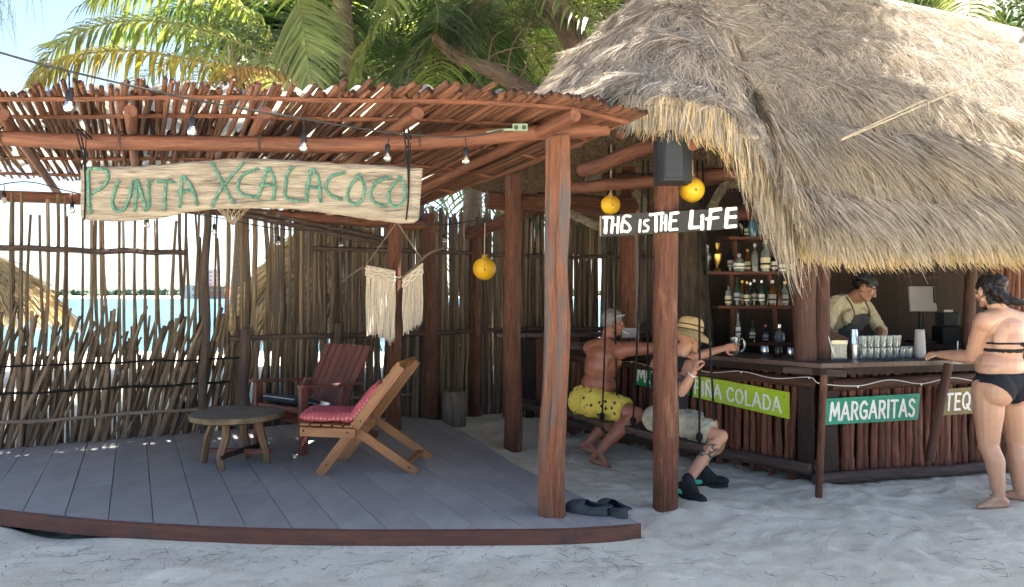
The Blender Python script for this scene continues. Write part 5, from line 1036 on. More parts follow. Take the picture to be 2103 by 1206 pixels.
# bar ware on the counter
def ware(name, prof, px, ybot, d, mat, label, cat, group=None, n=18, zc=.981):
    p = W(px, ybot, d); p.z = zc if zc else p.z; t = thing(name, label, cat, p, group); MB().lathe(p, prof, n).build('body', mat, t); return t, p
def CD(px, off): # depth of the counter's right wing at that column, off behind its front edge
    a = Cc+nR*(-off); n_ = nR; return on_plane(px, 700, Vector((a.x, a.y, 1)), n_).y
d = CD(1750, .05); t, p = ware('shaker', [(.038, 0), (.046, .12), (.047, .125), (.044, .128)], 1754, 740, d, 'steel', 'steel cocktail shaker lower tin standing on the bar', 'shaker')
t, p = ware('shaker', [(.043, .115), (.041, .13), (.030, .245), (.001, .247)], 1753, 740, d, 'steel', 'steel shaker tin upturned on the other shaker tin', 'shaker')
for r_ in range(2):
    for k in range(8):
        x = 1772+k*13.2+r_*4; d = CD(x, .0+.075*r_); hgt = .095 if k < 6 or r_ else .085
        for lv in range(2 if k < 6 else 1):
            tumb = [(.028, 0), (.030, .004), (.036, hgt), (.034, hgt), (.027, .012), (.001, .011)]
            ware('tumbler', [(a, b) for a, b in tumb], x, 738, d, 'glass_clear', 'clear tumbler, %s from the shaker in the %s row, %s' % (('first', 'second', 'third', 'fourth', 'fifth', 'sixth', 'seventh', 'eighth')[k], ('front', 'rear')[r_], ('upper glass of its stack' if lv else ('lower glass of its stack' if k < 6 else 'not stacked'))), 'glass', 'tumblers lined up on the bar', zc=.981+lv*(hgt+.001))
d = CD(1889, .02); ware('cup_tower', [(.036, 0), (.046, .01)]+[(.046+.003*(i % 2)-.0008*i, .02+i*.0155) for i in range(14)]+[(.033, .238), (.001, .24)], 1889, 737, d, 'plastic_cup', 'stack of upturned clear plastic cups on the bar', 'cups')
d = CD(1718, .05); p = W(1718, 740, d); p.z = .981; t = thing('caddy', 'clear acrylic caddy with cream card at the corner post', 'caddy', p)
MB().box(p+Vector((.0, .0, .065)), (.125, .09, .13)).build('tray', 'glass_clear', t, smooth=False); MB().box(p+Vector((0, -.052, .145)), (.13, .006, .03)).build('card', 'cream_card', t); MB().tube([p+Vector((-.02, -.02, .02)), p+Vector((-.085, -.03, .19))], .008, n=7).build('spoon', 'white_plastic', t)
for k in range(3): MB().tube([p+Vector((-.03+k*.025, .0, .01)), p+Vector((-.03+k*.028, .01, .15))], .006, n=6).build('straw', 'black_plastic', t)
def CL(px, off): a = Cc+nL*(-off); return on_plane(px, 700, Vector((a.x, a.y, 1)), nL).y
d = CL(1512, -.02); t, p = ware('glass_mug', [(.036, 0), (.040, .006), (.043, .16), (.040, .162), (.034, .02), (.001, .018)], 1510, 725, d, 'glass_clear', 'tall clear glass mug held by the person in straw hat', 'mug')
MB().tube(catmull([p+Vector((.04, 0, .14)), p+Vector((.075, 0, .135)), p+Vector((.08, 0, .06)), p+Vector((.04, 0, .03))], 12), .007, n=7).build('handle', 'glass_clear', t)
MB().lathe(p, [(.030, .02), (.034, .09), (.001, .091)], 14).build('drink', 'glass_amber', t)
for k, x in enumerate((1570, 1598, 1624)): ware('drinks_can', [(.028, 0), (.033, .006), (.033, .085), (.028, .092), (.001, .09)], x, 735, CL(x, .08), 'steel' if k != 1 else 'glass_dark', 'low steel cup %s on the bar left of the corner post' % ('nearest the mug', 'in the middle', 'nearest the corner post')[k], 'cup', 'low cups on the bar')
ware('napkin_holder', [(.03, 0), (.032, .06), (.02, .062), (.001, .06)], 1850, 712, 6.6, 'steel', 'small steel cup behind the tumblers', 'cup', zc=.985)
# till screen and printer
mo = thing('till_screen', 'grey back of a till monitor inside the bar', 'monitor', W(1894, 640, 7.2)); c = W(1894, 614, 7.2); MB().box(c, (.265, .03, .25), Matrix.Rotation(R(-8), 3, 'X') , bev=.008).build('screen', 'screen_back', mo); MB().box(c+Vector((.115, -.016, 0)), (.03, .01, .23)).build('side_strip', 'rubber_grey', mo)
MB().tube([c+Vector((0, .02, -.12)), c+Vector((0, .03, -.32)), c+Vector((0, .03, -.42))], .025, n=8).build('stand', 'black_plastic', mo); MB().box(c+Vector((0, .02, -.42)), (.22, .18, .02)).build('foot', 'black_plastic', mo)
pr_ = thing('receipt_printer', 'small dark receipt printer beside the till screen', 'printer', W(1945, 660, 7.2)); c = W(1945, 655, 7.2); MB().box(c, (.15, .16, .13), bev=.01).build('case', 'rubber_grey', pr_); MB().box(c+Vector((-.005, -.03, .075)), (.085, .01, .03)).build('paper', 'white_plastic', pr_); MB().box(c-Vector((0, 0, .16)), (.2, .2, .18), bev=.01).build('stand', 'black_plastic', pr_)
# white wire of tiny lights stapled along the bar front
wl = thing('fairy_wire', 'thin white wire with tiny lamps sagging along the bar front', 'wire', zz(Cc+nL*.16, .86)); P = []
for i in range(9): q = Cc+nL*.145+uL*(2.4-i*.3); P.append(zz(q, .86-.035*(i % 2)))
P += [zz(corner(.16), .82)]+[zz(Cc+nR*.15+uR*(.25+i*.3), .83-.04*((i+1) % 2)) for i in range(7)]
MB().tube(catmull(P, 90), .0035, n=5).build('wire', 'cable_white', wl)
for i in range(0, len(P), 2): MB().ball(P[i]-Vector((0, .004, .008)), .008, 8).build('lamp', 'paint_white', wl)
cu = thing('drink_cup', 'pale plastic cup with straw on the bar before the woman', 'cup', W(1965, 725, 5.95)); p = W(1966, 740, 5.62); p.z = .981; MB().lathe(p, [(.030, 0), (.042, .10), (.040, .10), (.001, .085)], 16).build('cup', 'white_plastic', cu); MB().tube([p+Vector((.0, 0, .02)), p+Vector((.004, 0, .17))], .004, n=6).build('straw', 'paint_white', cu)
# menu card standing by the man
mn = thing('menu_card', 'small grey menu card standing on the bar before the man', 'menu', W(1290, 690, 7.1)); c = W(1292, 684, 7.2); MB().box(c, (.14, .004, .10), Matrix.Rotation(R(12), 3, 'X')).build('card', 'screen_back', mn)
MB().tube([c-Vector((.0, 0, .05)), zz(c, .985)], .01, n=6).build('stand', 'black_plastic', mn)
# ------------------------------------------------------------------ people
def skin(name, c1, c2, c3):
    m = surf(name, c1, c2, 14, rough=.42, coord='Object', lo=.25, hi=.75, bump=.3, fine=160, dist=.004, c3=c3, s3=7, t3=(.45, .75), spec=.5)
    B = m.node_tree.nodes['Principled BSDF']; B.inputs['Subsurface Weight'].default_value = .12; B.inputs['Subsurface Radius'].default_value = (.012, .005, .003); return m
skin('skin_tan', (.34, .135, .078), (.24, .088, .05), (.38, .13, .085)); skin('skin_fair', (.52, .305, .195), (.43, .235, .145), (.52, .255, .165)); skin('skin_warm', (.47, .24, .15), (.40, .195, .12), (.50, .23, .15)); skin('skin_brown', (.30, .15, .09), (.25, .12, .07), (.33, .15, .095))
surf('hair_dark', (.018, .012, .010), (.010, .007, .006), 60, rough=.45, coord='Object', bump=.4, dist=.004); surf('hair_grey', (.36, .33, .30), (.24, .21, .19), 60, rough=.6, coord='Object', bump=.4, dist=.004)
surf('cloth_black', (.014, .015, .020), (.010, .011, .015), 20, rough=.85, coord='Object', bump=.2, dist=.01); surf('cloth_cream', (.50, .44, .31), (.42, .37, .25), 9, rough=.9, coord='Object', bump=.25, dist=.02); surf('apron_grey', (.055, .056, .058), (.042, .043, .046), 14, rough=.85, coord='Object', bump=.2, dist=.01)
surf('cloth_khaki', (.40, .37, .28), (.20, .19, .14), 9, rough=.9, coord='Object', bump=.3, dist=.015); surf('straw_hat', (.58, .42, .20), (.40, .27, .12), 60, rough=.8, coord='Object', bump=.7, dist=.006); surf('hat_band', (.10, .06, .035), (.05, .03, .02), 60, rough=.8, coord='Object'); surf('leather', (.16, .075, .03), rough=.6, coord='Object')
surf('tattoo_ink', (.055, .065, .06), (.09, .085, .075), 30, rough=.55, coord='Object'); surf('eye_white', (.7, .68, .64), rough=.3, coord='Object'); surf('shoe_black', (.014, .015, .016), (.008, .008, .009), 60, rough=.7, coord='Object', bump=.3, dist=.004); surf('shoe_green', (.06, .50, .32), rough=.6, coord='Object'); surf('lips', (.30, .10, .08), rough=.5, coord='Object')
def yellow_print():
    m, t, N, B = _new('yellow_print'); L = t.links.new; tc = N.new('ShaderNodeTexCoord')
    vo = N.new('ShaderNodeTexVoronoi'); vo.inputs['Scale'].default_value = 17; vo.inputs['Randomness'].default_value = .7; L(tc.outputs['Object'], vo.inputs['Vector'])
    nz = N.new('ShaderNodeTexNoise'); nz.inputs['Scale'].default_value = 70; L(tc.outputs['Object'], nz.inputs['Vector'])
    ad = N.new('ShaderNodeMath'); ad.operation = 'MULTIPLY_ADD'; ad.inputs[1].default_value = .45; L(nz.outputs['Fac'], ad.inputs[0]); L(vo.outputs['Distance'], ad.inputs[2])
    rp = N.new('ShaderNodeValToRGB'); e = rp.color_ramp.elements; e[0].position = .46; e[0].color = (.035, .03, .02, 1); e[1].position = .49; e[1].color = (.66, .50, .085, 1); L(ad.outputs[0], rp.inputs[0]); L(rp.outputs[0], B.inputs['Base Color']); B.inputs['Roughness'].default_value = .85
yellow_print()
V3 = Vector
def rcone(m, p0, r0, p1, r1, n=14, flat=False):
    p0, p1 = V3(p0), V3(p1); d = (p1-p0); L = d.length; d = d.normalized()
    if flat: m.tube([p0, p1], [r0, r1], n=n); return
    pts = []; rr = []
    for a in (88, 65, 40, 18): pts.append(p0-d*(r0*math.sin(R(a)))); rr.append(r0*math.cos(R(a)))
    for i in range(5): pts.append(p0.lerp(p1, i/4)); rr.append(lerp(r0, r1, i/4))
    for a in (18, 40, 65, 88): pts.append(p1+d*(r1*math.sin(R(a)))); rr.append(r1*math.cos(R(a)))
    m.tube(pts, rr, n=n)
def ell(m, c, rad, fr=None, n=16):
    b = len(m.v); m.ball((0, 0, 0), 1.0, n); F_ = fr or Matrix.Identity(3); c = V3(c)
    for i in range(b, len(m.v)): v = m.v[i]; m.v[i] = tuple(c+F_ @ V3((v[0]*rad[0], v[1]*rad[1], v[2]*rad[2])))
def frame(lat, fwd, up): return Matrix((V3(lat).normalized(), V3(fwd).normalized(), V3(up).normalized())).transposed()
def blob(m, voxel=.0065, smooth=5, fac=.5):
    """union of overlapping pieces as one continuous skin -> numpy verts, faces"""
    me = bpy.data.meshes.new('tmp'); me.from_pydata(m.v, [], m.f); o = bpy.data.objects.new('tmp', me); COL.objects.link(o)
    r_ = o.modifiers.new('r', 'REMESH'); r_.mode = 'VOXEL'; r_.voxel_size = voxel; r_.use_smooth_shade = True
    s_ = o.modifiers.new('s', 'SMOOTH'); s_.factor = fac; s_.iterations = smooth
    dg = bpy.context.evaluated_depsgraph_get(); ev = o.evaluated_get(dg); em = ev.to_mesh()
    V = np.empty(len(em.vertices)*3, np.float32); em.vertices.foreach_get('co', V); V = V.reshape(-1, 3)
    Nn = np.empty(len(em.vertices)*3, np.float32); em.vertices.foreach_get('normal', Nn); Nn = Nn.reshape(-1, 3)
    F = [tuple(p.vertices) for p in em.polygons]; ev.to_mesh_clear(); bpy.data.objects.remove(o); bpy.data.meshes.remove(me)
    return V, F, Nn
def rumple(b, a=.011):
    """folds of loose cloth"""
    return b[0]+b[2]*np.array([1-abs(mnoise.noise(V3((v[0]*16, v[1]*16, v[2]*7))))*2+.5*mnoise.noise(V3(v)*38) for v in b[0]])[:, None]*a
def skin_obj(name, V, F, mat, parent):
    me = bpy.data.meshes.new(name); me.from_pydata([tuple(map(float, v)) for v in V], [], F); me.polygons.foreach_set('use_smooth', [True]*len(F)); me.materials.append(M[mat]); me.update(); return link(bpy.data.objects.new(name, me), parent)
def shell(name, body, pred, off, mat, parent, jitter=0):
    """clothing or hair that follows the body: the faces pred picks, set off from the skin, with a closed rim"""
    V, F, Nn = body; C = np.array([V[list(f)].mean(0) for f in F]); k = pred(C); sel = [f for f, q in zip(F, k) if q]
    if not sel: return None
    ids = sorted({i for f in sel for i in f}); mp = {i: j for j, i in enumerate(ids)}; n = len(ids); A = V[ids]+Nn[ids]*off
    if jitter: A = A+Nn[ids]*(np.array([mnoise.noise(V3(v)*45) for v in A])[:, None]*jitter)
    Bt = V[ids]-Nn[ids]*.002; E = {}
    for f in sel:
        for a, b in zip(f, f[1:]+f[:1]): E[(a, b)] = E.get((a, b), 0)+1
    rim = [(mp[b], mp[a], mp[a]+n, mp[b]+n) for (a, b) in E if (b, a) not in E]
    return skin_obj(name, np.vstack([A, Bt]), [tuple(mp[i] for i in f) for f in sel]+rim, mat, parent)
def hand(m, w_, d, pn, thumb_side, curl=.5, size=1.0, spread=.12):
    """palm and five bent fingers; d along the hand, pn out of the palm, thumb_side +1/-1 along pn x d"""
    w_, d, pn = V3(w_), V3(d).normalized(), V3(pn); pn = (pn-d*pn.dot(d)).normalized(); sd = pn.cross(d).normalized()*thumb_side; s = size
    ell(m, w_+d*.048*s, (.040*s, .016*s, .052*s), frame(sd, pn, d)); rcone(m, w_-d*.01, .024*s, w_+d*.03*s, .022*s)
    for k, (o, L) in enumerate(((.030, .072), (.010, .080), (-.011, .075), (-.030, .060))):
        p = w_+d*(.085-.006*abs(k-1.2))*s+sd*o*s; dr = (d+sd*o*spread*12).normalized(); a = curl*(.75+.1*k)
        for q, fl in enumerate((.45, .31, .24)):
            dr2 = (dr*math.cos(a)+pn*math.sin(a)).normalized(); p2 = p+dr2*(L*fl*s); rcone(m, p, (.0098-.0008*q)*s, p2, (.0092-.0009*q)*s, 8); p = p2; a += curl*.75
    p = w_+d*.022*s+sd*.032*s; q1 = p+(sd*.75+d*.6+pn*.25).normalized()*.038*s; q2 = q1+(d*.9+sd*.15+pn*(.2+curl*.4)).normalized()*.032*s; rcone(m, p, .013*s, q1, .011*s, 8); rcone(m, q1, .0108*s, q2, .0085*s, 8)
def foot(m, ank, toe, s=1.0, sole=0.0):
    """foot from the ankle pointing along toe (flattened to the ground height sole)"""
    ank, toe = V3(ank), V3(toe).normalized(); sd = V3((-toe.y, toe.x, 0)).normalized(); up = V3((0, 0, 1)); up = (up-toe*up.dot(toe)).normalized(); low = ank-up*(ank.z-sole-.024) if abs(toe.z) < .3 else ank-up*.05
    heel = low-toe*.045; rcone(m, ank, .036*s, heel+up*.012, .034*s); rcone(m, heel, .03*s, low+toe*.10*s-up*.004, .028*s); ell(m, low+toe*.125*s-up*.004, (.044*s, .052*s, .021*s), frame(sd, toe, up)); rcone(m, ank+toe*.01, .034*s, low+toe*.11*s+up*.004, .022*s)
    for k, (o, L, r_) in enumerate(((.03, .045, .0125), (.012, .045, .0095), (-.004, .042, .009), (-.018, .036, .0085), (-.031, .028, .008))): a = low+toe*(.15-.006*k)*s+sd*o*s-up*.006; rcone(m, a, r_*s, a+toe*L*s-up*.004, r_*.9*s, 8)
def head(m, c, fwd, up=(0, 0, 1), s=1.0):
    c, fwd = V3(c), V3(fwd).normalized(); up = V3(up); up = (up-fwd*up.dot(fwd)).normalized(); lat = fwd.cross(up); F_ = frame(lat, fwd, up); L = lambda x, y, z: c+lat*x*s+fwd*y*s+up*z*s
    ell(m, L(0, -.012, .03), (.074*s, .094*s, .088*s), F_); ell(m, L(0, .03, -.035), (.058*s, .062*s, .078*s), F_); ell(m, L(0, .058, -.088), (.034*s, .030*s, .026*s), F_)       # skull, face, chin
    for sg in (-1, 1):
        rcone(m, L(sg*.055, .0, -.06), .02*s, L(sg*.022, .062, -.092), .02*s, 10); ell(m, L(sg*.042, .062, -.025), (.024*s, .02*s, .022*s), F_)                      # jaw, cheek
        ell(m, L(sg*.078, -.012, -.008), (.012*s, .024*s, .034*s), frame(lat+fwd*(-.35*sg), fwd+lat*.35*sg, up)); rcone(m, L(sg*.018, .088, .024), .010*s, L(sg*.048, .076, .022), .010*s, 8)  # ear, brow
    rcone(m, L(0, .088, .012), .010*s, L(0, .112, -.028), .0135*s, 10); ell(m, L(0, .102, -.034), (.018*s, .013*s, .010*s), F_); ell(m, L(0, .084, -.062), (.024*s, .012*s, .007*s), F_); ell(m, L(0, .082, -.074), (.021*s, .012*s, .008*s), F_)
    return L, F_
def figure(J, b=1.0, female=False, hands=True, feet=True):
    """lay out a whole body on its joints J (world places); b is the build"""
    m = MB(); g = {k: V3(v) for k, v in J.items() if k not in ('curlL', 'curlR')}
    hc = (g['hipL']+g['hipR'])/2; sc = (g['shL']+g['shR'])/2; up = (sc-hc).normalized(); lat = (g['shR']-g['shL']).normalized(); hl = (g['hipR']-g['hipL']).normalized(); fwd = up.cross(lat).normalized(); hf = up.cross(hl).normalized(); TL = (sc-hc).length
    Ft, Fh = frame(lat, fwd, up), frame(hl, hf, up); sw = (g['shR']-g['shL']).length/2
    ell(m, hc+up*.03, (.165*b, .125*b, .115), Fh); ell(m, hc+up*TL*.34+fwd*.012, (.148*b, .118*b, .13), Ft); ell(m, hc+up*TL*.66, (sw*.80, .118*b, .17), Ft); ell(m, hc+up*TL*.86-fwd*.008, (sw*.92, .096*b, .10), Ft)
    rcone(m, g['shL']-up*.012, .062*b, sc+up*.035, .06*b); rcone(m, g['shR']-up*.012, .062*b, sc+up*.035, .06*b)
    for s_, h in ((-1, 'hipL'), (1, 'hipR')):
        ell(m, g[h]-hf*.055+up*.0, (.088*b, .088*b, .10*b), Fh)
        ell(m, sc-up*.13+lat*s_*sw*.45-fwd*.06, (.075, .045, .10), Ft); ell(m, sc-up*.12+lat*s_*sw*.42+fwd*(.085 if not female else .10), ((.075, .04, .07) if not female else (.07, .06, .07)), Ft)
    nb = sc+up*.05; hd = g['head']; rcone(m, nb-up*.03, .066, hd-up*.05-V3(J['look']).normalized()*.02, .056 if not female else .050)
    L, Fhd = head(m, hd, J['look'], J.get('hup', (0, 0, 1)))
    for q in 'LR':
        a, e, w_ = g['sh'+q], g['el'+q], g['wr'+q]; rcone(m, a, .056*b, a.lerp(e, .55), .050*b); rcone(m, a.lerp(e, .4), .050*b, e, .040*b); fa = e.lerp(w_, .3); rcone(m, e, .040*b, fa, .044*b); rcone(m, fa, .044*b, w_, .027*(b*.5+.5))
        if hands: hand(m, w_, g['hd'+q], g['pn'+q], 1 if q == 'R' else -1, J.get('curl'+q, .5), .95 if not female else .88)
        h, k, an = g['hip'+q], g['kn'+q], g['an'+q]; rcone(m, h, .092*b, h.lerp(k, .45), .082*b); rcone(m, h.lerp(k, .4), .083*b, k, .056*b); ell(m, k+(k-(h+an)/2).normalized()*.012, (.048*b, .048*b, .055*b)); bk = ((h+an)/2-k); bk = bk.normalized()*.022 if bk.length > .03 else -hf*.02
        cf = k.lerp(an, .32)+bk; rcone(m, k, .052*b, cf, .056*b); rcone(m, cf, .056*b, an, .034*(b*.5+.5))
        if feet: foot(m, an, g['toe'+q], .95 if not female else .9, J.get('sole', V3((0, 0, 0))).z if hasattr(J.get('sole', 0), 'z') else ground_z(an.x, an.y))
    return m, dict(hc=hc, sc=sc, up=up, lat=lat, fwd=fwd, hl=hl, hf=hf, L=L, TL=TL, **g)
def sd_seg(C, a, b):
    a, b = np.array(a), np.array(b); v = b-a; t = np.clip(((C-a) @ v)/(v @ v), 0, 1); return np.linalg.norm(C-a-t[:, None]*v, axis=1), t
def face_bits(t, X, eyes=True, lips=True, s=1.0):
    L = X['L']
    for sg in (-1, 1):
        if eyes: e = MB().ball(L(sg*.032, .074, .006), .011, 10, (1, 1, .62)).build('eye', 'eye_white', t); MB().ball(L(sg*.033, .0825, .005), .0052, 8).build('iris', 'hair_dark', e)
        MB().tube(catmull([L(sg*.014, .098, .030), L(sg*.034, .094, .037), L(sg*.054, .078, .030)], 8), .0045, n=6).build('eyebrow', 'hair_dark', t)
def hair_pred(X, low=-.02, front=.045, back=-.085):
    L = X['L']; c = L(0, 0, 0); y = np.array(L(0, 1, 0)-c); z = np.array(L(0, 0, 1)-c); x = np.array(L(1, 0, 0)-c); c = np.array(c)
    def f(C):
        d = C-c; fy, fz, fx = d @ y, d @ z, d @ x; lim = np.where(fy > .02, front, np.where(fy > -.035, low+.01, back+.02)); lim = np.where((fy > .02) & (fy < .05) & (np.abs(fx) > .05), .02, lim)
        return (fz > lim) & (np.linalg.norm(d, axis=1) < .16) & ~((np.abs(fx) > .076) & (fz < .035) & (fy > -.045) & (fy < .03))
    return f
# --- man in yellow shorts, on the swing, arms on the bar
fw = V3((.87, .49, 0)); rt = V3((.49, -.87, 0)); hc = V3((.765, 6.86, .505)); sc = V3((.875, 6.84, 1.01))
J = dict(hipL=hc-rt*.09, hipR=hc+rt*.09, shL=sc-rt*.225, shR=sc+rt*.225, head=W(1259, 664, 6.86), look=(.93, .22, -.12), elR=(1.30, 6.56, 1.035), wrR=(1.56, 6.55, 1.03), hdR=(.95, .25, -.15), pnR=(0, 0, -1), elL=(1.0, 7.10, .98), wrL=(1.22, 7.12, 1.035), hdL=(.95, -.1, -.1), pnL=(0, 0, -1),
    knR=(1.11, 6.54, .435), anR=(.77, 6.46, .125), toeR=(.72, -.45, -.25), knL=(1.02, 6.80, .43), anL=(.70, 6.74, .14), toeL=(.75, -.4, -.30), curlR=.35, curlL=.35)
man = thing('person', 'bare-backed person in yellow palm-print shorts leaning on the bar from a swing', 'person', (.8, 6.8, 0))
m, X = figure(J, 1.28); XM = X; B1 = blob(m); skin_obj('body', B1[0], B1[1], 'skin_tan', man); shell('hair', B1, hair_pred(X, .0, .06, -.06), .0025, 'hair_grey', man, .003); face_bits(man, X)
m = MB(); Fh = frame(X['hl'], X['hf'], X['up']); ell(m, X['hc']+X['up']*.03, (.225, .175, .135), Fh)
for q in 'LR':
    h, k = X['hip'+q], X['kn'+q]; ell(m, h-X['hf']*.06, (.135, .135, .142), Fh); rcone(m, h, .137, h.lerp(k, .35), .130); rcone(m, h.lerp(k, .1), .132, h.lerp(k, .72), .120, flat=True)
Bs = blob(m, .008, 4); skin_obj('shorts', rumple(Bs), Bs[1], 'yellow_print', man)
L = X['L']; sg_ = MB(); sg_.tube(catmull([L(-.082, -.03, .045), L(-.085, .02, .075), L(-.06, .075, .088), L(0, .09, .092), L(.06, .075, .088), L(.085, .02, .075), L(.082, -.03, .045)], 24), .004, n=6); sg_.build('sunglasses', 'white_plastic', man)
for s_ in (-1, 1): MB().ball(L(s_*.034, .082, .098), .024, 10, (1, .5, .7)).build('lens', 'black_plastic', man)
MB().tube([L(.012, .10, -.064), L(.03, .165, -.085)], .004, n=6).build('cigarette', 'paint_white', man)
# --- person in straw hat, on the nearer swing
fw = V3((.82, .57, 0)); rt = V3((.57, -.82, 0)); hc = V3((1.235, 5.80, .515)); sc = V3((1.285, 5.82, .955))
J = dict(hipL=hc-rt*.085, hipR=hc+rt*.085, shL=sc-rt*.17, shR=sc+rt*.17, head=V3((1.425, 5.86, 1.165)), look=(.88, .40, -.25), elR=(1.275, 5.50, .775), wrR=W(1425, 764, 5.46), hdR=(.25, .12, .95), pnR=(.9, .35, 0), elL=(1.52, 6.16, .985), wrL=(1.80, 6.21, 1.055), hdL=(.9, .25, .1), pnL=(.3, -.9, 0),
    knR=(1.56, 5.47, .445), anR=(1.29, 5.36, .135), toeR=(.42, -.78, -.22), knL=(1.60, 5.86, .46), anL=(1.505, 5.76, .115), toeL=(.95, -.12, 0), curlR=1.15, curlL=.75)
hp = thing('person', 'person in straw hat, black vest and pale shorts gripping a swing rope', 'person', (1.25, 5.8, 0))
m, X = figure(J, .94, feet=False); B2 = blob(m); skin_obj('body', B2[0], B2[1], 'skin_warm', hp); face_bits(hp, X)
def vest(C):
    z = (C-np.array(X['hc'])) @ np.array(X['up']); s = np.abs((C-np.array(X['sc'])) @ np.array(X['lat'])); k = (z > .06) & (z < X['TL']+.06) & (s < .155)
    for q in 'LR': d, t = sd_seg(C, X['el'+q], X['wr'+q]); k &= d > .07; d, t = sd_seg(C, X['sh'+q], X['el'+q]); k &= ~((d < .075) & (t > .22))
    d, t = sd_seg(C, X['hipL'], X['knL']); k &= ~((d < .1) & (t > .35)); d, t = sd_seg(C, X['hipR'], X['knR']); k &= ~((d < .1) & (t > .35)); return k & (np.linalg.norm(C-np.array(X['head']), axis=1) > .19)
shell('vest', B2, vest, .009, 'cloth_black', hp, .004)
m = MB(); Fh = frame(X['hl'], X['hf'], X['up']); ell(m, X['hc']+X['up']*.02, (.168, .135, .115), Fh)
for q in 'LR':
    h, k = X['hip'+q], X['kn'+q]; ell(m, h-X['hf']*.05, (.095, .1, .1), Fh); rcone(m, h, .104, h.lerp(k, .4), .098); rcone(m, h.lerp(k, .1), .102, h.lerp(k, .80), .094, flat=True)
Bs = blob(m, .008, 4); skin_obj('shorts', rumple(Bs), Bs[1], 'cloth_khaki', hp)
def ink(C):
    d, t = sd_seg(C, X['knR'], X['anR']); nz = np.array([mnoise.noise(V3(c)*38)+.5*mnoise.noise(V3(c)*80) for c in C]); r2 = ((t-.36)/.22)**2; return (d < .075) & (t > .1) & (t < .62) & (nz > -.05+.5*r2)
shell('tattoo', B2, ink, .0012, 'tattoo_ink', hp)
def ink2(C): d, t = sd_seg(C, X['shR'], X['elR']); nz = np.array([mnoise.noise(V3(c)*30) for c in C]); return (d < .06) & (t > .35) & (t < .98) & (nz > -.1)
shell('tattoo', B2, ink2, .0012, 'tattoo_ink', hp)
w_ = X['wrR'].lerp(X['elR'], .14); ax = (X['wrR']-X['elR']).normalized(); n1 = ax.cross(V3((0, 1, 0))).normalized(); n2 = ax.cross(n1); MB().tube([w_+n1*math.cos(a)*.034+n2*math.sin(a)*.034 for a in np.linspace(0, 6.3, 20)], .0055, n=6).build('bracelet', 'paint_white', hp)
L = X['L']; hat = MB(); fwd_ = (L(0, 1, 0)-L(0, 0, 0)); upv = (L(0, 0, 1)-L(0, 0, 0)); hc_ = L(0, -.012, .045); q = V3((0, 0, 1)).rotation_difference(upv)
prof = [(.128, -.048), (.120, -.020), (.104, .0), (.103, .05), (.098, .085), (.080, .112), (.045, .122), (.02, .118), (.001, .115)]; hat.lathe(hc_, prof, 36, axis=upv)
crown = hat.build('straw_hat', 'straw_hat', hp)
vs = []; fs = []; K = 48
for i in range(8):
    t = i/7
    for k in range(K):
        a = 6.2832*k/K; r_ = lerp(.105, .185, t); z = -.0-.055*t**1.4+.016*math.sin(2*a+.6)*t+.006*mnoise.noise((k*.5, i, 0))*t; v = q @ V3((math.cos(a)*r_, math.sin(a)*r_*1.1, z)); vs.append(hc_+v)
for i in range(7): fs += [(i*K+k, i*K+(k+1) % K, i*K+K+(k+1) % K, i*K+K+k) for k in range(K)]
mb = MB(); mb.add(vs, fs, vs); mb.add([v-upv*.005 for v in vs], [f[::-1] for f in fs], vs); mb.build('brim', 'straw_hat', crown)
for zz_, r0 in ((.012, .1055), (.05, .1045)): MB().tube([hc_+q @ V3((math.cos(a)*r0, math.sin(a)*r0, zz_)) for a in np.linspace(0, 6.283, 37)], .0055, n=6, cap=False).build('hat_band', 'hat_band', crown)
def shoe(an, toe, label):
    an, toe = V3(an), V3(toe); toe.z *= .6; toe.normalize(); sd = V3((-toe.y, toe.x, 0)).normalized(); up = toe.cross(sd); up = up if up.z > 0 else -up; low = an-V3((0, 0, an.z-ground_z(an.x, an.y)-.045)) if toe.z > -.1 else an-up*.075
    m = MB(); heel = low-toe*.055; ell(m, heel+up*.012, (.042, .05, .045), frame(sd, toe, up)); rcone(m, heel, .040, low+toe*.11, .038); ell(m, low+toe*.13, (.047, .075, .036), frame(sd, toe, up)); rcone(m, an+up*.02, .047, low+toe*.02+up*.012, .046); rcone(m, an+toe*.02, .042, low+toe*.10, .036)
    b = blob(m, .006, 4); o = skin_obj('shoe', b[0], b[1], 'shoe_black', hp); m = MB(); pts = []
    mm = MB(); c = low+toe*.04-up*.034; 
    for a in range(24): t = a/24*6.2832; y = math.sin(t)*.155; wd = .044+.006*math.sin(t); pts.append(c+toe*y+sd*math.cos(t)*wd*(1-.15*(math.sin(t) < -.7)))
    mm.add([p_-up*.012 for p_ in pts]+[p_+up*.012 for p_ in pts], [tuple(range(23, -1, -1)), tuple(range(24, 48))]+[(i, (i+1) % 24, 24+(i+1) % 24, 24+i) for i in range(24)], [(0, 0, 0)]*48); mm.build('sole', 'shoe_black', o)
    for g in (-1, 1): m = MB(); ell(m, heel+sd*g*.030+toe*.01-up*.006, (.016, .045, .022), frame(sd, toe, up)); m.build('heel_patch', 'shoe_green', o)
    for k in range(3): MB().tube([low+toe*(.05+.025*k)+up*(.052-.007*k)-sd*.022, low+toe*(.055+.025*k)+up*(.056-.007*k), low+toe*(.05+.025*k)+up*(.052-.007*k)+sd*.022], .003, n=5).build('lace', 'hair_dark', o)
shoe(X['anR'], X['toeR'], ''); shoe(X['anL'], X['toeL'], '')
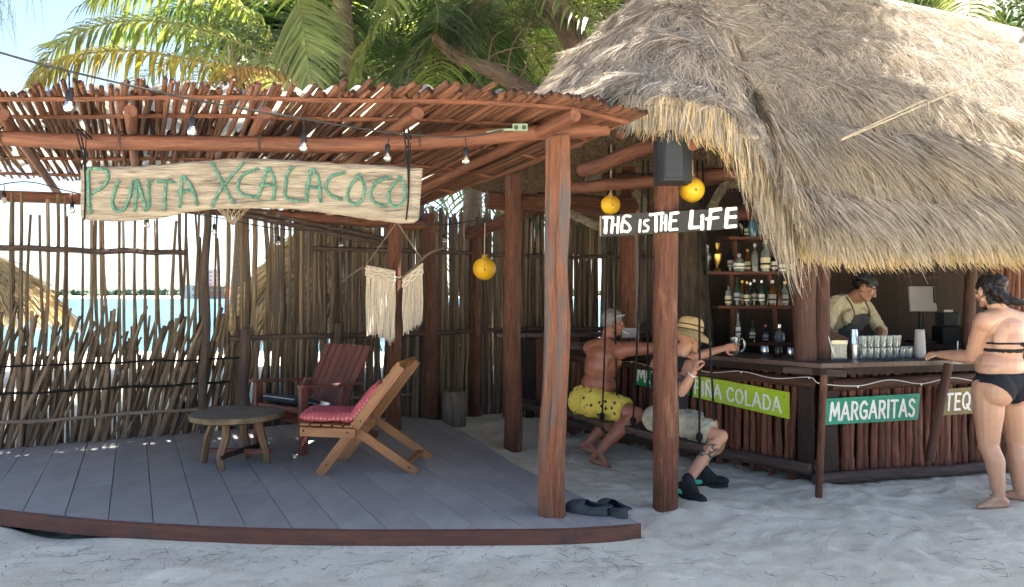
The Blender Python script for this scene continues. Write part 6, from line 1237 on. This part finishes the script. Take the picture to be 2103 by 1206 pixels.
# --- bartender
fw = V3((.45, -.89, 0)); rt = V3((-.89, -.45, 0)); hc = V3((3.12, 6.86, .95)); sc = V3((3.125, 6.78, 1.435))
J = dict(hipL=hc-rt*.09, hipR=hc+rt*.09, shL=sc-rt*.185, shR=sc+rt*.185, head=V3((3.22, 6.67, 1.575)), look=(.78, -.40, -.48), hup=(.3, -.1, .95), elR=(2.80, 6.55, 1.165), wrR=(3.02, 6.42, 1.07), hdR=(.9, -.1, -.15), pnR=(0, 0, -1), elL=(3.42, 6.76, 1.17), wrL=(3.25, 6.50, 1.09), hdL=(-.4, -.7, -.2), pnL=(-.6, 0, -.7),
    knR=hc+rt*.1-V3((0, 0, .44)), anR=hc+rt*.1-V3((0, 0, .84)), toeR=fw, knL=hc-rt*.1-V3((0, 0, .44)), anL=hc-rt*.1-V3((0, 0, .84)), toeL=fw, curlR=.8, curlL=.8)
bt = thing('person', 'bartender in cream shirt and dark apron looking down behind the bar', 'person', (3.12, 6.86, 0))
m, X = figure(J, 1.0); XB = X; B3 = blob(m, .007); skin_obj('body', B3[0], B3[1], 'skin_brown', bt); shell('hair', B3, hair_pred(X, .0, .05, -.06), .006, 'hair_dark', bt, .003); face_bits(bt, X)
def shirt(C):
    z = (C-np.array(X['hc'])) @ np.array(X['up']); k = (z > -.05) & (z < X['TL']+.075) & (np.linalg.norm(C-np.array(X['head']), axis=1) > .165)
    for q in 'LR': d, t = sd_seg(C, X['el'+q], X['wr'+q]); k &= ~((d < .065) & (t > .06)); d, t = sd_seg(C, X['hip'+q], X['kn'+q]); k &= ~((d < .1) & (t > .25))
    return k
m = MB(); hcx, up, lat, fwd = X['hc'], X['up'], X['lat'], X['fwd']
B3s = shell('shirt', B3, shirt, .014, 'cloth_cream', bt, .008)
def trousers(C):
    z = C[:, 2]; k = (z < .93) & (z > .14)
    for q in 'LR': d, t = sd_seg(C, X['el'+q], X['wr'+q]); k &= d > .09
    return k
shell('trousers', B3, trousers, .018, 'cloth_black', bt, .006)
def apron(C):
    d = C-np.array(hcx); z = d @ np.array(up); y = d @ np.array(fwd); x = d @ np.array(lat); k = (y > .03) & (z > -.35) & (z < .40) & (np.abs(x) < np.interp(z, [0, .15, .40], [.19, .17, .115]))
    for q in 'LR': dd, t = sd_seg(C, X['el'+q], X['wr'+q]); k &= dd > .075; dd, t = sd_seg(C, X['sh'+q], X['el'+q]); k &= ~((dd < .065) & (t > .3))
    return k
shell('apron', B3, apron, .026, 'apron_grey', bt, .004)
for s_ in (-1, 1):
    for mt, a, b in (('leather', .0, .3), ('cable', .3, 1.0)):
        cp = [hcx+up*.39+lat*s_*.095+fwd*.155, hcx+up*.46+lat*s_*.105+fwd*.135, hcx+up*.53+lat*s_*.105+fwd*.08, hcx+up*.565+lat*s_*.10+fwd*.01, hcx+up*.53+lat*s_*.09-fwd*.08]; P = catmull(cp, 24); P = P[int(24*a):int(24*b)+1]; MB().tube(P, .011, n=6, sq=.4).build('apron_strap', mt, bt)
L = X['L']; cap_ = MB(); cap_.ball(L(0, -.012, .05), .098, 18, (1, 1.02, .78)); 
def cap_pred(C): return hair_pred(X, .045, .06, .03)(C)
shell('cap', B3, cap_pred, .015, 'rubber_grey', bt, .002); m = MB(); F_ = frame(L(1, 0, 0)-L(0, 0, 0), L(0, 1, 0)-L(0, 0, 0), L(0, 0, 1)-L(0, 0, 0)); ell(m, L(0, -.12, .035), (.07, .055, .007), F_); m.build('peak', 'rubber_grey', bt)
# --- woman in black bikini at the counter
fw = V3((-.33, .94, 0)); rt = V3((.94, .33, 0)); hc = V3((3.47, 5.20, .845)); sc = V3((3.515, 5.24, 1.325))
J = dict(hipL=hc-rt*.105, hipR=hc+rt*.105, shL=sc-rt*.175, shR=sc+rt*.175, head=V3((3.455, 5.285, 1.535)), look=(-.06, .99, -.12), elL=(3.335, 5.30, 1.055), wrL=(3.255, 5.56, 1.055), hdL=(-.55, .75, .05), pnL=(.2, .2, -.9), elR=(3.83, 5.52, 1.06), wrR=(3.68, 5.74, 1.04), hdR=(-.6, .6, 0), pnR=(0, 0, -1),
    knL=(3.375, 5.175, .445), anL=(3.415, 5.12, .085), toeL=(-.93, -.05, 0), knR=(3.635, 5.27, .44), anR=(3.64, 5.235, .085), toeR=(-.65, .5, 0), curlL=.9, curlR=.5)
wm = thing('person', 'barefoot person in black bikini with dark pinned-up hair standing at the bar', 'person', (3.5, 5.2, 0))
m, X = figure(J, 1.17, female=True)
for q in (-1, 1): ell(m, X['hc']+X['hl']*q*.085-X['hf']*.075-V3((0, 0, .015)), (.095, .085, .105), frame(X['hl'], X['hf'], X['up'])); ell(m, X['hc']+X['hl']*q*.12+X['up']*.14, (.06, .085, .05), frame(X['hl'], X['hf'], X['up']))
for q in 'LR': h, k = X['hip'+q], X['kn'+q]; rcone(m, h, .108, h.lerp(k, .5), .09)
B4 = blob(m); skin_obj('body', B4[0], B4[1], 'skin_fair', wm)
def armfree(C, r=.07):
    k = np.ones(len(C), bool)
    for q in 'LR': d, t = sd_seg(C, X['el'+q], X['wr'+q]); k &= d > r; d, t = sd_seg(C, X['sh'+q], X['el'+q]); k &= ~((d < r) & (t > .12))
    return k
def bottoms(C):
    s = np.abs((C-np.array(X['hc'])) @ np.array(X['hl'])); y = (C-np.array(X['hc'])) @ np.array(X['hf']); z = C[:, 2]; lo = np.where(y < 0, .735+.19*np.clip((s-.02)/.21, 0, 1)**.9, .76+.15*np.clip(s/.19, 0, 1)); return (z > lo) & (z < .955-.01*(s/.2)**2) & armfree(C)
shell('bikini_bottom', B4, bottoms, .004, 'cloth_black', wm)
def band(a, b, dz=0):
    def f(C): s = (C-np.array(X['sc'])) @ np.array(X['lat']); z = C[:, 2]-dz*np.abs(s); return (z > a) & (z < b) & armfree(C, .066) & (np.abs(s) < .21)
    return f
shell('bikini_band', B4, band(1.105, 1.130), .005, 'cloth_black', wm); shell('bikini_tie', B4, band(1.158, 1.172), .005, 'cloth_black', wm)
def cups(C): d = C-np.array(X['sc']); y = d @ np.array(X['fwd']); z = C[:, 2]; s = np.abs(d @ np.array(X['lat'])); return (y > .07) & (z > 1.10) & (z < 1.27) & (s > .02) & (s < .15) & armfree(C)
shell('bikini_top', B4, cups, .006, 'cloth_black', wm)
kp = X['sc']-X['fwd']*.135; kp = V3((kp.x+.03, kp.y, 1.15)); m = MB()
for a in ((.05, .02), (-.045, .015), (.02, -.10), (-.015, -.085), (.04, .0)): m.tube(catmull([kp, kp+X['lat']*a[0]*.6+V3((0, -.012, abs(a[1])*.3)), kp+X['lat']*a[0]+V3((0, -.006, a[1]))], 8), .005, n=5)
m.ball(kp, .013, 8); m.build('knot', 'cloth_black', wm)
hr = shell('hair', B4, hair_pred(X, -.035, .055, -.12), .012, 'hair_dark', wm, .005); L = X['L']
m = MB(); ell(m, L(.0, -.085, .075), (.045, .042, .042)); ell(m, L(.01, -.105, .05), (.05, .04, .05)); ell(m, L(.0, -.085, -.02), (.055, .04, .07)); rcone(m, L(0, -.10, -.03), .04, L(.03, -.13, -.09), .03)
Bh = blob(m, .007, 3); skin_obj('bun', Bh[0]+Bh[2]*np.array([mnoise.noise(V3(v)*40) for v in Bh[0]])[:, None]*.008, Bh[1], 'hair_dark', wm); rcm = MB(); rcm.tube(catmull([L(.03, -.11, -.05), L(.06, -.17, -.10), L(.13, -.20, -.10), L(.22, -.2, -.11)], 12), [.03, .03, .03, .028, .028, .026, .024, .022, .02, .016, .012, .008, .004], n=8); rcm.build('ponytail', 'hair_dark', wm)
face_bits(wm, X)

# loose hair
def loose_hair(body, pred, parent, mat, n, ln, target=None, wid=.0022, stand=.6):
    V, F, Nn = body; k = np.where(pred(V))[0]; i = RNG.choice(k, n); p = V[i]+Nn[i]*.008; d = Nn[i]*stand+RNG.normal(0, .35, (n, 3))
    if target is not None: t_ = nrm(np.array(target)[None, :]-p); d = t_*1.0+Nn[i]*.15+RNG.normal(0, .16, (n, 3))
    d = nrm(d); L = ln*RNG.uniform(.5, 1.2, n); q = np.linspace(0, 1, 4); P = p[:, None, :]+d[:, None, :]*(L[:, None]*q)[:, :, None]+Nn[i][:, None, :]*(.006*np.sin(q*3.1))[None, :, None]
    P[:, :, 2] -= (L*.12)[:, None]*q[None, :]**2; VV, FF = ribbons(P, None, np.full(n, wid)[:, None]*np.array([1, 1, .8, .3])[None, :], nrm(np.cross(d, RNG.normal(size=(n, 3))))); np_mesh('hair_strands', VV, FF, mat, parent, kind='stuff')
loose_hair(B4, hair_pred(X, -.035, .055, -.12), wm, 'hair_dark', 1500, .10, L(0, -.09, .05)); loose_hair(B1, hair_pred(XM, .0, .06, -.06), man, 'hair_grey', 1400, .016, stand=1.0); loose_hair(B3, hair_pred(XB, .0, .05, -.06), bt, 'hair_dark', 900, .02, stand=.8)
# ------------------------------------------------------------------ plants
LG = dict(coord='Object', rough=.45, lo=.3, hi=.7, spec=.5, transl=.42)
surf('frond_green', (.07, .11, .04), (.04, .07, .026), 3, island=.35, tcol=(1.3, 1.5, .6), **LG); surf('frond_light', (.17, .20, .07), (.10, .145, .045), 3, island=.35, tcol=(2.0, 1.8, .8), **LG)
surf('frond_yellow', (.30, .24, .05), (.20, .18, .035), 3, island=.4, tcol=(1.7, 1.5, .6), **LG); surf('frond_dry', (.34, .20, .075), (.24, .15, .06), 3, island=.4, tcol=(1.4, 1.2, .8), **LG); surf('rachis', (.20, .19, .06), (.13, .12, .04), 5, rough=.6, coord='Object')
surf('leaf_dark', (.028, .052, .020), (.017, .034, .012), 3, island=.45, tcol=(.9, 1.1, .4), **LG); surf('needle', (.07, .085, .04), (.045, .06, .028), 3, island=.4, tcol=(1.5, 1.6, 1.0), **LG)
def frond(parent, ctrl, llen, mat, n=60, droop=.6, wid=.028, rr=.018, v0=.10, fwdmix=.55):
    """a feather frond: arching stalk with hanging leaflets both sides, joined as one part"""
    K = 26; P = np.array([tuple(p) for p in catmull(ctrl, K)]); T = nrm(np.gradient(P, axis=0)); up = np.array([0, 0, 1.0]); sd = np.cross(T, up); bad = np.linalg.norm(sd, axis=1) < .25; sd[bad] = np.cross(T[bad], np.array([.3, 1.0, 0])); sd = nrm(sd); nu = np.cross(sd, T)
    t = np.repeat(np.linspace(v0, .995, n), 2)+RNG.normal(0, .004, 2*n); t = np.clip(t, 0, .999); sg = np.tile([1.0, -1.0], n); x = t*K; k = x.astype(int); f = (x-k)[:, None]; k1 = np.minimum(k+1, K)
    p = P[k]*(1-f)+P[k1]*f; tt = nrm(T[k]*(1-f)+T[k1]*f); s_ = nrm(sd[k]*(1-f)+sd[k1]*f); u_ = nrm(nu[k]*(1-f)+nu[k1]*f)
    L = llen*(np.interp(t, [0, .15, .4, .75, 1], [.55, .85, 1, .8, .32]))*RNG.uniform(.85, 1.1, 2*n); fm = np.interp(t, [0, .8, 1], [fwdmix*.7, fwdmix, 1.4])[:, None]
    d0 = nrm(s_*sg[:, None]+tt*fm+u_*.22+RNG.normal(0, .07, (2*n, 3))); q = np.linspace(0, 1, 5)
    Q = p[:, None, :]+d0[:, None, :]*(L[:, None]*q)[:, :, None]; dr = droop*RNG.uniform(.7, 1.35, 2*n); Q[:, :, 2] -= L[:, None]*dr[:, None]*(q**2)[None, :]
    Q[:, 1:, :] = Q[:, :1, :]+(Q[:, 1:, :]-Q[:, :1, :])*np.minimum(1, (L[:, None]*q[None, 1:])/np.maximum(np.linalg.norm(Q[:, 1:, :]-Q[:, :1, :], axis=2), 1e-6))[:, :, None]
    wd = nrm(np.cross(d0, u_)); V, F = ribbons(Q, None, wid*np.array([.6, 1, .95, .6, .08])[None, :]*RNG.uniform(.8, 1.15, 2*n)[:, None], wd)
    o = np_mesh('frond', V, F, [mat, 'rachis'], parent)
    MB().tube([tuple(a) for a in P[::2]], [rr*lerp(1, .2, i/13) for i in range(len(P[::2]))], n=5).build('stalk', 'rachis', o)
    return o
def palm(label, top, base, nf, L0, specials=(), mats=('frond_green', 'frond_green', 'frond_light'), elev=(-20, 75), lean=0, azr=(0, 360)):
    top, base = V3(top), V3(base); t = thing('palm_tree', label, 'palm', base, 'coconut palms behind the pergola'); 
    pts = catmull([base, base.lerp(top, .5)+V3((.15, .1, 0)), top], 14); MB().tube(pts, [.17-.05*i/14 for i in range(15)], n=12, lobes=lambda a, L: 1+.05*math.sin(L*40)).build('trunk', 'palm_trunk', t)
    for k in range(nf):
        az = R(lerp(azr[0], azr[1], (k+random.uniform(-.3, .3))/nf)); el = R(random.uniform(*elev)); L = L0*random.uniform(.85, 1.1); h = V3((math.cos(az), math.sin(az), 0)); sag = random.uniform(.35, .6)
        c = [top+(h*math.cos(el)+V3((0, 0, math.sin(el))))*(L*q)-V3((0, 0, sag*L*q*q)) for q in (0, .25, .5, .75, 1)]
        frond(t, c, L*.26, random.choice(mats), n=46, droop=random.uniform(.35, .7), wid=.034)
    for c, ll, mat, n, dr, wd in specials: frond(t, c, ll, mat, n=n, droop=dr, wid=wd)
    return t
palm('coconut palm whose long fronds arch over the left of the pergola', W(600, 135, 10.3), V3((-3.2, 10.6, -.3)), 9, 3.0, [
    ([W(590, 125, 10.2), W(430, 66, 9.8), W(300, 42, 9.5), W(190, 56, 9.3), W(112, 100, 9.2), W(60, 165, 9.1)], .85, 'frond_light', 84, .75, .036), ([W(560, 160, 9.8), W(400, 124, 9.4), W(260, 104, 9.2), (W(150, 116, 9.0)), W(85, 148, 8.9), W(42, 192, 8.8)], .62, 'frond_yellow', 76, .9, .034),
    ([W(420, 205, 9.2), W(465, 152, 9.1), W(515, 139, 9.1), W(575, 150, 9.1), W(650, 185, 9.2)], .38, 'frond_dry', 56, .8, .026), ([W(600, 120, 10.2), W(500, 20, 10), W(400, -30, 9.8), W(280, -40, 9.6), W(190, 0, 9.5)], .85, 'frond_light', 76, .8, .036), ([W(600, 130, 10.4), W(480, 60, 10.6), W(360, 30, 10.8), W(240, 60, 11)], .8, 'frond_green', 70, .8, .036)], azr=(-60, 200))
palm('coconut palm with fronds hanging down over the middle of the pergola', W(690, -130, 9.6), V3((-2.2, 10.0, -.3)), 12, 3.1, [
    ([W(660, -110, 9.4), W(612, -50, 9.0), W(616, 10, 8.9), W(626, 80, 8.85), W(640, 175, 8.85)], .80, 'frond_light', 84, .28, .036), ([W(720, -120, 9.3), W(800, -60, 8.8), W(800, 10, 8.6), W(762, 70, 8.5), W(735, 125, 8.5), W(715, 190, 8.5)], .50, 'frond_light', 84, .95, .030), ([W(720, -110, 9.8), W(860, -50, 9.6), W(900, 40, 9.5), W(850, 110, 9.5), W(800, 170, 9.5)], .8, 'frond_green', 76, .5, .036), ([W(690, -110, 9.9), W(720, 0, 9.9), W(700, 90, 9.9), W(680, 180, 9.9)], .8, 'frond_green', 70, .4, .036)])
palm('coconut palm in shade behind the bare gnarled limb', W(950, -40, 11.2), V3((-.8, 12, -.3)), 16, 3.3, [([W(950, -30, 11.2), W(900, 60, 10.8), W(860, 120, 10.6), W(820, 190, 10.6)], .85, 'frond_light', 70, .5, .036), ([W(960, -30, 11.2), W(1010, 60, 10.9), W(1000, 130, 10.8), W(980, 200, 10.8)], .85, 'frond_green', 70, .5, .036)], elev=(-60, 60))
palm('coconut palm in shade low behind the middle of the pergola', W(800, 70, 13), V3((-2.2, 13.2, -.3)), 18, 3.2, elev=(-70, 70)); palm('coconut palm in deep shade left of the leaning trunk', W(1060, 60, 13.5), V3((.1, 13.8, -.3)), 18, 3.2, elev=(-70, 70))
palm('coconut palm in deep shade between trunk and thatch', W(1240, 40, 14), V3((1.9, 14.3, -.3)), 18, 3.2, elev=(-70, 70)); palm('coconut palm far behind the thatch ridge at the right', W(1990, -40, 15.5), V3((9.7, 15.8, -.3)), 18, 3.4, mats=('frond_green', 'frond_light'), elev=(-70, 70)); palm('small coconut palm behind the fence by the left palm', W(480, 90, 14.5), V3((-5.6, 14.6, -.3)), 14, 2.8, elev=(-50, 70))
# leafy trees closing the view behind the palms
def leafy(label, c, rad, n, sz, mat, trunk=True, gap=.0):
    c = V3(c); t = thing('leafy_tree', label, 'tree', (c.x, c.y, -.3), 'broad-leaved trees behind the palms'); MB().tube(catmull([(c.x, c.y, -.3), (c.x+.1, c.y, c.z*.5), (c.x, c.y, c.z)], 8), [.18, .17, .16, .14, .13, .12, .1, .08, .06], n=9).build('trunk', 'bark', t)
    for k in range(5): a = k*1.26; MB().tube([(c.x, c.y, c.z*.75), (c.x+math.cos(a)*rad[0]*.35, c.y+math.sin(a)*rad[1]*.35, c.z+.2), (c.x+math.cos(a)*rad[0]*.7, c.y+math.sin(a)*rad[1]*.7, c.z+rad[2]*.4)], [.06, .04, .02], n=6).build('limb', 'bark', t)
    nc = 46; u = nrm(RNG.normal(size=(nc, 3)))*RNG.uniform(.35, 1, (nc, 1))**.6*np.array(rad)+np.array(c); k = RNG.integers(0, nc, n); p = u[k]+RNG.normal(size=(n, 3))*np.array(rad)*.16; d = nrm(RNG.normal(size=(n, 3))+np.array([0, 0, -.4])); L = RNG.uniform(.6, 1.3, n)*sz
    P = p[:, None, :]+d[:, None, :]*L[:, None, None]*np.linspace(0, 1, 4)[None, :, None]; P[:, :, 2] -= (L*.25)[:, None]*np.linspace(0, 1, 4)[None, :]**2; V, F = ribbons(P, None, (L*.42)[:, None]*np.array([.25, 1, .85, .1])[None, :], nrm(np.cross(d, RNG.normal(size=(n, 3))))); np_mesh('crown', V, F, mat, t)
leafy('dark leafy tree behind the middle of the pergola', W(740, 60, 17), (3.2, 1.8, 2.6), 6500, .45, 'leaf_dark'); leafy('dark leafy tree behind the leaning trunk', W(1020, 90, 17.5), (3.2, 1.8, 2.6), 6500, .45, 'leaf_dark'); leafy('dark leafy tree behind the left slope of thatch', W(1270, 60, 18), (2.8, 1.8, 2.8), 6000, .45, 'leaf_dark'); leafy('green leafy tree beyond the right end of the thatch', W(2060, 10, 19), (3.4, 2, 2.4), 4600, .32, 'frond_green')
# the big shade tree: leaning trunk behind the bar, bare gnarled limb, unseen crown shaped to shade the front and leave gaps for sun
tr = thing('shade_tree', 'big casuarina with leaning trunk and bare limbs behind the thatch', 'tree', (2.3, 11, -.2))
MB().tube(catmull([(2.6, 11.2, -.3), W(1330, 420, 10.9), W(1235, 190, 10.6), W(1185, 95, 10.5), W(1140, 15, 10.4), W(1085, -110, 10.3), W(1020, -300, 10.2)], 40), [.25-.003*i for i in range(41)], n=20, lobes=lambda a, L: 1+.05*math.cos(3*a+L)+.04*math.cos(9*a-L*2)).build('trunk', 'bark', tr)
MB().tube(catmull([(3.2, 11.6, -.3), W(1340, 200, 11.6), W(1318, 40, 11.5), W(1290, -60, 11.5), W(1270, -300, 11.4)], 24), [.26-.004*i for i in range(25)], n=16, lobes=lambda a, L: 1+.05*math.cos(3*a+L)).build('trunk', 'bark', tr)
MB().tube(catmull([W(1180, 330, 10.0), W(1130, 215, 9.9), W(1062, 176, 9.8), W(1000, 142, 9.7), W(945, 122, 9.6), W(905, 88, 9.6), W(880, 60, 9.6)], 30), [.12, .12, .12, .12, .118, .115, .115, .112, .11, .11, .108, .105, .105, .10, .10, .098, .095, .092, .09, .088, .085, .08, .078, .075, .07, .065, .06, .055, .05, .045, .04], n=12, lobes=lambda a, L: 1+.1*math.cos(3*a+L*3)).build('limb', 'bark', tr)
MB().tube(catmull([W(952, 122, 9.6), W(948, 90, 9.6), W(960, 45, 9.6), W(975, 15, 9.6), W(1010, -10, 9.6)], 14), [.05-.002*i for i in range(15)], n=8).build('limb', 'bark', tr)
for pts in ([(1030, 150), (1005, 120), (1060, 98), (1140, 92), (1145, 75)], [(1140, 92), (1148, 140), (1140, 185)], [(1040, 160), (1050, 100), (1075, 60), (1110, 40)], [(1062, 176), (1085, 120), (1082, 70), (1095, 20)], [(1128, 50), (1108, 30), (1118, 0)], [(1010, 130), (1040, 135), (1090, 150)], [(1190, 60), (1205, 20), (1200, -20)], [(1000, 140), (1012, 80), (1040, 60)]):
    P = catmull([W(x, y, 9.7) for x, y in pts], 14); MB().tube(P, [.014-.0007*i for i in range(15)], n=5).build('twig', 'bark', tr)
def tufts(cs, n, ln, name='needles', spread=.12, wid=.006, droop=.3):
    c = np.array([tuple(q) for q in cs]); k = RNG.integers(0, len(c), n); p = c[k]+RNG.normal(size=(n, 3))*spread; d = nrm(RNG.normal(size=(n, 3))); L = ln*RNG.uniform(.6, 1.3, n); t = np.linspace(0, 1, 4); P = p[:, None, :]+d[:, None, :]*(L[:, None]*t)[:, :, None]; P[:, :, 2] -= (droop*L)[:, None]*t[None, :]**2*2
    V, F = ribbons(P, None, np.full(n, wid)[:, None]*np.array([1, 1, .8, .3])[None, :], nrm(np.cross(d, RNG.normal(size=(n, 3))))); return np_mesh(name, V, F, 'needle', tr, kind='stuff')
tufts([W(948, 66, 9.6), W(956, 42, 9.6), W(940, 60, 9.6), W(970, 20, 9.6), W(1000, 0, 9.6), W(935, 80, 9.6), W(1100, 20, 9.7), W(1060, 40, 9.8)], 1500, .30); tufts([W(2, -45, 7), W(8, -40, 7), W(-20, -20, 7), W(12, -50, 7)], 160, .24, droop=.9, wid=.004)
for k in range(9):
    a = k*.7; e = V3((2+math.cos(a)*5.0, 7+math.sin(a)*4.5, 9.0)); s_ = W(1085, -110, 10.3) if k % 2 else W(1270, -300, 11.4); MB().tube(catmull([s_, s_.lerp(e, .5)+V3((0, 0, 1.2)), e], 10), [.12-.01*i for i in range(11)], n=7).build('limb', 'bark', tr)
ncl = 1500; c = np.stack([RNG.uniform(-7, 13.5, ncl), RNG.uniform(-1.0, 14.5, ncl), RNG.uniform(7.2, 10.2, ncl)], -1); c = c[c[:, 2] > 1.5+.405*np.maximum(c[:, 1], 0)+1.1]
sx, sy = c[:, 0]-SUN.x/SUN.z*(c[:, 2]-3.5), c[:, 1]-SUN.y/SUN.z*(c[:, 2]-3.5)
pr = np.where((sy > 3.9) & (sy < 6.4) & (sx > -5) & (sx < 6.8), 1.0, 0.0); pr = np.where((sy >= 6.4) & (sx > -.6) & (sx < 3.0), .65, pr); pr = np.where((sy >= 6.2) & (sx >= 3.0), .05, pr); pr = np.where((sx < -.4) & (sy > 6.2), .12, pr); pr = np.where((sx > 3.2) & (sy > 6.2) & (sy < 6.8), .25, pr)
pr = np.where((sx < 1.2) & (sy > 4.55), .06, pr); pr = np.where((sx > -2.2) & (sx < 3.4) & (sy > 8.6), .6, pr); c = c[RNG.random(len(c)) < pr]; n = 38000; k = RNG.integers(0, len(c), n); p = c[k]+RNG.normal(size=(n, 3))*np.array([.36, .36, .3]); d = nrm(RNG.normal(size=(n, 3))+np.array([0, 0, -.5])); L = RNG.uniform(.2, .5, n); t = np.linspace(0, 1, 3)
P = p[:, None, :]+d[:, None, :]*(L[:, None]*t)[:, :, None]; V, F = ribbons(P, None, np.full(n, .085)[:, None]*np.array([.6, 1, .3])[None, :], nrm(np.cross(d, RNG.normal(size=(n, 3))))); np_mesh('crown', V, F, 'needle', tr)
# ------------------------------------------------------------------ thatched beach umbrellas beyond the fence
def umbrella(label, c, rad, h0, h1):
    c = V3(c); t = thing('beach_umbrella', label, 'umbrella', c, 'thatched beach umbrellas'); MB().tube([c, c+V3((0, 0, h1))], .08, n=10).build('post', 'post_grey', t)
    g = ground_z(c.x, c.y); m = MB(); m.lathe(V3((c.x, c.y, 0)), [(.02, h1), (rad*.35, lerp(h1, h0, .24)), (rad*.7, lerp(h1, h0, .56)), (rad, h0)], 30); m.build('thatch_cone', 'thatch_base', t)
    n = 7000; a = RNG.uniform(0, 6.283, n); v = RNG.random(n)**.6; r_ = rad*v; z = np.interp(v, [0, .35, .7, 1], [h1, lerp(h1, h0, .24), lerp(h1, h0, .56), h0]); p = np.stack([c.x+np.cos(a)*r_, c.y+np.sin(a)*r_, z+.01], -1); d = nrm(np.stack([np.cos(a)*.7, np.sin(a)*.7, -.55-.5*v**3], -1)+RNG.normal(0, .12, (n, 3))); L = RNG.uniform(.2, .5, n)
    P = p[:, None, :]+d[:, None, :]*(L[:, None]*np.linspace(0, 1, 3))[:, :, None]; V, F = ribbons(P, None, RNG.uniform(.008, .018, n), nrm(np.cross(d, RNG.normal(size=(n, 3))))); np_mesh('thatch_straw', V, F, 'thatch_cut', t, kind='stuff')
umbrella('big thatched beach umbrella seen through the middle of the fence', V3((-2.75, 11.6, -.2)), 1.7, .95, 2.95); umbrella('thatched beach umbrella at the left edge beyond the fence', V3((-8.9, 12.0, -.2)), 1.35, 1.2, 2.35)
